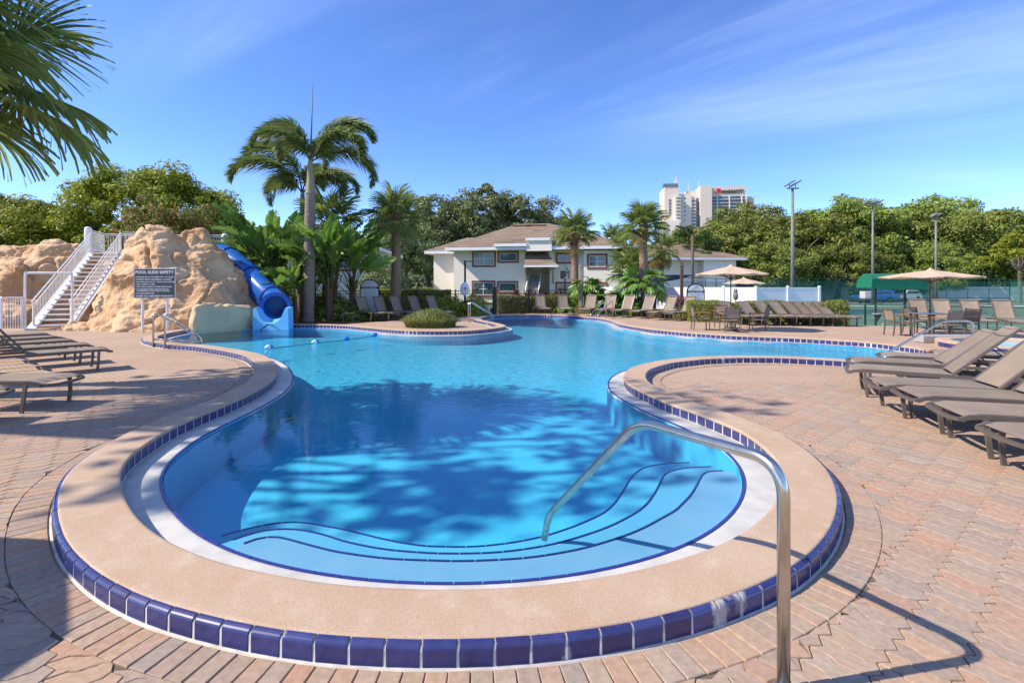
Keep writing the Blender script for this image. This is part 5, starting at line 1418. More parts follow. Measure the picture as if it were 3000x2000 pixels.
foxtail('foxtail palm standing just behind the tall one, trunk partly hidden', (-11.15, 27.0, -0.05), 6.6, [(PI - 0.1, 1.35, 1.15), (PI + 0.35, 0.95, 1.1), (2.6, 0.75, 1.0), (1.6, 1.1, 1.0), (0.4, 0.9, 0.9), (-0.4, 0.7, 0.9)], 0.22, rs, 0.0)
# fan palms
def at(px, d): return ((px - 1500) / F * d, d, -0.06)
sabal('fan palm with booted trunk behind the foxtail palms', at(965, 26.5), 5.15, rs, 0.95, 30, 3, 0.20)
sabal('fan palm standing between the pool rules sign and the shaded loungers', at(1158, 27.2), 5.6, rs, 0.86, 30, 0, 0.24)
sabal('fan palm before the house, its trunk rising behind the far loungers', at(1683, 33.0), 5.2, rs, 0.80, 28, 1, 0.22, low=-0.5)
sabal('stout fan palm right of the house behind the white fence', at(1886, 34.0), 5.75, rs, 0.88, 30, 1, 0.26, low=-0.5)
sabal('small shaggy fan palm with dead fronds before the second house', at(1937, 42.0), 4.8, rs, 0.8, 22, 12, 0.2)
sabal('fan palm crowded behind the house corner, left of the stout one', at(1795, 54.0), 6.4, rs, 1.1, 26, 6, 0.25)
sabal('fan palm behind the house corner close against the stout palm', at(1842, 50.0), 5.6, rs, 1.05, 26, 6, 0.25)
sabal('fan palm low behind the stout palm beside the second house', at(1850, 44.0), 3.3, rs, 1.1, 26, 8, 0.22)
# left edge palms: one crown hangs into the frame, all shade the pool
sabal('big fan palm at the left edge with fronds hanging into the sky', (-8.6, 7.35, -0.06), 5.3, rs, 0.98, 30, 0, 0.24, FAN_BIG, 'big fan palms', low=-0.72)

# ------------------------------------------------------------------ bird-of-paradise clumps
def paddle(rs, L=1.35, W=0.56, tears=6):
    """one blade: both halves hang on a shared midrib, torn between the veins"""
    n = 14; V = [(L * k / n, 0, -0.28 * L * (k / n) ** 2) for k in range(n + 1)]; F_ = []
    for s in (-1, 1):
        gaps = set(int(q) for q in rs.integers(3, n - 1, tears)); prev = None
        for k in range(n):
            if prev is None or k in gaps:
                prev = len(V); V += edge_pts(rs, k / n, L, W, s, 0.0)
            cur = len(V); V += edge_pts(rs, (k + (0.88 if (k + 1) in gaps else 1.0)) / n, L, W, s, 0.0)
            F_ += [(k, k + 1, cur, prev), (prev, cur, cur + 1, prev + 1)]
            prev = cur
    return V, F_
def edge_pts(rs, u, L, W, s, _):
    w = W * 0.5 * (math.sin(PI * min(1, u * 0.94 + 0.05)) ** 0.6); x = L * u; z = -0.28 * L * u * u; tw = rs.normal(0, 0.03)
    return [(x + 0.05, s * w * 0.55, z + 0.07 * w / W * 2 + tw * .3), (x + 0.10 + tw, s * w, z + 0.03 + tw)]
PADS = []
for k in range(5):
    V, F_ = paddle(rs, tears=2 + 2 * k); me = bpy.data.meshes.new('leaf'); me.from_pydata(V, [], F_); me.materials.append(MATS['banana_leaf']); me.update(); PADS.append(me)
def bird_plant(label, loc, H, nl, rs, spread=0.5, sc=1.0, stems=3):
    t = thing('paradise_plant', label, 'plant', loc, 0, 'giant bird of paradise plants')
    roots = [(rs.normal(0, .25), rs.normal(0, .25)) for _ in range(stems)]
    for (x, y) in roots:
        m = MB(); m.tube(crom([(x, y, -0.1), (x * 1.1, y * 1.1, H * 0.25), (x * 1.3, y * 1.2, H * 0.48)], 5), 0.09, 8, rads=list(np.linspace(0.12, 0.07, 11))); m.build('stem', 'stem_brown', t, True)
    for k in range(nl):
        x, y = roots[k % stems]; az = rs.uniform(0, 2 * PI); lean = rs.uniform(0.08, spread) * (0.4 + 0.6 * rs.random())
        h0 = H * rs.uniform(0.22, 0.48); Lp = H * rs.uniform(0.26, 0.45)
        b = Vector((x * 1.25, y * 1.2, h0)); d = Vector((math.cos(az) * math.sin(lean), math.sin(az) * math.sin(lean), math.cos(lean)))
        tip = b + d * Lp
        st = MB(); st.tube([b, b.lerp(tip, .55) + Vector((0, 0, .04)), tip], 0.02, 5, rads=[0.03, 0.02, 0.012]); s_ = st.build('petiole', 'sabal_stem', t, True)
        f = link('leaf', PADS[int(rs.integers(0, 5))], t); f.location = tip
        el = PI / 2 - lean - rs.uniform(0.05, 0.75)
        f.rotation_euler = (Matrix.Rotation(az, 3, 'Z') @ Matrix.Rotation(-el, 3, 'Y') @ Matrix.Rotation(rs.normal(0, .5), 3, 'X')).to_euler(); s = sc * rs.uniform(0.8, 1.2); f.scale = (s,) * 3
    return t
for label, px, d, H, nl, spread, sc, st in (
    ('tall bird-of-paradise clump with upright paddle leaves left of the grey palm trunk', 800, 24.2, 5.0, 30, 0.85, 1.2, 3),
    ('bird-of-paradise clump crowding behind the slide tube', 745, 25.5, 4.0, 26, 1.0, 1.15, 3),
    ('dense bird-of-paradise clump just right of the grey palm trunk', 968, 24.6, 4.4, 34, 0.95, 1.2, 4),
    ('bird-of-paradise clump arching over the pool rules sign', 1042, 25.2, 4.2, 34, 1.05, 1.2, 4),
    ('bird-of-paradise plant behind the grey palm trunk', 935, 26.4, 4.0, 24, 0.9, 1.15, 3),
    ('low bird-of-paradise leaves between the slide exit and the grey trunk', 868, 22.6, 2.3, 16, 0.9, 0.85, 2),
    ('low bird-of-paradise leaves at the foot of the slide behind the rock', 742, 22.8, 2.0, 16, 0.9, 0.8, 2)):
    bird_plant(label, at(px, d), H, nl, rs, spread, sc, st)

# ------------------------------------------------------------------ shrubs, hedges and ground plants
def shrub(name, label, cat, loc, radii, n, lsize, mat, rs, group=None, aspect=0.5, dome=True, rz=0.0, upright=0.35):
    u = rs.normal(size=(n, 3)); u /= np.linalg.norm(u, axis=1)[:, None]; u[:, 2] = np.abs(u[:, 2])
    q = rs.random(n) ** 0.28
    bump_ = 1 + 0.16 * np.sin(u[:, 0] * 7 + u[:, 1] * 5) * np.cos(u[:, 2] * 6 + u[:, 1] * 8)
    pos = u * q[:, None] * np.array(radii) * bump_[:, None]
    V, Q = leaves(pos, u + rs.normal(0, .6, u.shape) + [0, 0, upright], lsize * rs.uniform(.6, 1.3, n), aspect, rs=rs)
    o = npmesh(name, V, Q, mat); o.location = loc; o.rotation_euler = (0, 0, rz)
    return tag(o, label, cat, group)
def hedge(label, p0, p1, w, h, n, lsize, mat, rs, top=0.35):
    """clipped hedge from p0 to p1: leaves packed on its faces over a twiggy core"""
    a, b = np.array(p0[:2]), np.array(p1[:2]); L = np.hypot(*(b - a)); ang = math.atan2(b[1] - a[1], b[0] - a[0])
    t = thing('hedge', label, 'hedge', (a[0], a[1], p0[2] if len(p0) > 2 else 0), ang)
    x = rs.uniform(0, L, n); f = rs.random(n)
    y = np.where(f < top, rs.uniform(-w / 2, w / 2, n), np.where(rs.random(n) < 0.5, -w / 2, w / 2)); z = np.where(f < top, h, h * rs.random(n))
    und = 0.05 * np.sin(x * 2.3) + 0.03 * np.sin(x * 5.1 + 1)
    z = np.where(f < top, z + und, z); N_ = np.where((f < top)[:, None], np.array([0, 0, 1.0]), np.c_[np.zeros(n), np.sign(y), np.full(n, .25)])
    # rounded shoulders
    ed = np.abs(y) > w / 2 - 0.08
    z = np.where((f < top) & ed, z - 0.05, z)
    pos = np.c_[x, y, z] + rs.normal(0, 0.035, (n, 3))
    end = rs.random(n) < 0.08; pos[end, 0] = np.where(rs.random(end.sum()) < .5, 0, L) + rs.normal(0, .03, end.sum()); pos[end, 1] = rs.uniform(-w / 2, w / 2, end.sum()); pos[end, 2] = rs.uniform(0, h, end.sum())
    V, Q = leaves(pos, N_ + rs.normal(0, .55, (n, 3)), lsize * rs.uniform(.6, 1.3, n), 0.55, rs=rs)
    npmesh('foliage', V, Q, mat, t)
    m = MB(); m.box((L / 2, 0, h / 2 - 0.03), (L - 0.1, w - 0.1, h - 0.08)); m.build('twig_core', 'stem_brown', t)
    return t
hedge('long clipped green hedge behind the brown lounger row', (8.15, 23.7, -0.05), (14.4, 22.2, -0.05), 1.1, 0.92, 26000, 0.06, 'hedge_leaf', rs)
hedge('yellow-green clipped hedge between the shaded loungers and the house', (-8.6, 29.4, -0.05), (-3.6, 29.8, -0.05), 1.2, 1.42, 22000, 0.075, 'lime_leaf', rs)
hedge('bright lime hedge block behind the left end of the far loungers', (3.0, 32.2, -0.05), (4.1, 32.2, -0.05), 0.9, 0.95, 7000, 0.07, 'lime_leaf', rs)
hedge('lime hedge block behind the right end of the far loungers', (9.2, 27.6, -0.05), (10.1, 27.2, -0.05), 0.9, 0.75, 6000, 0.06, 'lime_leaf', rs)
hedge('low mixed hedge along the black fence behind the far pool edge', (-0.9, 31.0, -0.05), (3.2, 31.6, -0.05), 1.0, 1.02, 20000, 0.07, 'shrub_leaf', rs)
hedge('low clipped border under the tan loungers at the far edge', (3.8, 31.0, -0.05), (9.4, 25.6, -0.05), 0.6, 0.42, 14000, 0.06, 'shrub_leaf', rs)
shrub('croton_bush', 'green and yellow bush round the life ring post by the gate', 'bush', (-3.5, 28.3, -0.05), (1.25, 0.8, 1.15), 3800, 0.17, 'croton_leaf', rs, None, 0.28)
shrub('croton_bush', 'second green and yellow bush next to the black gate', 'bush', (-2.1, 28.2, -0.05), (0.95, 0.7, 1.25), 2600, 0.17, 'croton_leaf', rs, None, 0.28)
shrub('croton_bush', 'yellow-green plant at the right edge behind the loungers', 'bush', (7.38, 7.2, 0.0), (0.42, 0.36, 0.62), 900, 0.20, 'croton_leaf', rs, None, 0.25, upright=0.9)
shrub('croton_bush', 'yellow-green plant at the right edge between the lounger backs', 'bush', (8.4, 6.6, 0.0), (0.6, 0.6, 0.5), 1100, 0.2, 'croton_leaf', rs, None, 0.25, upright=0.9)
shrub('leafy_bush', 'bright green bush between the rock and the slide supports', 'bush', (-12.5, 24.4, -0.05), (1.0, 0.8, 1.7), 2600, 0.2, 'bright_leaf', rs)
shrub('leafy_bush', 'dark bush under the slide tube', 'bush', (-11.2, 23.2, -0.05), (0.8, 0.6, 1.0), 2200, 0.18, 'oak_leaf', rs)
shrub('leafy_bush', 'dark undergrowth behind the grey palm trunk', 'bush', (-8.9, 25.0, -0.05), (1.6, 0.7, 1.3), 3000, 0.2, 'oak_leaf', rs)
shrub('leafy_bush', 'undergrowth at the foot of the paradise plants', 'bush', (-7.4, 24.4, -0.05), (1.0, 0.6, 0.7), 2000, 0.16, 'oak_leaf', rs)
shrub('leafy_bush', 'broad dark bush behind the paradise plants', 'bush', (-13.4, 29.2, -0.05), (3.0, 1.0, 2.2), 6000, 0.24, 'oak_leaf', rs)
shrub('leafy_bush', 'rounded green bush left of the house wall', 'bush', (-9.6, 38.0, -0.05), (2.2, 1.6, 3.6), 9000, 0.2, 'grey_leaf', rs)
# red cordylines
TI = []
for k in range(3):
    V, F_ = [], []
    for u in np.linspace(0, 1, 6):
        w = 0.05 * math.sin(PI * (0.12 + 0.86 * u)); V += [(0.55 * u, -w, 0.16 * u - 0.42 * u * u), (0.55 * u, 0, 0.16 * u - 0.42 * u * u - 0.015), (0.55 * u, w, 0.16 * u - 0.42 * u * u)]
    for a in range(5): F_ += [(a * 3, a * 3 + 3, a * 3 + 4, a * 3 + 1), (a * 3 + 1, a * 3 + 4, a * 3 + 5, a * 3 + 2)]
    me = bpy.data.meshes.new('leaf'); me.from_pydata(V, [], F_); me.materials.append(MATS['ti_leaf']); me.update(); TI.append(me)
def ti_plant(label, loc, rs, nst=4, H=1.1):
    t = thing('cordyline_plant', label, 'plant', loc, rs.uniform(0, 6), 'red cordyline plants')
    for s in range(nst):
        x, y = rs.normal(0, .22, 2); h = H * rs.uniform(.6, 1.0)
        m = MB(); m.tube([(x * .6, y * .6, -0.05), (x, y, h)], 0.018, 5); m.build('stem', 'stem_brown', t)
        for k in range(9):
            f = link('leaf', TI[k % 3], t); f.location = (x, y, h - 0.25 + 0.28 * k / 9); az = k * 2.4; el = 0.25 + 1.0 * k / 9
            f.rotation_euler = (Matrix.Rotation(az, 3, 'Z') @ Matrix.Rotation(-el, 3, 'Y')).to_euler()
for k, (px, d, lb) in enumerate([(1500, 31.8, 'red cordyline behind the black fence, first from the gate'), (1522, 31.4, 'red cordyline behind the black fence, second from the gate'), (1545, 31.8, 'red cordyline behind the black fence, third from the gate'), (1566, 31.5, 'red cordyline behind the black fence next to the first far lounger'),
                                (1622, 32.6, 'red cordyline beside the lime hedge block'), (1652, 32.4, 'red cordyline behind the second far lounger'), (1668, 32.8, 'red cordyline left of the slim palm trunk'), (1995, 26.8, 'small red cordyline by the second pool rules sign')]):
    ti_plant(lb, at(px, d), rs, 4, 1.25 if px < 1900 else 0.9)
# split-leaf philodendrons
def philo_mesh(rs):
    V, F_ = [(0, 0, 0)], []; n = 22; pts = []
    for k in range(n + 1):
        a = -2.5 + 5.0 * k / n; lobe = 1.0 if k % 2 == 0 else 0.50
        r_ = (0.30 + 0.16 * math.cos(a)) * lobe * rs.uniform(.9, 1.1); pts.append((0.10 + r_ * math.cos(a) * 1.15, r_ * math.sin(a), -0.35 * r_ * r_ - 0.05 * abs(math.sin(a))))
    V += pts
    for k in range(n): F_.append((0, k + 1, k + 2))
    me = bpy.data.meshes.new('leaf'); me.from_pydata(V, [], F_); me.materials.append(MATS['philodendron_leaf']); me.update(); return me
PH = [philo_mesh(rs) for _ in range(3)]
def philodendron(label, loc, rs, H=1.6, n=26, sc=1.25, trunk=0.0):
    t = thing('philodendron', label, 'plant', loc, rs.uniform(0, 6), 'split-leaf philodendrons')
    if trunk: m = MB(); m.tube([(0, 0, -0.05), (0.05, 0, trunk * .6), (0, 0, trunk)], 0.1, 8, rads=[0.13, 0.1, 0.09]); m.build('stem', 'stem_brown', t, True)
    for k in range(n):
        az = k * 2.4 + rs.normal(0, .2); el = 1.25 - 1.35 * (k / n); L = H * rs.uniform(.45, .65)
        b = Vector((0, 0, trunk or 0.1)); d = Vector((math.cos(az) * math.cos(el), math.sin(az) * math.cos(el), math.sin(el))); tip = b + d * L
        m = MB(); m.tube([b, tip], 0.012, 5); m.build('petiole', 'sabal_stem', t)
        f = link('leaf', PH[k % 3], t); f.location = tip; f.rotation_euler = (Matrix.Rotation(az, 3, 'Z') @ Matrix.Rotation(-(el - 1.0), 3, 'Y') @ Matrix.Rotation(rs.normal(0, .35), 3, 'X')).to_euler()
        s = sc * rs.uniform(.75, 1.15); f.scale = (s,) * 3
philodendron('split-leaf philodendron right of the slim palm trunk', at(1715, 30.6), rs, 1.5, 30, 1.15, 1.35)
philodendron('wide split-leaf philodendron behind the middle of the far loungers', at(1785, 29.8), rs, 1.8, 34, 1.3, 0.3)
philodendron('split-leaf philodendron spilling over the white fence', at(1825, 29.4), rs, 1.7, 30, 1.25, 0.6)
philodendron('tree philodendron on a thick stem before the stout palm', at(1883, 28.6), rs, 1.9, 34, 1.3, 1.45)
philodendron('low philodendron at the foot of the white fence', at(1846, 28.6), rs, 1.1, 20, 1.0, 0.2)
philodendron('philodendron beside the slim palm foot', at(1662, 31.2), rs, 1.0, 18, 0.9, 0.3)
# mounded grass clump on the pool deck
def grass_mound():
    n = 5200; a = rs.uniform(0, 2 * PI, n); r_ = np.sqrt(rs.random(n)); cx_ = r_ * np.cos(a) * 0.98; cy_2 = r_ * np.sin(a) * 0.62
    out = np.c_[np.cos(a), np.sin(a)] * (0.25 + 0.75 * r_)[:, None] + rs.normal(0, .35, (n, 2))
    L = rs.uniform(.28, .48, n) * (1.05 - 0.25 * r_); w = 0.009
    base = np.c_[cx_, cy_2, np.zeros(n)]; dirs = np.c_[out[:, 0], out[:, 1], np.zeros(n)]; side = np.c_[-dirs[:, 1], dirs[:, 0], np.zeros(n)]; side /= np.linalg.norm(side, axis=1)[:, None] + 1e-6
    V, Q = [], []
    pts = []
    for s, lift, outw in ((0, 0, 0), (.45, .62, .22), (.8, .80, .58), (1, .62, .95)):
        pts.append(base + np.c_[dirs[:, :2] * (outw * L * .75)[:, None], lift * L * (1.95 - 0.95 * r_ ** 2)])
    ws = (1, 1, .7, .1)
    V = np.stack([pts[0] - side * w, pts[0] + side * w, pts[1] - side * w, pts[1] + side * w, pts[2] - side * w * .7, pts[2] + side * w * .7, pts[3] - side * w * .1, pts[3] + side * w * .1], 1).reshape(-1, 3)
    b = np.arange(n)[:, None] * 8
    Q = np.concatenate([b + [0, 1, 3, 2], b + [2, 3, 5, 4], b + [4, 5, 7, 6]])
    o = npmesh('grass_clump', V, Q, 'grass_blade'); o.location = (*G(1261, 957)[:2], 0.0)
    return tag(o, 'rounded clump of arching border grass on the deck by the pool', 'grass clump')
grass_mound()

# ------------------------------------------------------------------ trees
r2 = np.random.default_rng(23)
gL = 'trees behind the rock mountain'
make_tree('shade_tree', 'tall thin-leaved tree outside the left edge, dappling the near pool', 'tree', (-12.9, 4.0, -0.07), 12.6, (3.2, 2.1, 2.3), 6.5, 'oak_leaf', r2, 28, 52, 0.9, 0.30, 0.22)
make_tree('shade_tree', 'second thin-leaved tree outside the left edge, dappling the pool middle', 'tree', (-13.9, 6.3, -0.07), 12.2, (2.8, 2.0, 2.2), 6.5, 'oak_leaf', r2, 10, 46, 0.9, 0.30, 0.22)
make_tree('shade_tree', 'broad yellow-green tree rising highest behind the rock mountain', 'tree', (-26.0, 37, -0.07), 9.9, (6.0, 4.5, 4.2), 3.2, 'bright_leaf', r2, 150, 420, 1.05, 0.22, 0.32, gL, jitter=0.10)
make_tree('shade_tree', 'lower yellow-green tree at the left edge behind the rocks', 'tree', (-35.0, 36, -0.07), 7.6, (5.4, 4, 3.8), 2.6, 'bright_leaf', r2, 120, 400, 1.0, 0.22, 0.3, gL, jitter=0.12)
make_tree('shade_tree', 'tree at the far left filling the gap behind the boulders', 'tree', (-40.5, 40, -0.07), 7.6, (5.0, 4, 3.6), 2.4, 'bright_leaf', r2, 110, 380, 1.0, 0.22, 0.3, gL, jitter=0.12)
make_tree('shade_tree', 'right-hand arm of yellow-green canopy above the slide tower', 'tree', (-22.6, 34, -0.07), 6.6, (3.2, 3, 2.4), 2.6, 'bright_leaf', r2, 80, 400, 0.8, 0.2, 0.25, gL, jitter=0.12)
cm = make_tree('crape_myrtle', 'crape myrtle with pink-red flowers behind the slide stair railing', 'tree', (-20.6, 30.5, -0.07), 6.5, (3.0, 2.2, 2.3), 2.0, 'myrtle_leaf', r2, 60, 240, 0.6, 0.14, 0.12, None)
pos = r2.normal(size=(260, 3)); pos /= np.linalg.norm(pos, axis=1)[:, None]; pos[:, 2] = np.abs(pos[:, 2]); kk_ = r2.integers(0, 90, 700)
sel = pos[kk_ % 260] * [3.0, 2.2, 2.3] * 0.98 + r2.normal(0, .09, (700, 3)) + [0, 0, 4.2]
V, Q = leaves(sel, r2.normal(size=(700, 3)), np.full(700, .075), .8, rs=r2); npmesh('blossom', V, Q, 'myrtle_flower', cm)
# live oaks beyond the courts: three grown, the rest copied
gO = 'live oaks beyond the tennis courts'
oaks = [make_tree('live_oak', 'x', 'tree', (0, 0, -0.55), 14.5, (9.5, 8, 6.3), 4.0, 'oak_leaf', r2, 150, 250, 1.75, 0.46, 0.6, gO, bottom=-0.85, ntips=16) for _ in range(3)]
spots_o = [(2085, 84, 0.78, 'live oak in front of the hotel tower base'), (2150, 80, 0.80, 'live oak whose crown overlaps the hotel glass front'), (2215, 86, 0.98, 'tall live oak just left of the first court light pole'), (2330, 78, 0.88, 'live oak standing behind the first court light pole'),
           (2410, 90, 1.02, 'live oak between the first and second court light poles'), (2510, 82, 1.0, 'live oak left of the second court light pole'), (2600, 92, 1.10, 'live oak just right of the second court light pole'), (2690, 84, 0.98, 'live oak behind the right umbrella'),
           (2780, 92, 1.12, 'tall live oak right of the third court light pole'), (2870, 84, 0.95, 'live oak above the end of the green windscreen'), (2960, 90, 0.92, 'live oak cut by the right edge of the view'), (2040, 96, 0.55, 'low live oak beside the hotel entrance block'),
           (2260, 70, 0.55, 'small oak behind the second house roof'), (2450, 72, 0.55, 'small oak leaning over the white boundary wall'), (2740, 72, 0.5, 'small oak behind the orange cone')]
for k, (px, d, s, lb) in enumerate(spots_o):
    loc_ = ((px - 1500) / F * d, d, -0.55)
    if k < 3:
        o = oaks[k]; o.location = loc_; o['label'] = lb; o.scale = (s, s, s); o.rotation_euler = (0, 0, k * 1.3)
    else: copy_tree(oaks[k % 3], loc_, k * 1.9, lb, gO, s)
gh = 'oaks behind the house'
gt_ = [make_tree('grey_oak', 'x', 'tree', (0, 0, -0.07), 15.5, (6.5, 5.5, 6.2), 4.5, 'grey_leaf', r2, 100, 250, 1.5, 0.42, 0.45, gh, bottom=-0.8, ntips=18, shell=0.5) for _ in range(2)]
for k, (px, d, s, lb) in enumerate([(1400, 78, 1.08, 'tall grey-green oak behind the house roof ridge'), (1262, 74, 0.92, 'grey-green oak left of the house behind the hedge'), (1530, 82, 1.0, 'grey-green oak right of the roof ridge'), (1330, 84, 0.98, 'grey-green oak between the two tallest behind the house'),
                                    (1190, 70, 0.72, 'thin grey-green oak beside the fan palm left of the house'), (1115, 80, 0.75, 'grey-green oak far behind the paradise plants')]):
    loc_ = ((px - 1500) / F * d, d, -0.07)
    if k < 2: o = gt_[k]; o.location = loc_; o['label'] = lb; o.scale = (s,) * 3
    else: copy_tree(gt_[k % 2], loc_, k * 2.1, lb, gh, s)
for k, (px, d, sc_, lb) in enumerate([(2470, 88, 0.92, 'grey-green oak showing pale limbs between the court light poles'), (2650, 96, 1.0, 'grey-green oak standing high between the second and third court poles'), (2895, 88, 0.9, 'grey-green oak near the right edge behind the windscreen')]):
    copy_tree(gt_[k % 2], ((px - 1500) / F * d, d, -0.07), k * 1.7 + .4, lb, gO, sc_)
make_tree('pine_tree', 'small bright pine before the hotel tower', 'tree', ((2030 - 1500) / F * 72, 72, -0.07), 9.6, (3.6, 3.4, 3.3), 5, 'pine_leaf', r2, 50, 260, 0.9, 0.26, 0.22)
make_tree('pine_tree', 'yellow-green pine at the right edge above the windscreen', 'tree', ((2985 - 1500) / F * 62, 62, -0.55), 8.2, (2.6, 2.6, 2.2), 4, 'bright_leaf', r2, 34, 260, 0.8, 0.26, 0.2)

# far woods that close the horizon
n_ = 26000; xx = r2.uniform(-260, 330, n_); yy = r2.uniform(170, 215, n_); hh = 7.5 + 3.0 * np.sin(xx * 0.07) + 2.0 * np.sin(xx * 0.19 + 1) ; zz = r2.random(n_) ** 0.7 * hh
V, Q = leaves(np.c_[xx, yy, zz], np.c_[r2.normal(0, .6, n_), -np.ones(n_), np.full(n_, .6)], r2.uniform(1.6, 3.2, n_), .7, rs=r2)
o = npmesh('far_woods', V, Q, 'far_leaf', kind='stuff'); o['label'] = 'hazy line of distant woods along the horizon'; o['category'] = 'woods'

# ------------------------------------------------------------------ houses
def roof_slope(mb, a, b, c, d, courses, seg=1.1):
    """shingle courses on the slope with eave a-b and ridge d-c"""
    a, b, c, d = map(Vector, (a, b, c, d)); n = (b - a).cross(d - a).normalized()
    if n.z < 0: n = -n
    for k in range(courses):
        t0, t1 = k / courses, (k + 1.12) / courses if k < courses - 1 else 1.0
        l0, r0 = a.lerp(d, t0), b.lerp(c, t0); l1, r1 = a.lerp(d, t1), b.lerp(c, t1)
        w = (r0 - l0).length; m = max(1, int(w / seg)); cuts = [0] + sorted((np.arange(1, m) + rs.uniform(-.3, .3, m - 1)) / m) + [1]
        for u, v in zip(cuts[:-1], cuts[1:]):
            p = [l0.lerp(r0, u) + n * 0.035, l0.lerp(r0, v) + n * 0.035, l1.lerp(r1, v) + n * 0.008, l1.lerp(r1, u) + n * 0.008]
            mb.add(p, [(0, 1, 2, 3)])
def hip_roof(parent, x0, x1, y0, y1, ze, rx0, rx1, ry, zr, courses=13, name='roof', fasc=0.30):
    mb = MB()
    roof_slope(mb, (x0, y0, ze), (x1, y0, ze), (rx1, ry, zr), (rx0, ry, zr), courses)
    roof_slope(mb, (x1, y1, ze), (x0, y1, ze), (rx0, ry, zr), (rx1, ry, zr), 4)
    roof_slope(mb, (x0, y1, ze), (x0, y0, ze), (rx0, ry, zr), (rx0, ry, zr), courses)
    roof_slope(mb, (x1, y0, ze), (x1, y1, ze), (rx1, ry, zr), (rx1, ry, zr), courses)
    r = mb.build(name, 'roof_shingle', parent)
    m = MB(); m.box(((x0 + x1) / 2, (y0 + y1) / 2, ze - fasc / 2 - 0.01), (x1 - x0 + 0.04, y1 - y0 + 0.04, fasc)); m.build('fascia', 'fascia', r)
    return r
def window(parent, x0, x1, z0, z1, y, kind=2, trim=0.19):
    """rust surround with a white sash frame and glass"""
    m = MB()
    for c, d in ((((x0 + x1) / 2, y - 0.03, z1 - trim / 2), (x1 - x0, 0.07, trim)), (((x0 + x1) / 2, y - 0.03, z0 + trim / 2), (x1 - x0, 0.07, trim)),
                 ((x0 + trim / 2, y - 0.03, (z0 + z1) / 2), (trim, 0.068, z1 - z0 - 2 * trim)), ((x1 - trim / 2, y - 0.03, (z0 + z1) / 2), (trim, 0.068, z1 - z0 - 2 * trim))): m.box(c, d)
    w = m.build('window', 'trim_rust', parent)
    a, b, c, d = x0 + trim, x1 - trim, z0 + trim, z1 - trim; m = MB(); f = 0.06
    for cc, dd_ in ((((a + b) / 2, y - 0.02, d - f / 2), (b - a, 0.05, f)), (((a + b) / 2, y - 0.02, c + f / 2), (b - a, 0.05, f)), ((a + f / 2, y - 0.02, (c + d) / 2), (f, 0.048, d - c - 2 * f)), ((b - f / 2, y - 0.02, (c + d) / 2), (f, 0.048, d - c - 2 * f))): m.box(cc, dd_)
    if kind == 2:
        m.box(((a + b) / 2, y - 0.02, (c + d) / 2), (f * 1.4, 0.046, d - c - 2 * f)); m.box(((a + b) / 2, y - 0.018, (c + d) / 2), (b - a - 2 * f, 0.036, f))
    m.build('frame', 'fascia', w)
    xs = [(a + f, (a + b) / 2 - f * .7), ((a + b) / 2 + f * .7, b - f)] if kind == 2 else [(a + f, b - f)]
    zs = [(c + f, (c + d) / 2 - f / 2), ((c + d) / 2 + f / 2, d - f)] if kind == 2 else [(c + f, d - f)]
    for (p, q) in xs:
        for (u, v) in zs: m = MB(); m.box(((p + q) / 2, y - 0.006, (u + v) / 2), (q - p, 0.008, v - u)); m.build('pane', 'window_glass', w)
def wallbox(parent, x0, x1, y0, y1, z0, z1, mat='stucco', name='wall'):
    m = MB(); m.box(((x0 + x1) / 2, (y0 + y1) / 2, (z0 + z1) / 2), (x1 - x0, y1 - y0, z1 - z0)); return m.build(name, mat, parent)
TH = R(-9); H0 = (-6.08, 53.5)
house = thing('house', 'cream two-storey apartment house with brown hip roof and rust window surrounds', 'house', (H0[0], H0[1], -0.07), TH)
def hs(cx_):
    k = (1200 + cx_ / 3.36 - 1500) / F; return (k * H0[1] - H0[0]) / (math.cos(TH) - k * math.sin(TH))
def hz(cx_, cy_3):
    d = H0[1] + hs(cx_) * math.sin(TH); return EYE + (HOR - (600 + cy_3 / 3.36)) * d / F + 0.07
xe0, xe1, xr0, xr1 = hs(1145), hs(1378), hs(1715), hs(2095)
wallbox(house, 0, xe0, 0, 11, 0, 5.35); wallbox(house, xe1, xr0, 0.0, 11, 0, 5.35); wallbox(house, xr0, xr1, -0.9, 11, 0, 5.2); wallbox(house, xe0, xe1, 2.6, 11, 0, 5.9)
wallbox(house, -3.2, 0, 3.2, 11, 0, 5.3)
wallbox(house, xe1 - 0.02, xe1 + 0.5, -0.35, 2.6, 3.6, 6.35, 'stucco_white', 'parapet'); wallbox(house, xe0 - 0.0, xe1, -0.30, 2.5, 6.1, 6.38, 'fascia', 'entry_roof_edge')
hip_roof(house, -0.5, hs(2185), -1.55, 12, 5.60, hs(975) * 1.0 + 0.1, hs(1235) + 0.9, 6.0, 8.75)
hip_roof(house, -4.0, 4, 2.4, 12, 5.55, -0.5, 3, 7.4, 7.4, 8)
hip_roof(house, hs(866), xe0 + 0.30, -1.8, 5, 5.92, hs(900), xe0 - .3, 4.6, 7.4, 9)
wallbox(house, xe0 + 0.30, xe1 + 0.35, -1.7, 3.0, 5.15, 6.15, 'stucco', 'entry_recess_front')  # added box, its front stands in for the tall entry recess wall
wallbox(house, xe0 + 0.2, xe1 + 0.5, -1.85, 3.2, 6.152, 6.42, 'fascia', 'recess_front_edge')
for cx0, cx1, cy0, cy1, kd in ((617, 850, 450, 612, 2), (866, 1075, 456, 572, 1), (1440, 1660, 472, 580, 1), (612, 845, 745, 905, 2), (862, 1070, 750, 870, 1), (1436, 1655, 758, 870, 1)):
    window(house, hs(cx0), hs(cx1), hz(cx0, cy1), hz(cx0, cy0), 0.0, kd)
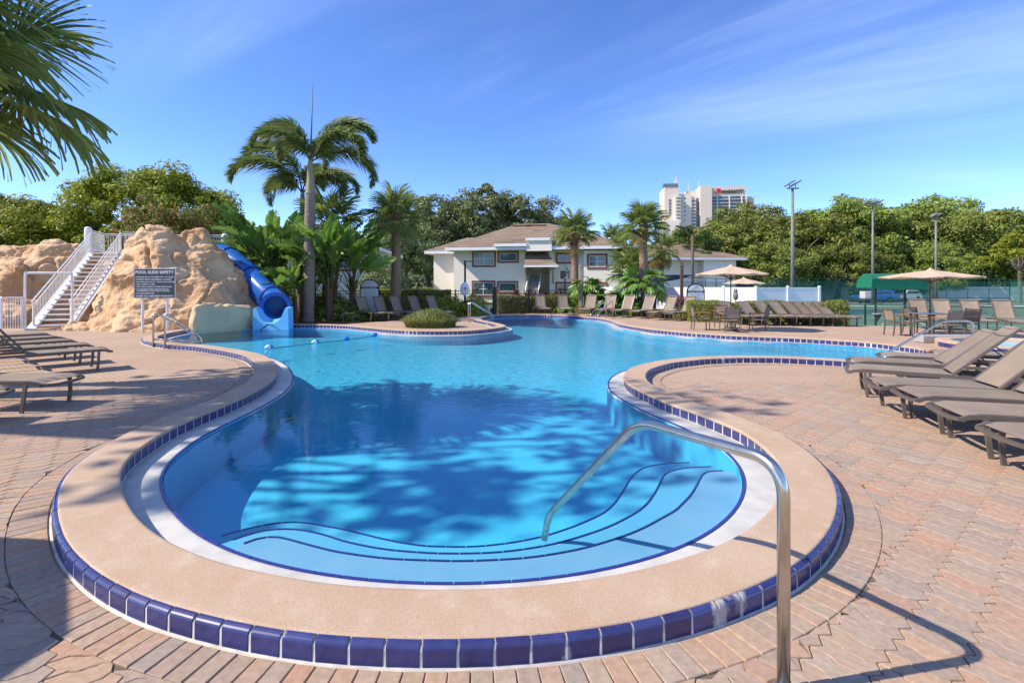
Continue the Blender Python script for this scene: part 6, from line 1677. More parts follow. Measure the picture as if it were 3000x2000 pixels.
for cy0, cy1 in ((486, 634), (762, 900)): window(house, hs(1748), hs(1945), hz(1800, cy1), hz(1800, cy0), -0.9, 2)
# porch roof, its braces and the stair to the upper floor
m = MB(); roof_slope(m, (xe0 + 0.15, -2.3, 3.72), (hs(1470), -2.3, 3.72), (hs(1330), 0.2, 5.15), (xe0 - 0.1, 0.2, 5.15), 7); pr = m.build('porch_roof', 'roof_shingle', house)
m = MB(); m.box(((xe0 + hs(1470)) / 2 + .1, -2.3, 3.62), (hs(1470) - xe0, 0.08, 0.2)); m.build('fascia', 'fascia', pr)
m = MB(); m.box((xe1 + 0.45, -1.1, 3.45), (0.18, 2.3, 0.18)); m.tube([(xe1 + 0.35, -0.05, 2.0), (xe1 + 0.45, -1.6, 3.4)], 0, flat=(0.14, 0.14)); m.build('brace', 'tan_wood', house)
m = MB(); m.box((xe0 + 0.15, -1.1, 3.45), (0.18, 2.3, 0.18)); m.tube([(xe0 + 0.15, -0.05, 2.2), (xe0 + 0.15, -1.6, 3.4)], 0, flat=(0.14, 0.14)); m.build('brace', 'tan_wood', house)
st_ = MB()
for k in range(14): st_.box((xe0 + 0.75 + 0.0, -1.9 + 0.28 * k, 0.10 + 0.2 * k), (1.2, 0.3, 0.2))
st_.build('stair', 'concrete_grey', house)
for xx in (xe0 + 0.12, xe0 + 1.42):
    m = MB(); m.add([(xx, -2.2, 0), (xx, 2.1, 2.95), (xx, 2.1, 3.85), (xx, -2.2, 0.95), (xx + .08, -2.2, 0), (xx + .08, 2.1, 2.95), (xx + .08, 2.1, 3.85), (xx + .08, -2.2, 0.95)], [(0, 1, 2, 3), (7, 6, 5, 4), (0, 4, 5, 1), (1, 5, 6, 2), (2, 6, 7, 3), (3, 7, 4, 0)]); m.build('stair_side', 'stucco_white', house)
m = MB(); m.box(((xe0 + xe1) / 2 + .8, 1.0, 3.0), (xe1 - xe0 - 1.7, 0.06, 0.08)); m.box(((xe0 + xe1) / 2 + .8, 1.0, 3.9), (xe1 - xe0 - 1.7, 0.06, 0.08))
for k in range(9): m.box((xe0 + 1.7 + k * 0.22, 1.0, 3.45), (0.04, 0.04, 0.85))
m.build('landing_rail', 'tan_wood', house)
for x_ in (hs(1015), hs(1165)):
    m = MB(); m.box((x_ + .3, 5.2, 8.42), (2.1, 0.5, 0.22)); m.build('roof_vent', 'vent_brown', house)
h2 = thing('house', 'second cream house with brown roof behind the white vinyl fence', 'house', ((1855 - 1500) / F * 68, 68, -0.07), R(4))
wallbox(h2, 0, 4.2, 1.6, 12, 0, 5.2); wallbox(h2, 4.2, 9.0, 0, 12, 0, 5.2); wallbox(h2, 9.0, 13.4, -1.4, 12, 0, 5.2, 'stucco')
hip_roof(h2, -0.9, 14.6, -2.1, 13, 5.4, 6.0, 7.2, 6.5, 8.3)
m = MB(); m.box((6.7, 5.7, 8.1), (1.8, 0.4, 0.2)); m.build('roof_vent', 'vent_brown', h2)
m = MB(); m.box((2.6, 1.55, 2.2), (2.0, 0.1, 1.5)); m.build('window', 'window_glass', h2)
h3 = thing('house', 'pale house mostly hidden behind the palms and paradise plants', 'house', (-31.0, 46.0, -0.07), R(3))
wallbox(h3, 0, 10, 0, 10, 0, 5.0); wallbox(h3, 10, 18.4, -1.5, 10, 0, 5.0, 'stucco_white')
hip_roof(h3, -0.9, 19.2, -2.2, 11, 5.15, 5.0, 14, 5, 7.6)
window(h3, 12, 14.2, 3.0, 4.5, -1.5); window(h3, 15.2, 17.2, 3.0, 4.5, -1.5)

# ------------------------------------------------------------------ hotel tower
HD = 450.0; q = HD / F
hotel = thing('hotel_tower', 'distant pale hotel tower with glass front and rooftop lettering', 'hotel', (171.0, HD, 0), R(-9))
def hxp(c): return (1920 + c / 7.128 - 1500) * q - 171.0
def hzp(c): return EYE + (HOR - (500 + c / 7.128)) * q
def hblock(c0, c1, ctop, y0, y1, mat, name='wall'):
    m = MB(); m.box(((hxp(c0) + hxp(c1)) / 2, (y0 + y1) / 2, hzp(ctop) / 2), (hxp(c1) - hxp(c0), y1 - y0, hzp(ctop))); return m.build(name, mat, hotel)
hblock(205, 490, 325, -4, 30, 'hotel_wall'); hblock(490, 760, 480, -2, 30, 'hotel_white'); hblock(762, 930, 500, 3, 30, 'hotel_white'); hblock(700, 932, 370, 12, 30, 'hotel_wall'); hblock(500, 700, 385, 16, 30, 'hotel_white')
hblock(930, 1162, 330, -3, 30, 'hotel_wall'); hblock(1162, 1862, 340, 1.0, 30, 'hotel_wall'); hblock(1864, 2000, 540, 6, 30, 'hotel_wall'); hblock(2000, 2060, 560, 8, 30, 'hotel_white'); hblock(395, 515, 550, -9, -4.1, 'hotel_white', 'stair_tower')
hblock(150, 470, 1070, -14, -9.2, 'hotel_white', 'annex')
m = MB(); x0, x1, za, zb = hxp(195), hxp(488), hzp(325), hzp(240)
m.add([(x0, -4.6, za), (x1, -4.6, za), (x1, 1.5, zb), (x0, 1.5, zb), (x0, 6, za), (x1, 6, za)], [(0, 1, 2, 3), (3, 2, 5, 4), (0, 3, 4), (1, 5, 2)]); rf = m.build('cap_roof', 'hotel_tile', hotel)
for k in range(5):
    z = hzp(620 + 67 * k); m = MB(); m.box((hxp(318), -4.1, z), (hxp(340) - hxp(297), 0.3, 2.0)); m.build('window', 'hotel_glass', hotel)
for k in range(7):
    z = hzp(590 + 69 * k); m = MB(); m.box((hxp(465), -9.1, z), (hxp(500) - hxp(430), 0.4, 1.35)); m.build('stair_opening', 'pole_grey', hotel)
for k in range(6):
    z = hzp(575 + 69 * k * 1.3); m = MB(); m.box((hxp(625), -2.1, z), (0.9, 0.3, 1.3)); m.build('window', 'hotel_glass', hotel)
pane_me = {}
for k in range(10):
    z1_ = hzp(545 + 69 * k); z0_ = hzp(604 + 69 * k)
    for c0, c1 in ((1168, 1268), (1292, 1396), (1404, 1512), (1534, 1640), (1648, 1756), (1774, 1840)):
        key = c0
        if key not in pane_me:
            m = MB(); m.box((0, 0, 0), (hxp(c1) - hxp(c0), 0.4, z1_ - z0_)); me = bpy.data.meshes.new('pane'); me.from_pydata(m.v, [], m.f); me.materials.append(MATS['hotel_glass']); me.update(); pane_me[key] = me
        o = link('pane', pane_me[key], hotel); o.location = ((hxp(c0) + hxp(c1)) / 2, 0.9, (z0_ + z1_) / 2)
    m = MB(); m.box(((hxp(1165) + hxp(1855)) / 2, 0.2, hzp(610 + 69 * k)), (hxp(1855) - hxp(1165), 1.2, 0.45)); m.build('floor_band', 'hotel_white', hotel)
for c in (1280, 1523, 1765, 1852): m = MB(); m.box((hxp(c), 0.0, hzp(545) / 2), (0.75, 1.6, hzp(545))); m.build('pier', 'hotel_white', hotel)
for k in range(10):
    z = hzp(615 + 69 * k); m = MB(); m.box((hxp(815), 1.0, z), (hxp(860) - hxp(775), 4.0, 0.4)); m.box((hxp(815), -0.9, z + 0.75), (hxp(860) - hxp(775), 0.15, 1.0)); b_ = m.build('balcony', 'hotel_white', hotel)
    m = MB(); m.box((hxp(895), 2.85, z + 1.3), (hxp(925) - hxp(866), 0.3, 2.2)); m.build('window', 'hotel_glass', hotel)
sn = MB(); X0, Z0_, s_ = hxp(1250), hzp(478), (hxp(1370) - hxp(1250))
def slab(pts): sn.prism([(a * s_, b * s_) for a, b in pts], -0.5, 0.0, Matrix.Translation((X0, 0.4, Z0_)) @ Matrix.Rotation(R(90), 4, 'X'))
slab([(0.10, 0.85), (0.34, 0.85), (0.62, 0.0), (0.40, 0.0)]); slab([(0.52, 0.85), (0.76, 0.85), (1.0, 0.05), (0.78, 0.05)]); slab([(0.34, 0.30), (0.52, 0.85), (0.64, 0.62), (0.44, 0.05)]); slab([(-0.15, 0.0), (0.02, 0.30), (0.12, 0.30), (0.05, 0.0)])
sn.build('red_emblem', 'letter_red', hotel)
text('lettering', 'MARRIOTT', 4.1, (hxp(1378), 0.7, hzp(478)), (R(90), 0, 0), 'letter_dark', hotel, 0.4, 'LEFT', 0.05, width=hxp(1795) - hxp(1378))
for c, t_ in ((465, 120), (492, 55), (738, 200), (950, 190)):
    m = MB(); m.tube([(hxp(c), 8, hzp(470)), (hxp(c), 8, hzp(t_))], 0.35 if c < 500 else 0.2, 6); m.build('antenna', 'hotel_white', hotel)

# ------------------------------------------------------------------ fences
def black_fence(label, pts, h=1.42):
    t = thing('metal_fence', label, 'fence', (pts[0][0], pts[0][1], -0.05)); o = Vector(t.location)
    pk = MB()
    for a, b in zip(pts[:-1], pts[1:]):
        a, b = Vector((a[0], a[1], 0)) - Vector((o.x, o.y, 0)), Vector((b[0], b[1], 0)) - Vector((o.x, o.y, 0)); L = (b - a).length
        for z in (0.12, h - 0.22, h - 0.03): m = MB(); m.tube([a + Vector((0, 0, z)), b + Vector((0, 0, z))], 0, flat=(0.03, 0.035)); m.build('fence_rail', 'black_metal', t)
        for k in range(int(L / 2.2) + 1):
            p = a.lerp(b, min(1, k * 2.2 / L)); m = MB(); m.box((p.x, p.y, h / 2), (0.06, 0.06, h + 0.08)); m.build('fence_post', 'black_metal', t)
        for k in range(int(L / 0.105)):
            p = a.lerp(b, (k + .5) * 0.105 / L); pk.tube([p + Vector((0, 0, 0.1)), p + Vector((0, 0, h - 0.02))], 0.009, 4, caps=False)
    pk.build('picket', 'black_metal', t, kind='stuff')
    return t
black_fence('black picket fence behind the shaded loungers', [(-9.8, 28.6), (-2.35, 29.2)])
black_fence('black picket fence between the gate and the white fence', [(-1.0, 29.75), (4.4, 32.2), (6.2, 33.0)])
gt2 = thing('metal_gate', 'black metal pool gate with arched top in the picket fence', 'gate', (-2.28, 29.25, -0.05), math.atan2(0.5, 1.28))
m = MB(); m.tube(crom([(0, 0, 0), (0, 0, 1.3), (0.3, 0, 1.50), (0.65, 0, 1.55), (1.0, 0, 1.50), (1.3, 0, 1.3), (1.3, 0, 0)], 5), 0, flat=(0.05, 0.05), up=(0, 1, 0)); m.build('frame', 'black_metal', gt2)
m = MB()
for z in (0.62, 0.9): m.tube([(0, 0, z), (1.3, 0, z)], 0, flat=(0.03, 0.05))
m.build('cross_rail', 'black_metal', gt2, kind='stuff')
m = MB(); m.box((0.65, 0.0, 0.20), (1.25, 0.03, 0.38)); m.build('kick_plate', 'black_metal', gt2)
m = MB()
for k in range(12): m.tube([(0.1 + k * 0.1, 0, 0.4), (0.1 + k * 0.1, 0, 1.42)], 0.009, 4)
m.build('picket', 'black_metal', gt2, kind='stuff')
m = MB(); m.box((1.36, 0, 0.8), (0.22, 0.12, 1.6)); m.build('gate_post', 'black_metal', gt2)
wf = thing('vinyl_fence', 'white vinyl privacy fence behind the far loungers', 'fence', (5.8, 36.0, -0.07))
run = [(5.8, 36.0), (13.57, 28.5), (17.4, 29.0)]
for (ax_, ay_), (bx_, by_) in zip(run[:-1], run[1:]):
    L = math.hypot(bx_ - ax_, by_ - ay_); n = int(round(L / 1.85)); an = math.atan2(by_ - ay_, bx_ - ax_)
    for k in range(n):
        c = ((ax_ + (bx_ - ax_) * (k + .5) / n) - 5.8, (ay_ + (by_ - ay_) * (k + .5) / n) - 36.0)
        m = MB(); m.box((c[0], c[1], 0.80), (L / n - 0.12, 0.03, 1.44), an); pn_ = m.build('fence_panel', 'white_vinyl', wf)
        m = MB(); m.box((c[0], c[1], 1.56), (L / n - 0.12, 0.05, 0.09), an); m.box((c[0], c[1], 0.1), (L / n - 0.12, 0.05, 0.12), an); m.build('fence_rail', 'white_vinyl', pn_)
    for k in range(n + 1):
        c = ((ax_ + (bx_ - ax_) * k / n) - 5.8, (ay_ + (by_ - ay_) * k / n) - 36.0)
        m = MB(); m.box((c[0], c[1], 0.82), (0.125, 0.125, 1.64), an); p_ = m.build('fence_post', 'white_vinyl', wf)
        m = MB(); m.add([(c[0] - .075, c[1] - .075, 1.64), (c[0] + .075, c[1] - .075, 1.64), (c[0] + .075, c[1] + .075, 1.64), (c[0] - .075, c[1] + .075, 1.64), (c[0], c[1], 1.71)], [(0, 1, 4), (1, 2, 4), (2, 3, 4), (3, 0, 4), (3, 2, 1, 0)]); m.build('cap', 'white_vinyl', p_)

# ------------------------------------------------------------------ tennis courts and what stands on them
CZ = -0.5
def plain_sheet(name, outline, z, mat, label, cat):
    V, T = fill([np.array(outline)], lambda p: np.full(len(p), z))
    T = np.array([t if np.cross(V[t[1]][:2] - V[t[0]][:2], V[t[2]][:2] - V[t[0]][:2]) > 0 else t[::-1] for t in T])
    return struct(npmesh(name, V, T, mat), label, cat)
plain_sheet('tennis_court', [(12.3, 22.75), (14.6, 21.1), (16.8, 19.95), (19.3, 17.9), (24, 15.3), (80, 15), (80, 77.5), (12.3, 74.8)], CZ, 'court', 'green tennis court surface beyond the low fence', 'tennis court')
plain_sheet('court_border', [(12.3, 36), (38, 40), (38, 47), (12.3, 44)], CZ + 0.004, 'court_blue', 'dark blue-green band of the further court', 'court border')
plain_sheet('lawn_strip', [(13, 50), (44, 54.5), (44, 58), (13, 54)], CZ + 0.006, 'lawn', 'strip of grass beyond the courts', 'lawn')
plain_sheet('driveway', [(13, 54.1), (80, 57.8), (80, 70), (13, 67)], CZ + 0.010, 'asphalt', 'grey driveway where the cars are parked', 'driveway')
lm = MB()
def line(a, b, w=0.07): lm.tube([(a[0], a[1], CZ + 0.012), (b[0], b[1], CZ + 0.012)], 0, flat=(w, 0.004))
for a, b in (((17, 24.5), (40, 24.0)), ((17.5, 27.0), (40, 26.5)), ((18, 34), (40, 33.4)), ((17, 24.5), (20, 36)), ((26.5, 24.3), (33, 36)), ((22, 27), (26, 34.0))): line(a, b)
ln_ = lm.build('court_line', 'court_line', bpy.data.objects['tennis_court'], kind='stuff')
def court_fence(label, pts, z0, h, sp, screen=None, mesh=True, rails=(1.0,), chain=0.07):
    t = thing('court_fence', label, 'fence', (pts[0][0], pts[0][1], z0)); o = Vector((pts[0][0], pts[0][1], 0)); wm = MB()
    for a, b in zip(pts[:-1], pts[1:]):
        a, b = Vector((a[0], a[1], 0)) - o, Vector((b[0], b[1], 0)) - o; L = (b - a).length
        for r_ in rails: m = MB(); m.tube([a + Vector((0, 0, h * r_)), b + Vector((0, 0, h * r_))], 0.028, 6); m.build('top_rail', 'fence_green', t)
        n = max(1, int(L / sp))
        for k in range(n + 1):
            p = a.lerp(b, k / n); m = MB(); m.tube([p, p + Vector((0, 0, h))], 0.038, 8); m.build('fence_post', 'fence_green', t)
        if screen: m = MB(); z_a, z_b = screen; m.add([a + Vector((0, -.02, z_a)), b + Vector((0, -.02, z_a)), b + Vector((0, -.02, z_b)), a + Vector((0, -.02, z_b))], [(0, 1, 2, 3)]); m.build('windscreen', 'windscreen', t)
        if mesh:
            d = (b - a) / L; s = -h
            while s < L:
                for sg in (1, -1):
                    u0, u1 = max(0, s), min(L, s + h)
                    if u1 > u0:
                        za, zb_ = (u0 - s, u1 - s) if sg > 0 else (h - (u0 - s), h - (u1 - s))
                        wm.tube([a + d * u0 + Vector((0, 0, za)), a + d * u1 + Vector((0, 0, zb_))], 0.0028, 3, caps=False)
                s += chain * 1.41
    if mesh: wm.build('chain_link', 'fence_green', t, kind='stuff')
    return t
court_fence('low green chain-link fence along the edge of the pool deck', [(12.6, 23.4), (14.9, 21.6), (17.1, 20.3), (19.6, 18.2), (24.4, 15.7)], CZ, 1.32, 2.4)
court_fence('tall green court fence with windscreen before the parked cars', [(20.5, 47.0), (33.0, 52.0), (52.5, 54.0)], CZ, 2.85, 2.4, (0.25, 2.6), False, (1.0, 0.62, 0.30))
court_fence('green windscreen fence closing the court at the right', [(52.5, 54.0), (62, 47)], CZ, 2.7, 3.0, (0.0, 2.6), False, (1.0, 0.5))
court_fence('green fence rising above the white vinyl fence', [(12.5, 38), (20.5, 47.0)], CZ, 2.75, 2.4, (0.3, 2.5), False, (1.0, 0.62))
bw_ = thing('boundary_wall', 'long white boundary wall in dappled shade beyond the cars', 'wall', (18, 75.5, CZ))
for k in range(11):
    m = MB(); m.box((2.75 + 5.5 * k, 0.15 * k, 1.0), (5.48, 0.2, 2.0)); m.build('wall_panel', 'stucco_white', bw_)
# net
nt = thing('tennis_net', 'dark tennis net with white band across the near court', 'tennis net', (19.2, 29.5, CZ), R(-6))
for x_ in (0, 12.6): m = MB(); m.tube([(x_, 0, 0), (x_, 0, 1.08)], 0.045, 8); m.build('net_post', 'fence_green', nt)
m = MB(); m.box((6.3, 0, 0.98), (12.5, 0.03, 0.06)); m.build('net_band', 'court_line', nt)
m = MB()
for k in range(105): m.tube([(0.06 + k * 0.12, 0, 0.05), (0.06 + k * 0.12, 0, 0.95)], 0.003, 3, caps=False)
for k in range(8): m.tube([(0, 0, 0.1 + k * 0.11), (12.6, 0, 0.1 + k * 0.11)], 0.003, 3, caps=False)
m.build('netting', 'black_metal', nt, kind='stuff')
# awning bench
ab = thing('awning_bench', 'court bench with green scalloped awning and wooden seat', 'bench', (18.1, 24.4, CZ), R(-3))
for x_ in (-0.68, 0.68):
    for y_ in (0.0,):
        m = MB(); m.tube([(x_, 0.1, 0.0), (x_, 0.1, 2.1)], 0, flat=(0.06, 0.06)); m.build('post', 'black_metal', ab)
    m = MB(); m.prism([(-0.02, 0.0), (0.22, 0.34), (-0.32, 0.34)], -0.02, 0.02, Matrix.Translation((x_, 0.0, 0.42)) @ Matrix.Rotation(R(90), 4, 'Z') @ Matrix.Rotation(R(90), 4, 'X')); m.build('bracket', 'black_metal', ab)
for k in range(3): m = MB(); m.box((0, -0.30 + 0.16 * k, 0.79), (1.72, 0.14, 0.04)); m.build('seat_slat', 'wood_slat', ab)
m = MB(); pr_ = [(-0.55, 2.02), (-0.60, 2.45), (-0.42, 2.66), (0.05, 2.70), (0.55, 2.35), (0.62, 2.02)]
vs = [(x_, y_, z_) for x_ in (-1.28, 1.28) for y_, z_ in pr_]; n_ = len(pr_)
m.add(vs, [(k, k + 1, n_ + k + 1, n_ + k) for k in range(n_ - 1)] + [tuple(range(n_ - 1, -1, -1)), tuple(range(n_, 2 * n_))]); aw = m.build('awning', 'awning_green', ab)
m = MB()
for k in range(17):
    x_ = -1.28 + 0.16 * k - 0 * .08
    if k < 16: m.add([(x_, -0.553, 2.03), (x_ + .16, -0.553, 2.03), (x_ + .13, -0.553, 1.975), (x_ + .08, -0.553, 1.955), (x_ + .03, -0.553, 1.975)], [(0, 4, 3, 2, 1)])
m.build('scallop', 'awning_green', aw, kind='stuff')
# cars
def suv(label, loc, rz, mat, rs):
    t = thing('parked_car', label, 'car', loc, rz, 'cars parked beyond the courts'); W = 1.82
    pr_ = [(-2.25, 0.42), (-2.28, 0.75), (-2.20, 1.02), (-1.98, 1.10), (-1.72, 1.52), (-1.5, 1.62), (0.2, 1.64), (0.55, 1.55), (1.15, 1.10), (1.95, 0.98), (2.22, 0.80), (2.28, 0.5), (2.2, 0.36)]
    def arch(cx_, s): return [(cx_ + 0.38 * math.cos(a), 0.36 + 0.38 * math.sin(a)) for a in np.linspace(0, PI, 7)]
    poly = pr_ + [(q_[0], max(0.3, q_[1])) for q_ in arch(1.38, 1)] + [(q_[0], max(0.3, q_[1])) for q_ in arch(-1.38, 1)]
    m = MB(); k = len(poly)
    vs = []
    for y_, ins in ((-W / 2, 1), (-W / 2 + 0.14, 0), (W / 2 - 0.14, 0), (W / 2, 1)):
        for x_, z_ in poly: vs.append((x_ * (0.985 if ins else 1), y_ * (0.88 if (z_ > 1.15 and ins) else 1), z_ - (0.03 if ins and z_ > 1 else 0)))
    fs = [tuple(range(k - 1, -1, -1)), tuple(range(3 * k, 4 * k))] + [(r_ * k + a, r_ * k + (a + 1) % k, (r_ + 1) * k + (a + 1) % k, (r_ + 1) * k + a) for r_ in range(3) for a in range(k)]
    m.add(vs, fs); m.build('body', mat, t)
    for s in (-1, 1):
        m = MB(); wpoly = [(-1.62, 1.14), (-1.45, 1.50), (0.15, 1.52), (0.42, 1.46), (0.95, 1.12)]
        m.add([(x_, s * (W / 2 * (0.88 if z_ > 1.2 else 0.985) + 0.012), z_) for x_, z_ in wpoly], [tuple(range(5)) if s > 0 else tuple(range(4, -1, -1))]); m.build('side_window', 'car_glass', t)
        for cx_ in (-1.38, 1.38):
            m = MB(); m.tube([(cx_, s * (W / 2 - 0.22), 0.34), (cx_, s * (W / 2 + 0.01), 0.34)], 0.34, 20); wh = m.build('wheel', 'tyre', t)
            m = MB(); m.tube([(cx_, s * (W / 2 + 0.011), 0.34), (cx_, s * (W / 2 + 0.02), 0.34)], 0.07, 10)
            for q_ in range(6):
                a = q_ * PI / 3; m.tube([(cx_, s * (W / 2 + 0.016), 0.34), (cx_ + 0.23 * math.cos(a), s * (W / 2 + 0.016), 0.34 + 0.23 * math.sin(a))], 0, flat=(0.05, 0.012))
            m.build('rim', 'rim_metal', wh)
        m = MB(); m.box((-2.22, s * 0.75, 0.92), (0.1, 0.26, 0.16)); m.build('tail_light', 'light_red', t)
        m = MB(); m.box((2.14, s * 0.68, 0.78), (0.14, 0.34, 0.12)); m.build('headlight', 'lamp_glass', t)
    m = MB(); m.add([(-2.0, -0.72, 1.12), (-2.0, 0.72, 1.12), (-1.755, 0.64, 1.49), (-1.755, -0.64, 1.49)], [(0, 3, 2, 1)]); m.build('rear_window', 'car_glass', t)
    m = MB(); m.add([(1.14, -0.74, 1.125), (1.14, 0.74, 1.125), (0.60, 0.66, 1.55), (0.60, -0.66, 1.55)], [(0, 1, 2, 3)]); m.build('windscreen', 'car_glass', t)
suv('blue car parked behind the awning bench', ((2562 - 1500) / F * 66, 66, CZ + 0.01), R(170), 'car_blue', rs)
suv('white car parked beyond the blue one', ((2650 - 1500) / F * 71, 71, CZ + 0.01), R(200), 'car_white', rs)
ct = thing('utility_cart', 'white utility cart parked beside the blue car', 'cart', ((2542 - 1500) / F * 62, 62, CZ + 0.01))
m = MB(); m.box((0, 0, 1.0), (1.35, 1.1, 0.95), bev=0.05); m.build('box_body', 'car_white', ct)
m = MB(); m.box((0, 0, 0.42), (1.6, 1.1, 0.16)); m.build('chassis', 'table_metal', ct)
for x_ in (-0.5, 0.5):
    for y_ in (-0.56, 0.56): m = MB(); m.tube([(x_, y_ - .06, 0.25), (x_, y_ + .06, 0.25)], 0.25, 16); m.build('wheel', 'tyre', ct)
cn = thing('traffic_cone', 'orange traffic cone on the court by the green screen', 'traffic cone', ((2862 - 1500) / F * 51, 51, CZ + 0.012))
m = MB(); m.lathe([(0.17, 0.03), (0.14, 0.1), (0.03, 0.72), (0.0, 0.72)], 16); m.build('cone_body', 'cone_orange', cn); m = MB(); m.box((0, 0, 0.015), (0.42, 0.42, 0.03)); m.build('base', 'cone_orange', cn)
m = MB(); m.sphere((0, 0, 0.034), 0.034, 12, 8); o = m.build('tennis_ball', 'tennis_ball', smooth=True); o.location = (15.35, 21.2, 0.0 - 0.012); tag(o, 'yellow tennis ball lying by the low court fence', 'tennis ball')

# ------------------------------------------------------------------ light poles
def court_light(label, px, d, ytop, z0, heads, r=0.11, rz=0.0):
    zt_ = EYE + (HOR - ytop) * d / F
    t = thing('light_pole', label, 'light pole', ((px - 1500) / F * d, d, z0), rz, 'court light poles')
    H = zt_ - z0
    m = MB(); m.tube([(0, 0, 0), (0, 0, H)], r, 12, rads=[r * 1.15, r * 0.62]); m.build('pole', 'pole_grey', t, True)
    w = 0.55 * (heads - 1) + 0.5
    m = MB(); m.box((0, 0, H), (w, 0.1, 0.1)); m.build('cross_arm', 'pole_grey', t)
    for k in range(heads):
        x_ = -w / 2 + w * (k + .5) / heads
        m = MB(); Mx = Matrix.Translation((x_, 0.0, H + 0.42)) @ Matrix.Rotation(R(-32), 4, 'Y'); m.box((0, 0, 0), (0.85, 0.5, 0.09), M=Mx); hd = m.build('lamp_head', 'pole_grey', t)
        m = MB(); m.box((0.02, 0, -0.05), (0.7, 0.4, 0.02), M=Mx); m.build('lamp_glass', 'lamp_glass', hd)
        m = MB(); m.tube([(x_, 0, H), (x_, 0, H + 0.38)], 0.03, 6); m.build('bracket', 'pole_grey', hd)
court_light('tall grey court light pole rising beside the white fence', 2322, 44, 552, CZ, 2, 0.16)
court_light('court light pole with four lamp heads above the awning bench', 2557, 60, 602, CZ, 4, 0.15)
court_light('court light pole with two lamp heads behind the right umbrella', 2742, 64, 640, CZ, 2, 0.16)
t = thing('light_pole', 'brown parking light pole with two curved arms before the second house', 'light pole', ((2029 - 1500) / F * 45, 45, -0.07))
m = MB(); m.tube([(0, 0, 0), (0, 0, 6.1)], 0.12, 10); m.build('pole', 'pole_brown', t, True)
m = MB(); m.tube(crom([(-0.55, 0, 6.75), (-0.5, 0, 6.4), (-0.25, 0, 6.15), (0, 0, 6.1), (0.25, 0, 6.15), (0.5, 0, 6.4), (0.55, 0, 6.75)], 5), 0.05, 8); m.build('arm', 'arm_wood', t, True)
for s in (-1, 1): m = MB(); m.box((0, 0, 0), (0.95, 0.4, 0.10), M=Matrix.Translation((s * 1.0, 0, 6.85)) @ Matrix.Rotation(s * R(-12), 4, 'Y')); m.build('lamp_head', 'pole_brown', t)
# shade sail on posts
def brown_post(label, px, d, ytop, w, mat='pole_brown'):
    zt_ = EYE + (HOR - ytop) * d / F; t = thing('shade_post', label, 'post', ((px - 1500) / F * d, d, -0.06), 0, 'shade sail posts')
    m = MB(); m.box((0, 0, zt_ / 2), (w, w, zt_)); m.build('post', mat, t); m = MB(); m.box((0, -0.1, zt_ - 0.12), (0.1, 0.3, 0.05)); m.build('lamp_bracket', 'pole_grey', t)
brown_post('brown square post behind the third far lounger', 1701, 30.5, 773, 0.17, 'tan_wood'); brown_post('brown square post by the second pool rules sign', 1997, 27.5, 766, 0.15); brown_post('dark square post against the white fence', 1916, 31, 836, 0.22, 'black_metal')
sl = thing('shade_sail', 'dark navy shade sail stretched above the white fence', 'shade sail', (0, 0, 0))
A, B, Cc = Vector(P(1767, 804, 34)), Vector(P(2055, 804, 37)), Vector(P(1925, 828, 30.0)); m = MB(); n_ = 12; idx = {}
for a in range(n_ + 1):
    for b in range(n_ + 1 - a):
        u, v = a / n_, b / n_; w_ = 1 - u - v; p_ = A * u + B * v + Cc * w_; inw = 1 - 0.55 * (u * v + v * w_ + w_ * u)
        cen = (A + B + Cc) / 3; p_ = p_ + (cen - p_) * (0.55 * 1.5 * (min(u * v, .25) * (w_ < .01) + min(v * w_, .25) * (u < .01) + min(u * w_, .25) * (v < .01))) ; idx[a, b] = len(m.v); m.v.append(tuple(p_ - Vector((0, 0, 0.5 * 27 * u * v * w_ * .6))))
for a in range(n_):
    for b in range(n_ - a):
        m.f.append((idx[a, b], idx[a + 1, b], idx[a, b + 1])); m.mi.append(0)
        if b < n_ - a - 1: m.f.append((idx[a + 1, b], idx[a + 1, b + 1], idx[a, b + 1])); m.mi.append(0)
m.build('sail_cloth', 'sail_cloth', sl, True)

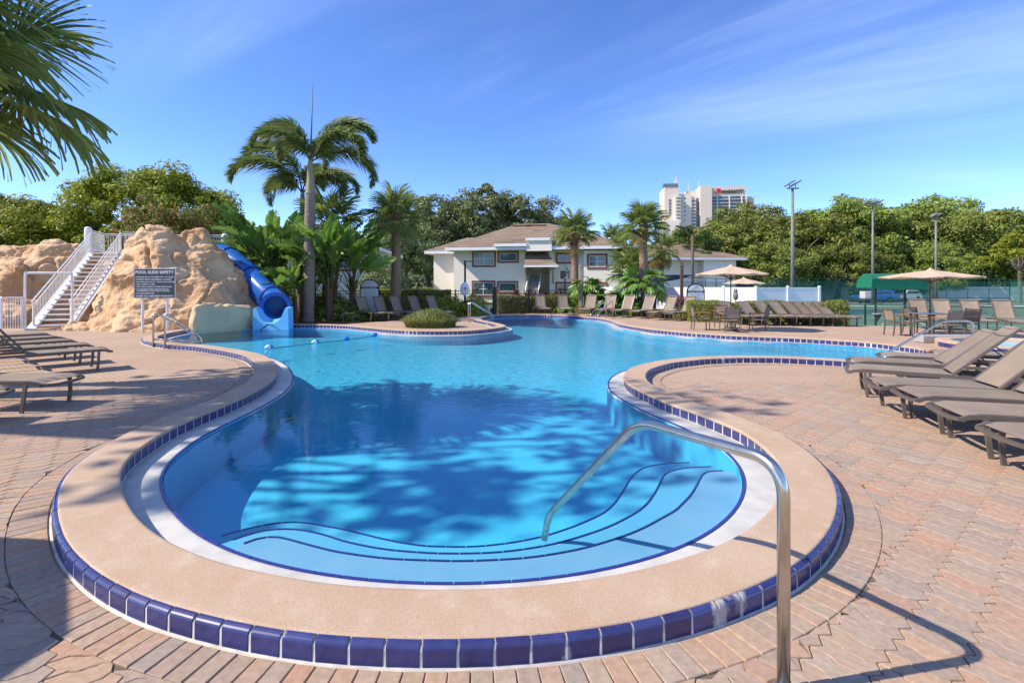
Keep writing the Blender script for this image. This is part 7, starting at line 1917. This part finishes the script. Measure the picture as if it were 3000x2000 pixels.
# ------------------------------------------------------------------ signs and small things by the pool
def rules_sign(label, px, d, ytop, w):
    zt_ = EYE + (HOR - ytop) * d / F; t = thing('pool_rules_sign', label, 'sign', ((px - 1500) / F * d, d, -0.04)); ho = zt_ - w * 0.42
    def arch(ww, h_): return [(-ww / 2, 0.32), (ww / 2, 0.32), (ww / 2, h_)] + [(ww / 2 * math.cos(a), h_ + ww * 0.42 * math.sin(a)) for a in np.linspace(0.15, PI - 0.15, 13)] + [(-ww / 2, h_)]
    Mx = Matrix.Rotation(R(90), 4, 'X')
    m = MB(); m.prism(arch(w, ho), -0.03, 0.03, Mx); m.build('frame', 'black_metal', t)
    m = MB(); m.prism(arch(w - 0.1, ho - 0.02), 0.031, 0.036, Mx); pn_ = m.build('panel', 'sign_white', t)
    m = MB(); m.box((0, -0.039, ho - 0.03), (w - 0.1, 0.006, 0.10)); m.build('title_band', 'black_metal', pn_)
    text('lettering', 'POOL RULES', 0.095, (0, -0.0425, ho - 0.065), (R(90), 0, 0), 'sign_white', pn_, 0.0008, 'CENTER', 0.001, width=w * 0.72)
    m = MB(); z_ = ho - 0.16; k = 0
    while z_ > 0.45:
        ww = (w - 0.2) * rs.uniform(.6, 1.0); m.box((0, -0.0385, z_), (ww, 0.003, 0.014)); z_ -= 0.055
    m.build('print_line', 'print_grey', pn_, kind='stuff')
    m = MB()
    for k in range(-4, 5):
        for s in (-1, 1):
            a = (k * 0.11 - s * 0.18, ho + 0.04); b = (k * 0.11 + s * 0.18, ho + w * 0.36)
            if abs(a[0]) < w * .42 and abs(b[0]) < w * .30: m.tube([(a[0], -0.04, a[1]), (b[0], -0.04, b[1])], 0.006, 4)
    m.build('lattice', 'print_grey', pn_, kind='stuff')
    for s in (-1, 1): m = MB(); m.box((s * (w / 2 - 0.03), 0, 0.17), (0.06, 0.06, 0.36)); m.build('post', 'black_metal', t)
rules_sign('arched white pool rules sign behind the shaded loungers', 1083, 26.1, 815, 0.98)
rules_sign('arched white pool rules sign behind the last tan lounger', 2038, 25.6, 828, 0.90)
lr = thing('life_ring_case', 'pale oval life ring case on a black post by the gate', 'life ring', (-2.56, 27.75, -0.05))
m = MB(); m.tube([(0, 0.18, 0), (0, 0.18, 3.05)], 0.055, 8); m.build('post', 'black_metal', lr)
m = MB(); m.box((0.22, 0.18, 3.0), (0.5, 0.06, 0.05)); m.build('lamp_arm', 'black_metal', lr)
m = MB(); m.sphere((0, 0, 1.5), (0.25, 0.11, 0.36), 20, 14); cs = m.build('case', 'ring_box', lr, True)
m = MB(); m.lathe([(0.09, 0), (0.09, 0.012), (0, 0.012)], 20); lb_ = m.build('badge', 'ring_orange', cs); lb_.location = (0.03, -0.105, 1.52); lb_.rotation_euler = (R(90), 0, 0)
m = MB(); m.box((0.75, 0.6, 0.28), (0.75, 0.5, 0.56), bev=0.04); bx = m.build('storage_box', 'white_vinyl'); bx.location = (-2.35, 27.9, -0.02); tag(bx, 'white storage box beside the black gate post', 'box')
hn = thing('number_sign', 'black building number sign with gooseneck lamp before the house', 'sign', ((1655 - 1500) / F * 34, 34, -0.07))
m = MB(); m.box((0, 0, 2.42), (0.60, 0.04, 0.52)); pn_ = m.build('panel', 'black_metal', hn)
for z_ in (2.52, 2.36): m = MB(); m.box((0, -0.022, z_), (0.58, 0.004, 0.015)); m.build('divider', 'print_grey', pn_)
m = MB(); m.box((0.14, -0.022, 2.605), (0.22, 0.004, 0.045)); m.build('print_line', 'ring_orange', pn_, kind='stuff')
text('lettering', '20', 0.15, (0.23, -0.024, 2.385), (R(90), 0, 0), 'sign_white', pn_, 0.0008, 'RIGHT', 0.003)
m = MB(); m.box((0.15, -0.022, 2.29), (0.18, 0.004, 0.03)); m.box((0.08, -0.022, 2.22), (0.3, 0.004, 0.035)); m.build('print_line', 'sign_white', pn_, kind='stuff')
m = MB(); m.tube([(0, 0.05, 0), (0, 0.05, 2.3)], 0.05, 8); m.build('post', 'black_metal', hn)
m = MB(); m.tube(crom([(0, 0, 2.68), (0, 0, 2.98), (0.05, -0.02, 3.07), (0.12, -0.04, 3.0), (0.13, -0.04, 2.88)], 4), 0.014, 6); m.lathe([(0.02, 0.12), (0.05, 0.08), (0.11, 0.0)], 12, (0.13, -0.04, 2.76), False); m.build('gooseneck_lamp', 'black_metal', hn)
ow = thing('owl_decoy', 'grey owl decoy perched on a stake above the clipped hedge', 'owl decoy', ((2155 - 1500) / F * 22.9, 22.9, 0.9))
m = MB(); m.lathe([(0.05, 0.08), (0.10, 0.16), (0.115, 0.26), (0.10, 0.37), (0.075, 0.42)], 14); m.sphere((0, 0, 0.48), (0.095, 0.09, 0.09), 14, 10); m.lathe([(0.03, 0), (0.005, 0.07)], 6, (-0.055, -0.01, 0.54)); m.lathe([(0.03, 0), (0.005, 0.07)], 6, (0.055, -0.01, 0.54)); m.build('body', 'owl', ow, True)
m = MB(); m.tube([(0, 0, -0.1), (0, 0, 0.12)], 0.015, 6); m.build('stake', 'pole_grey', ow)
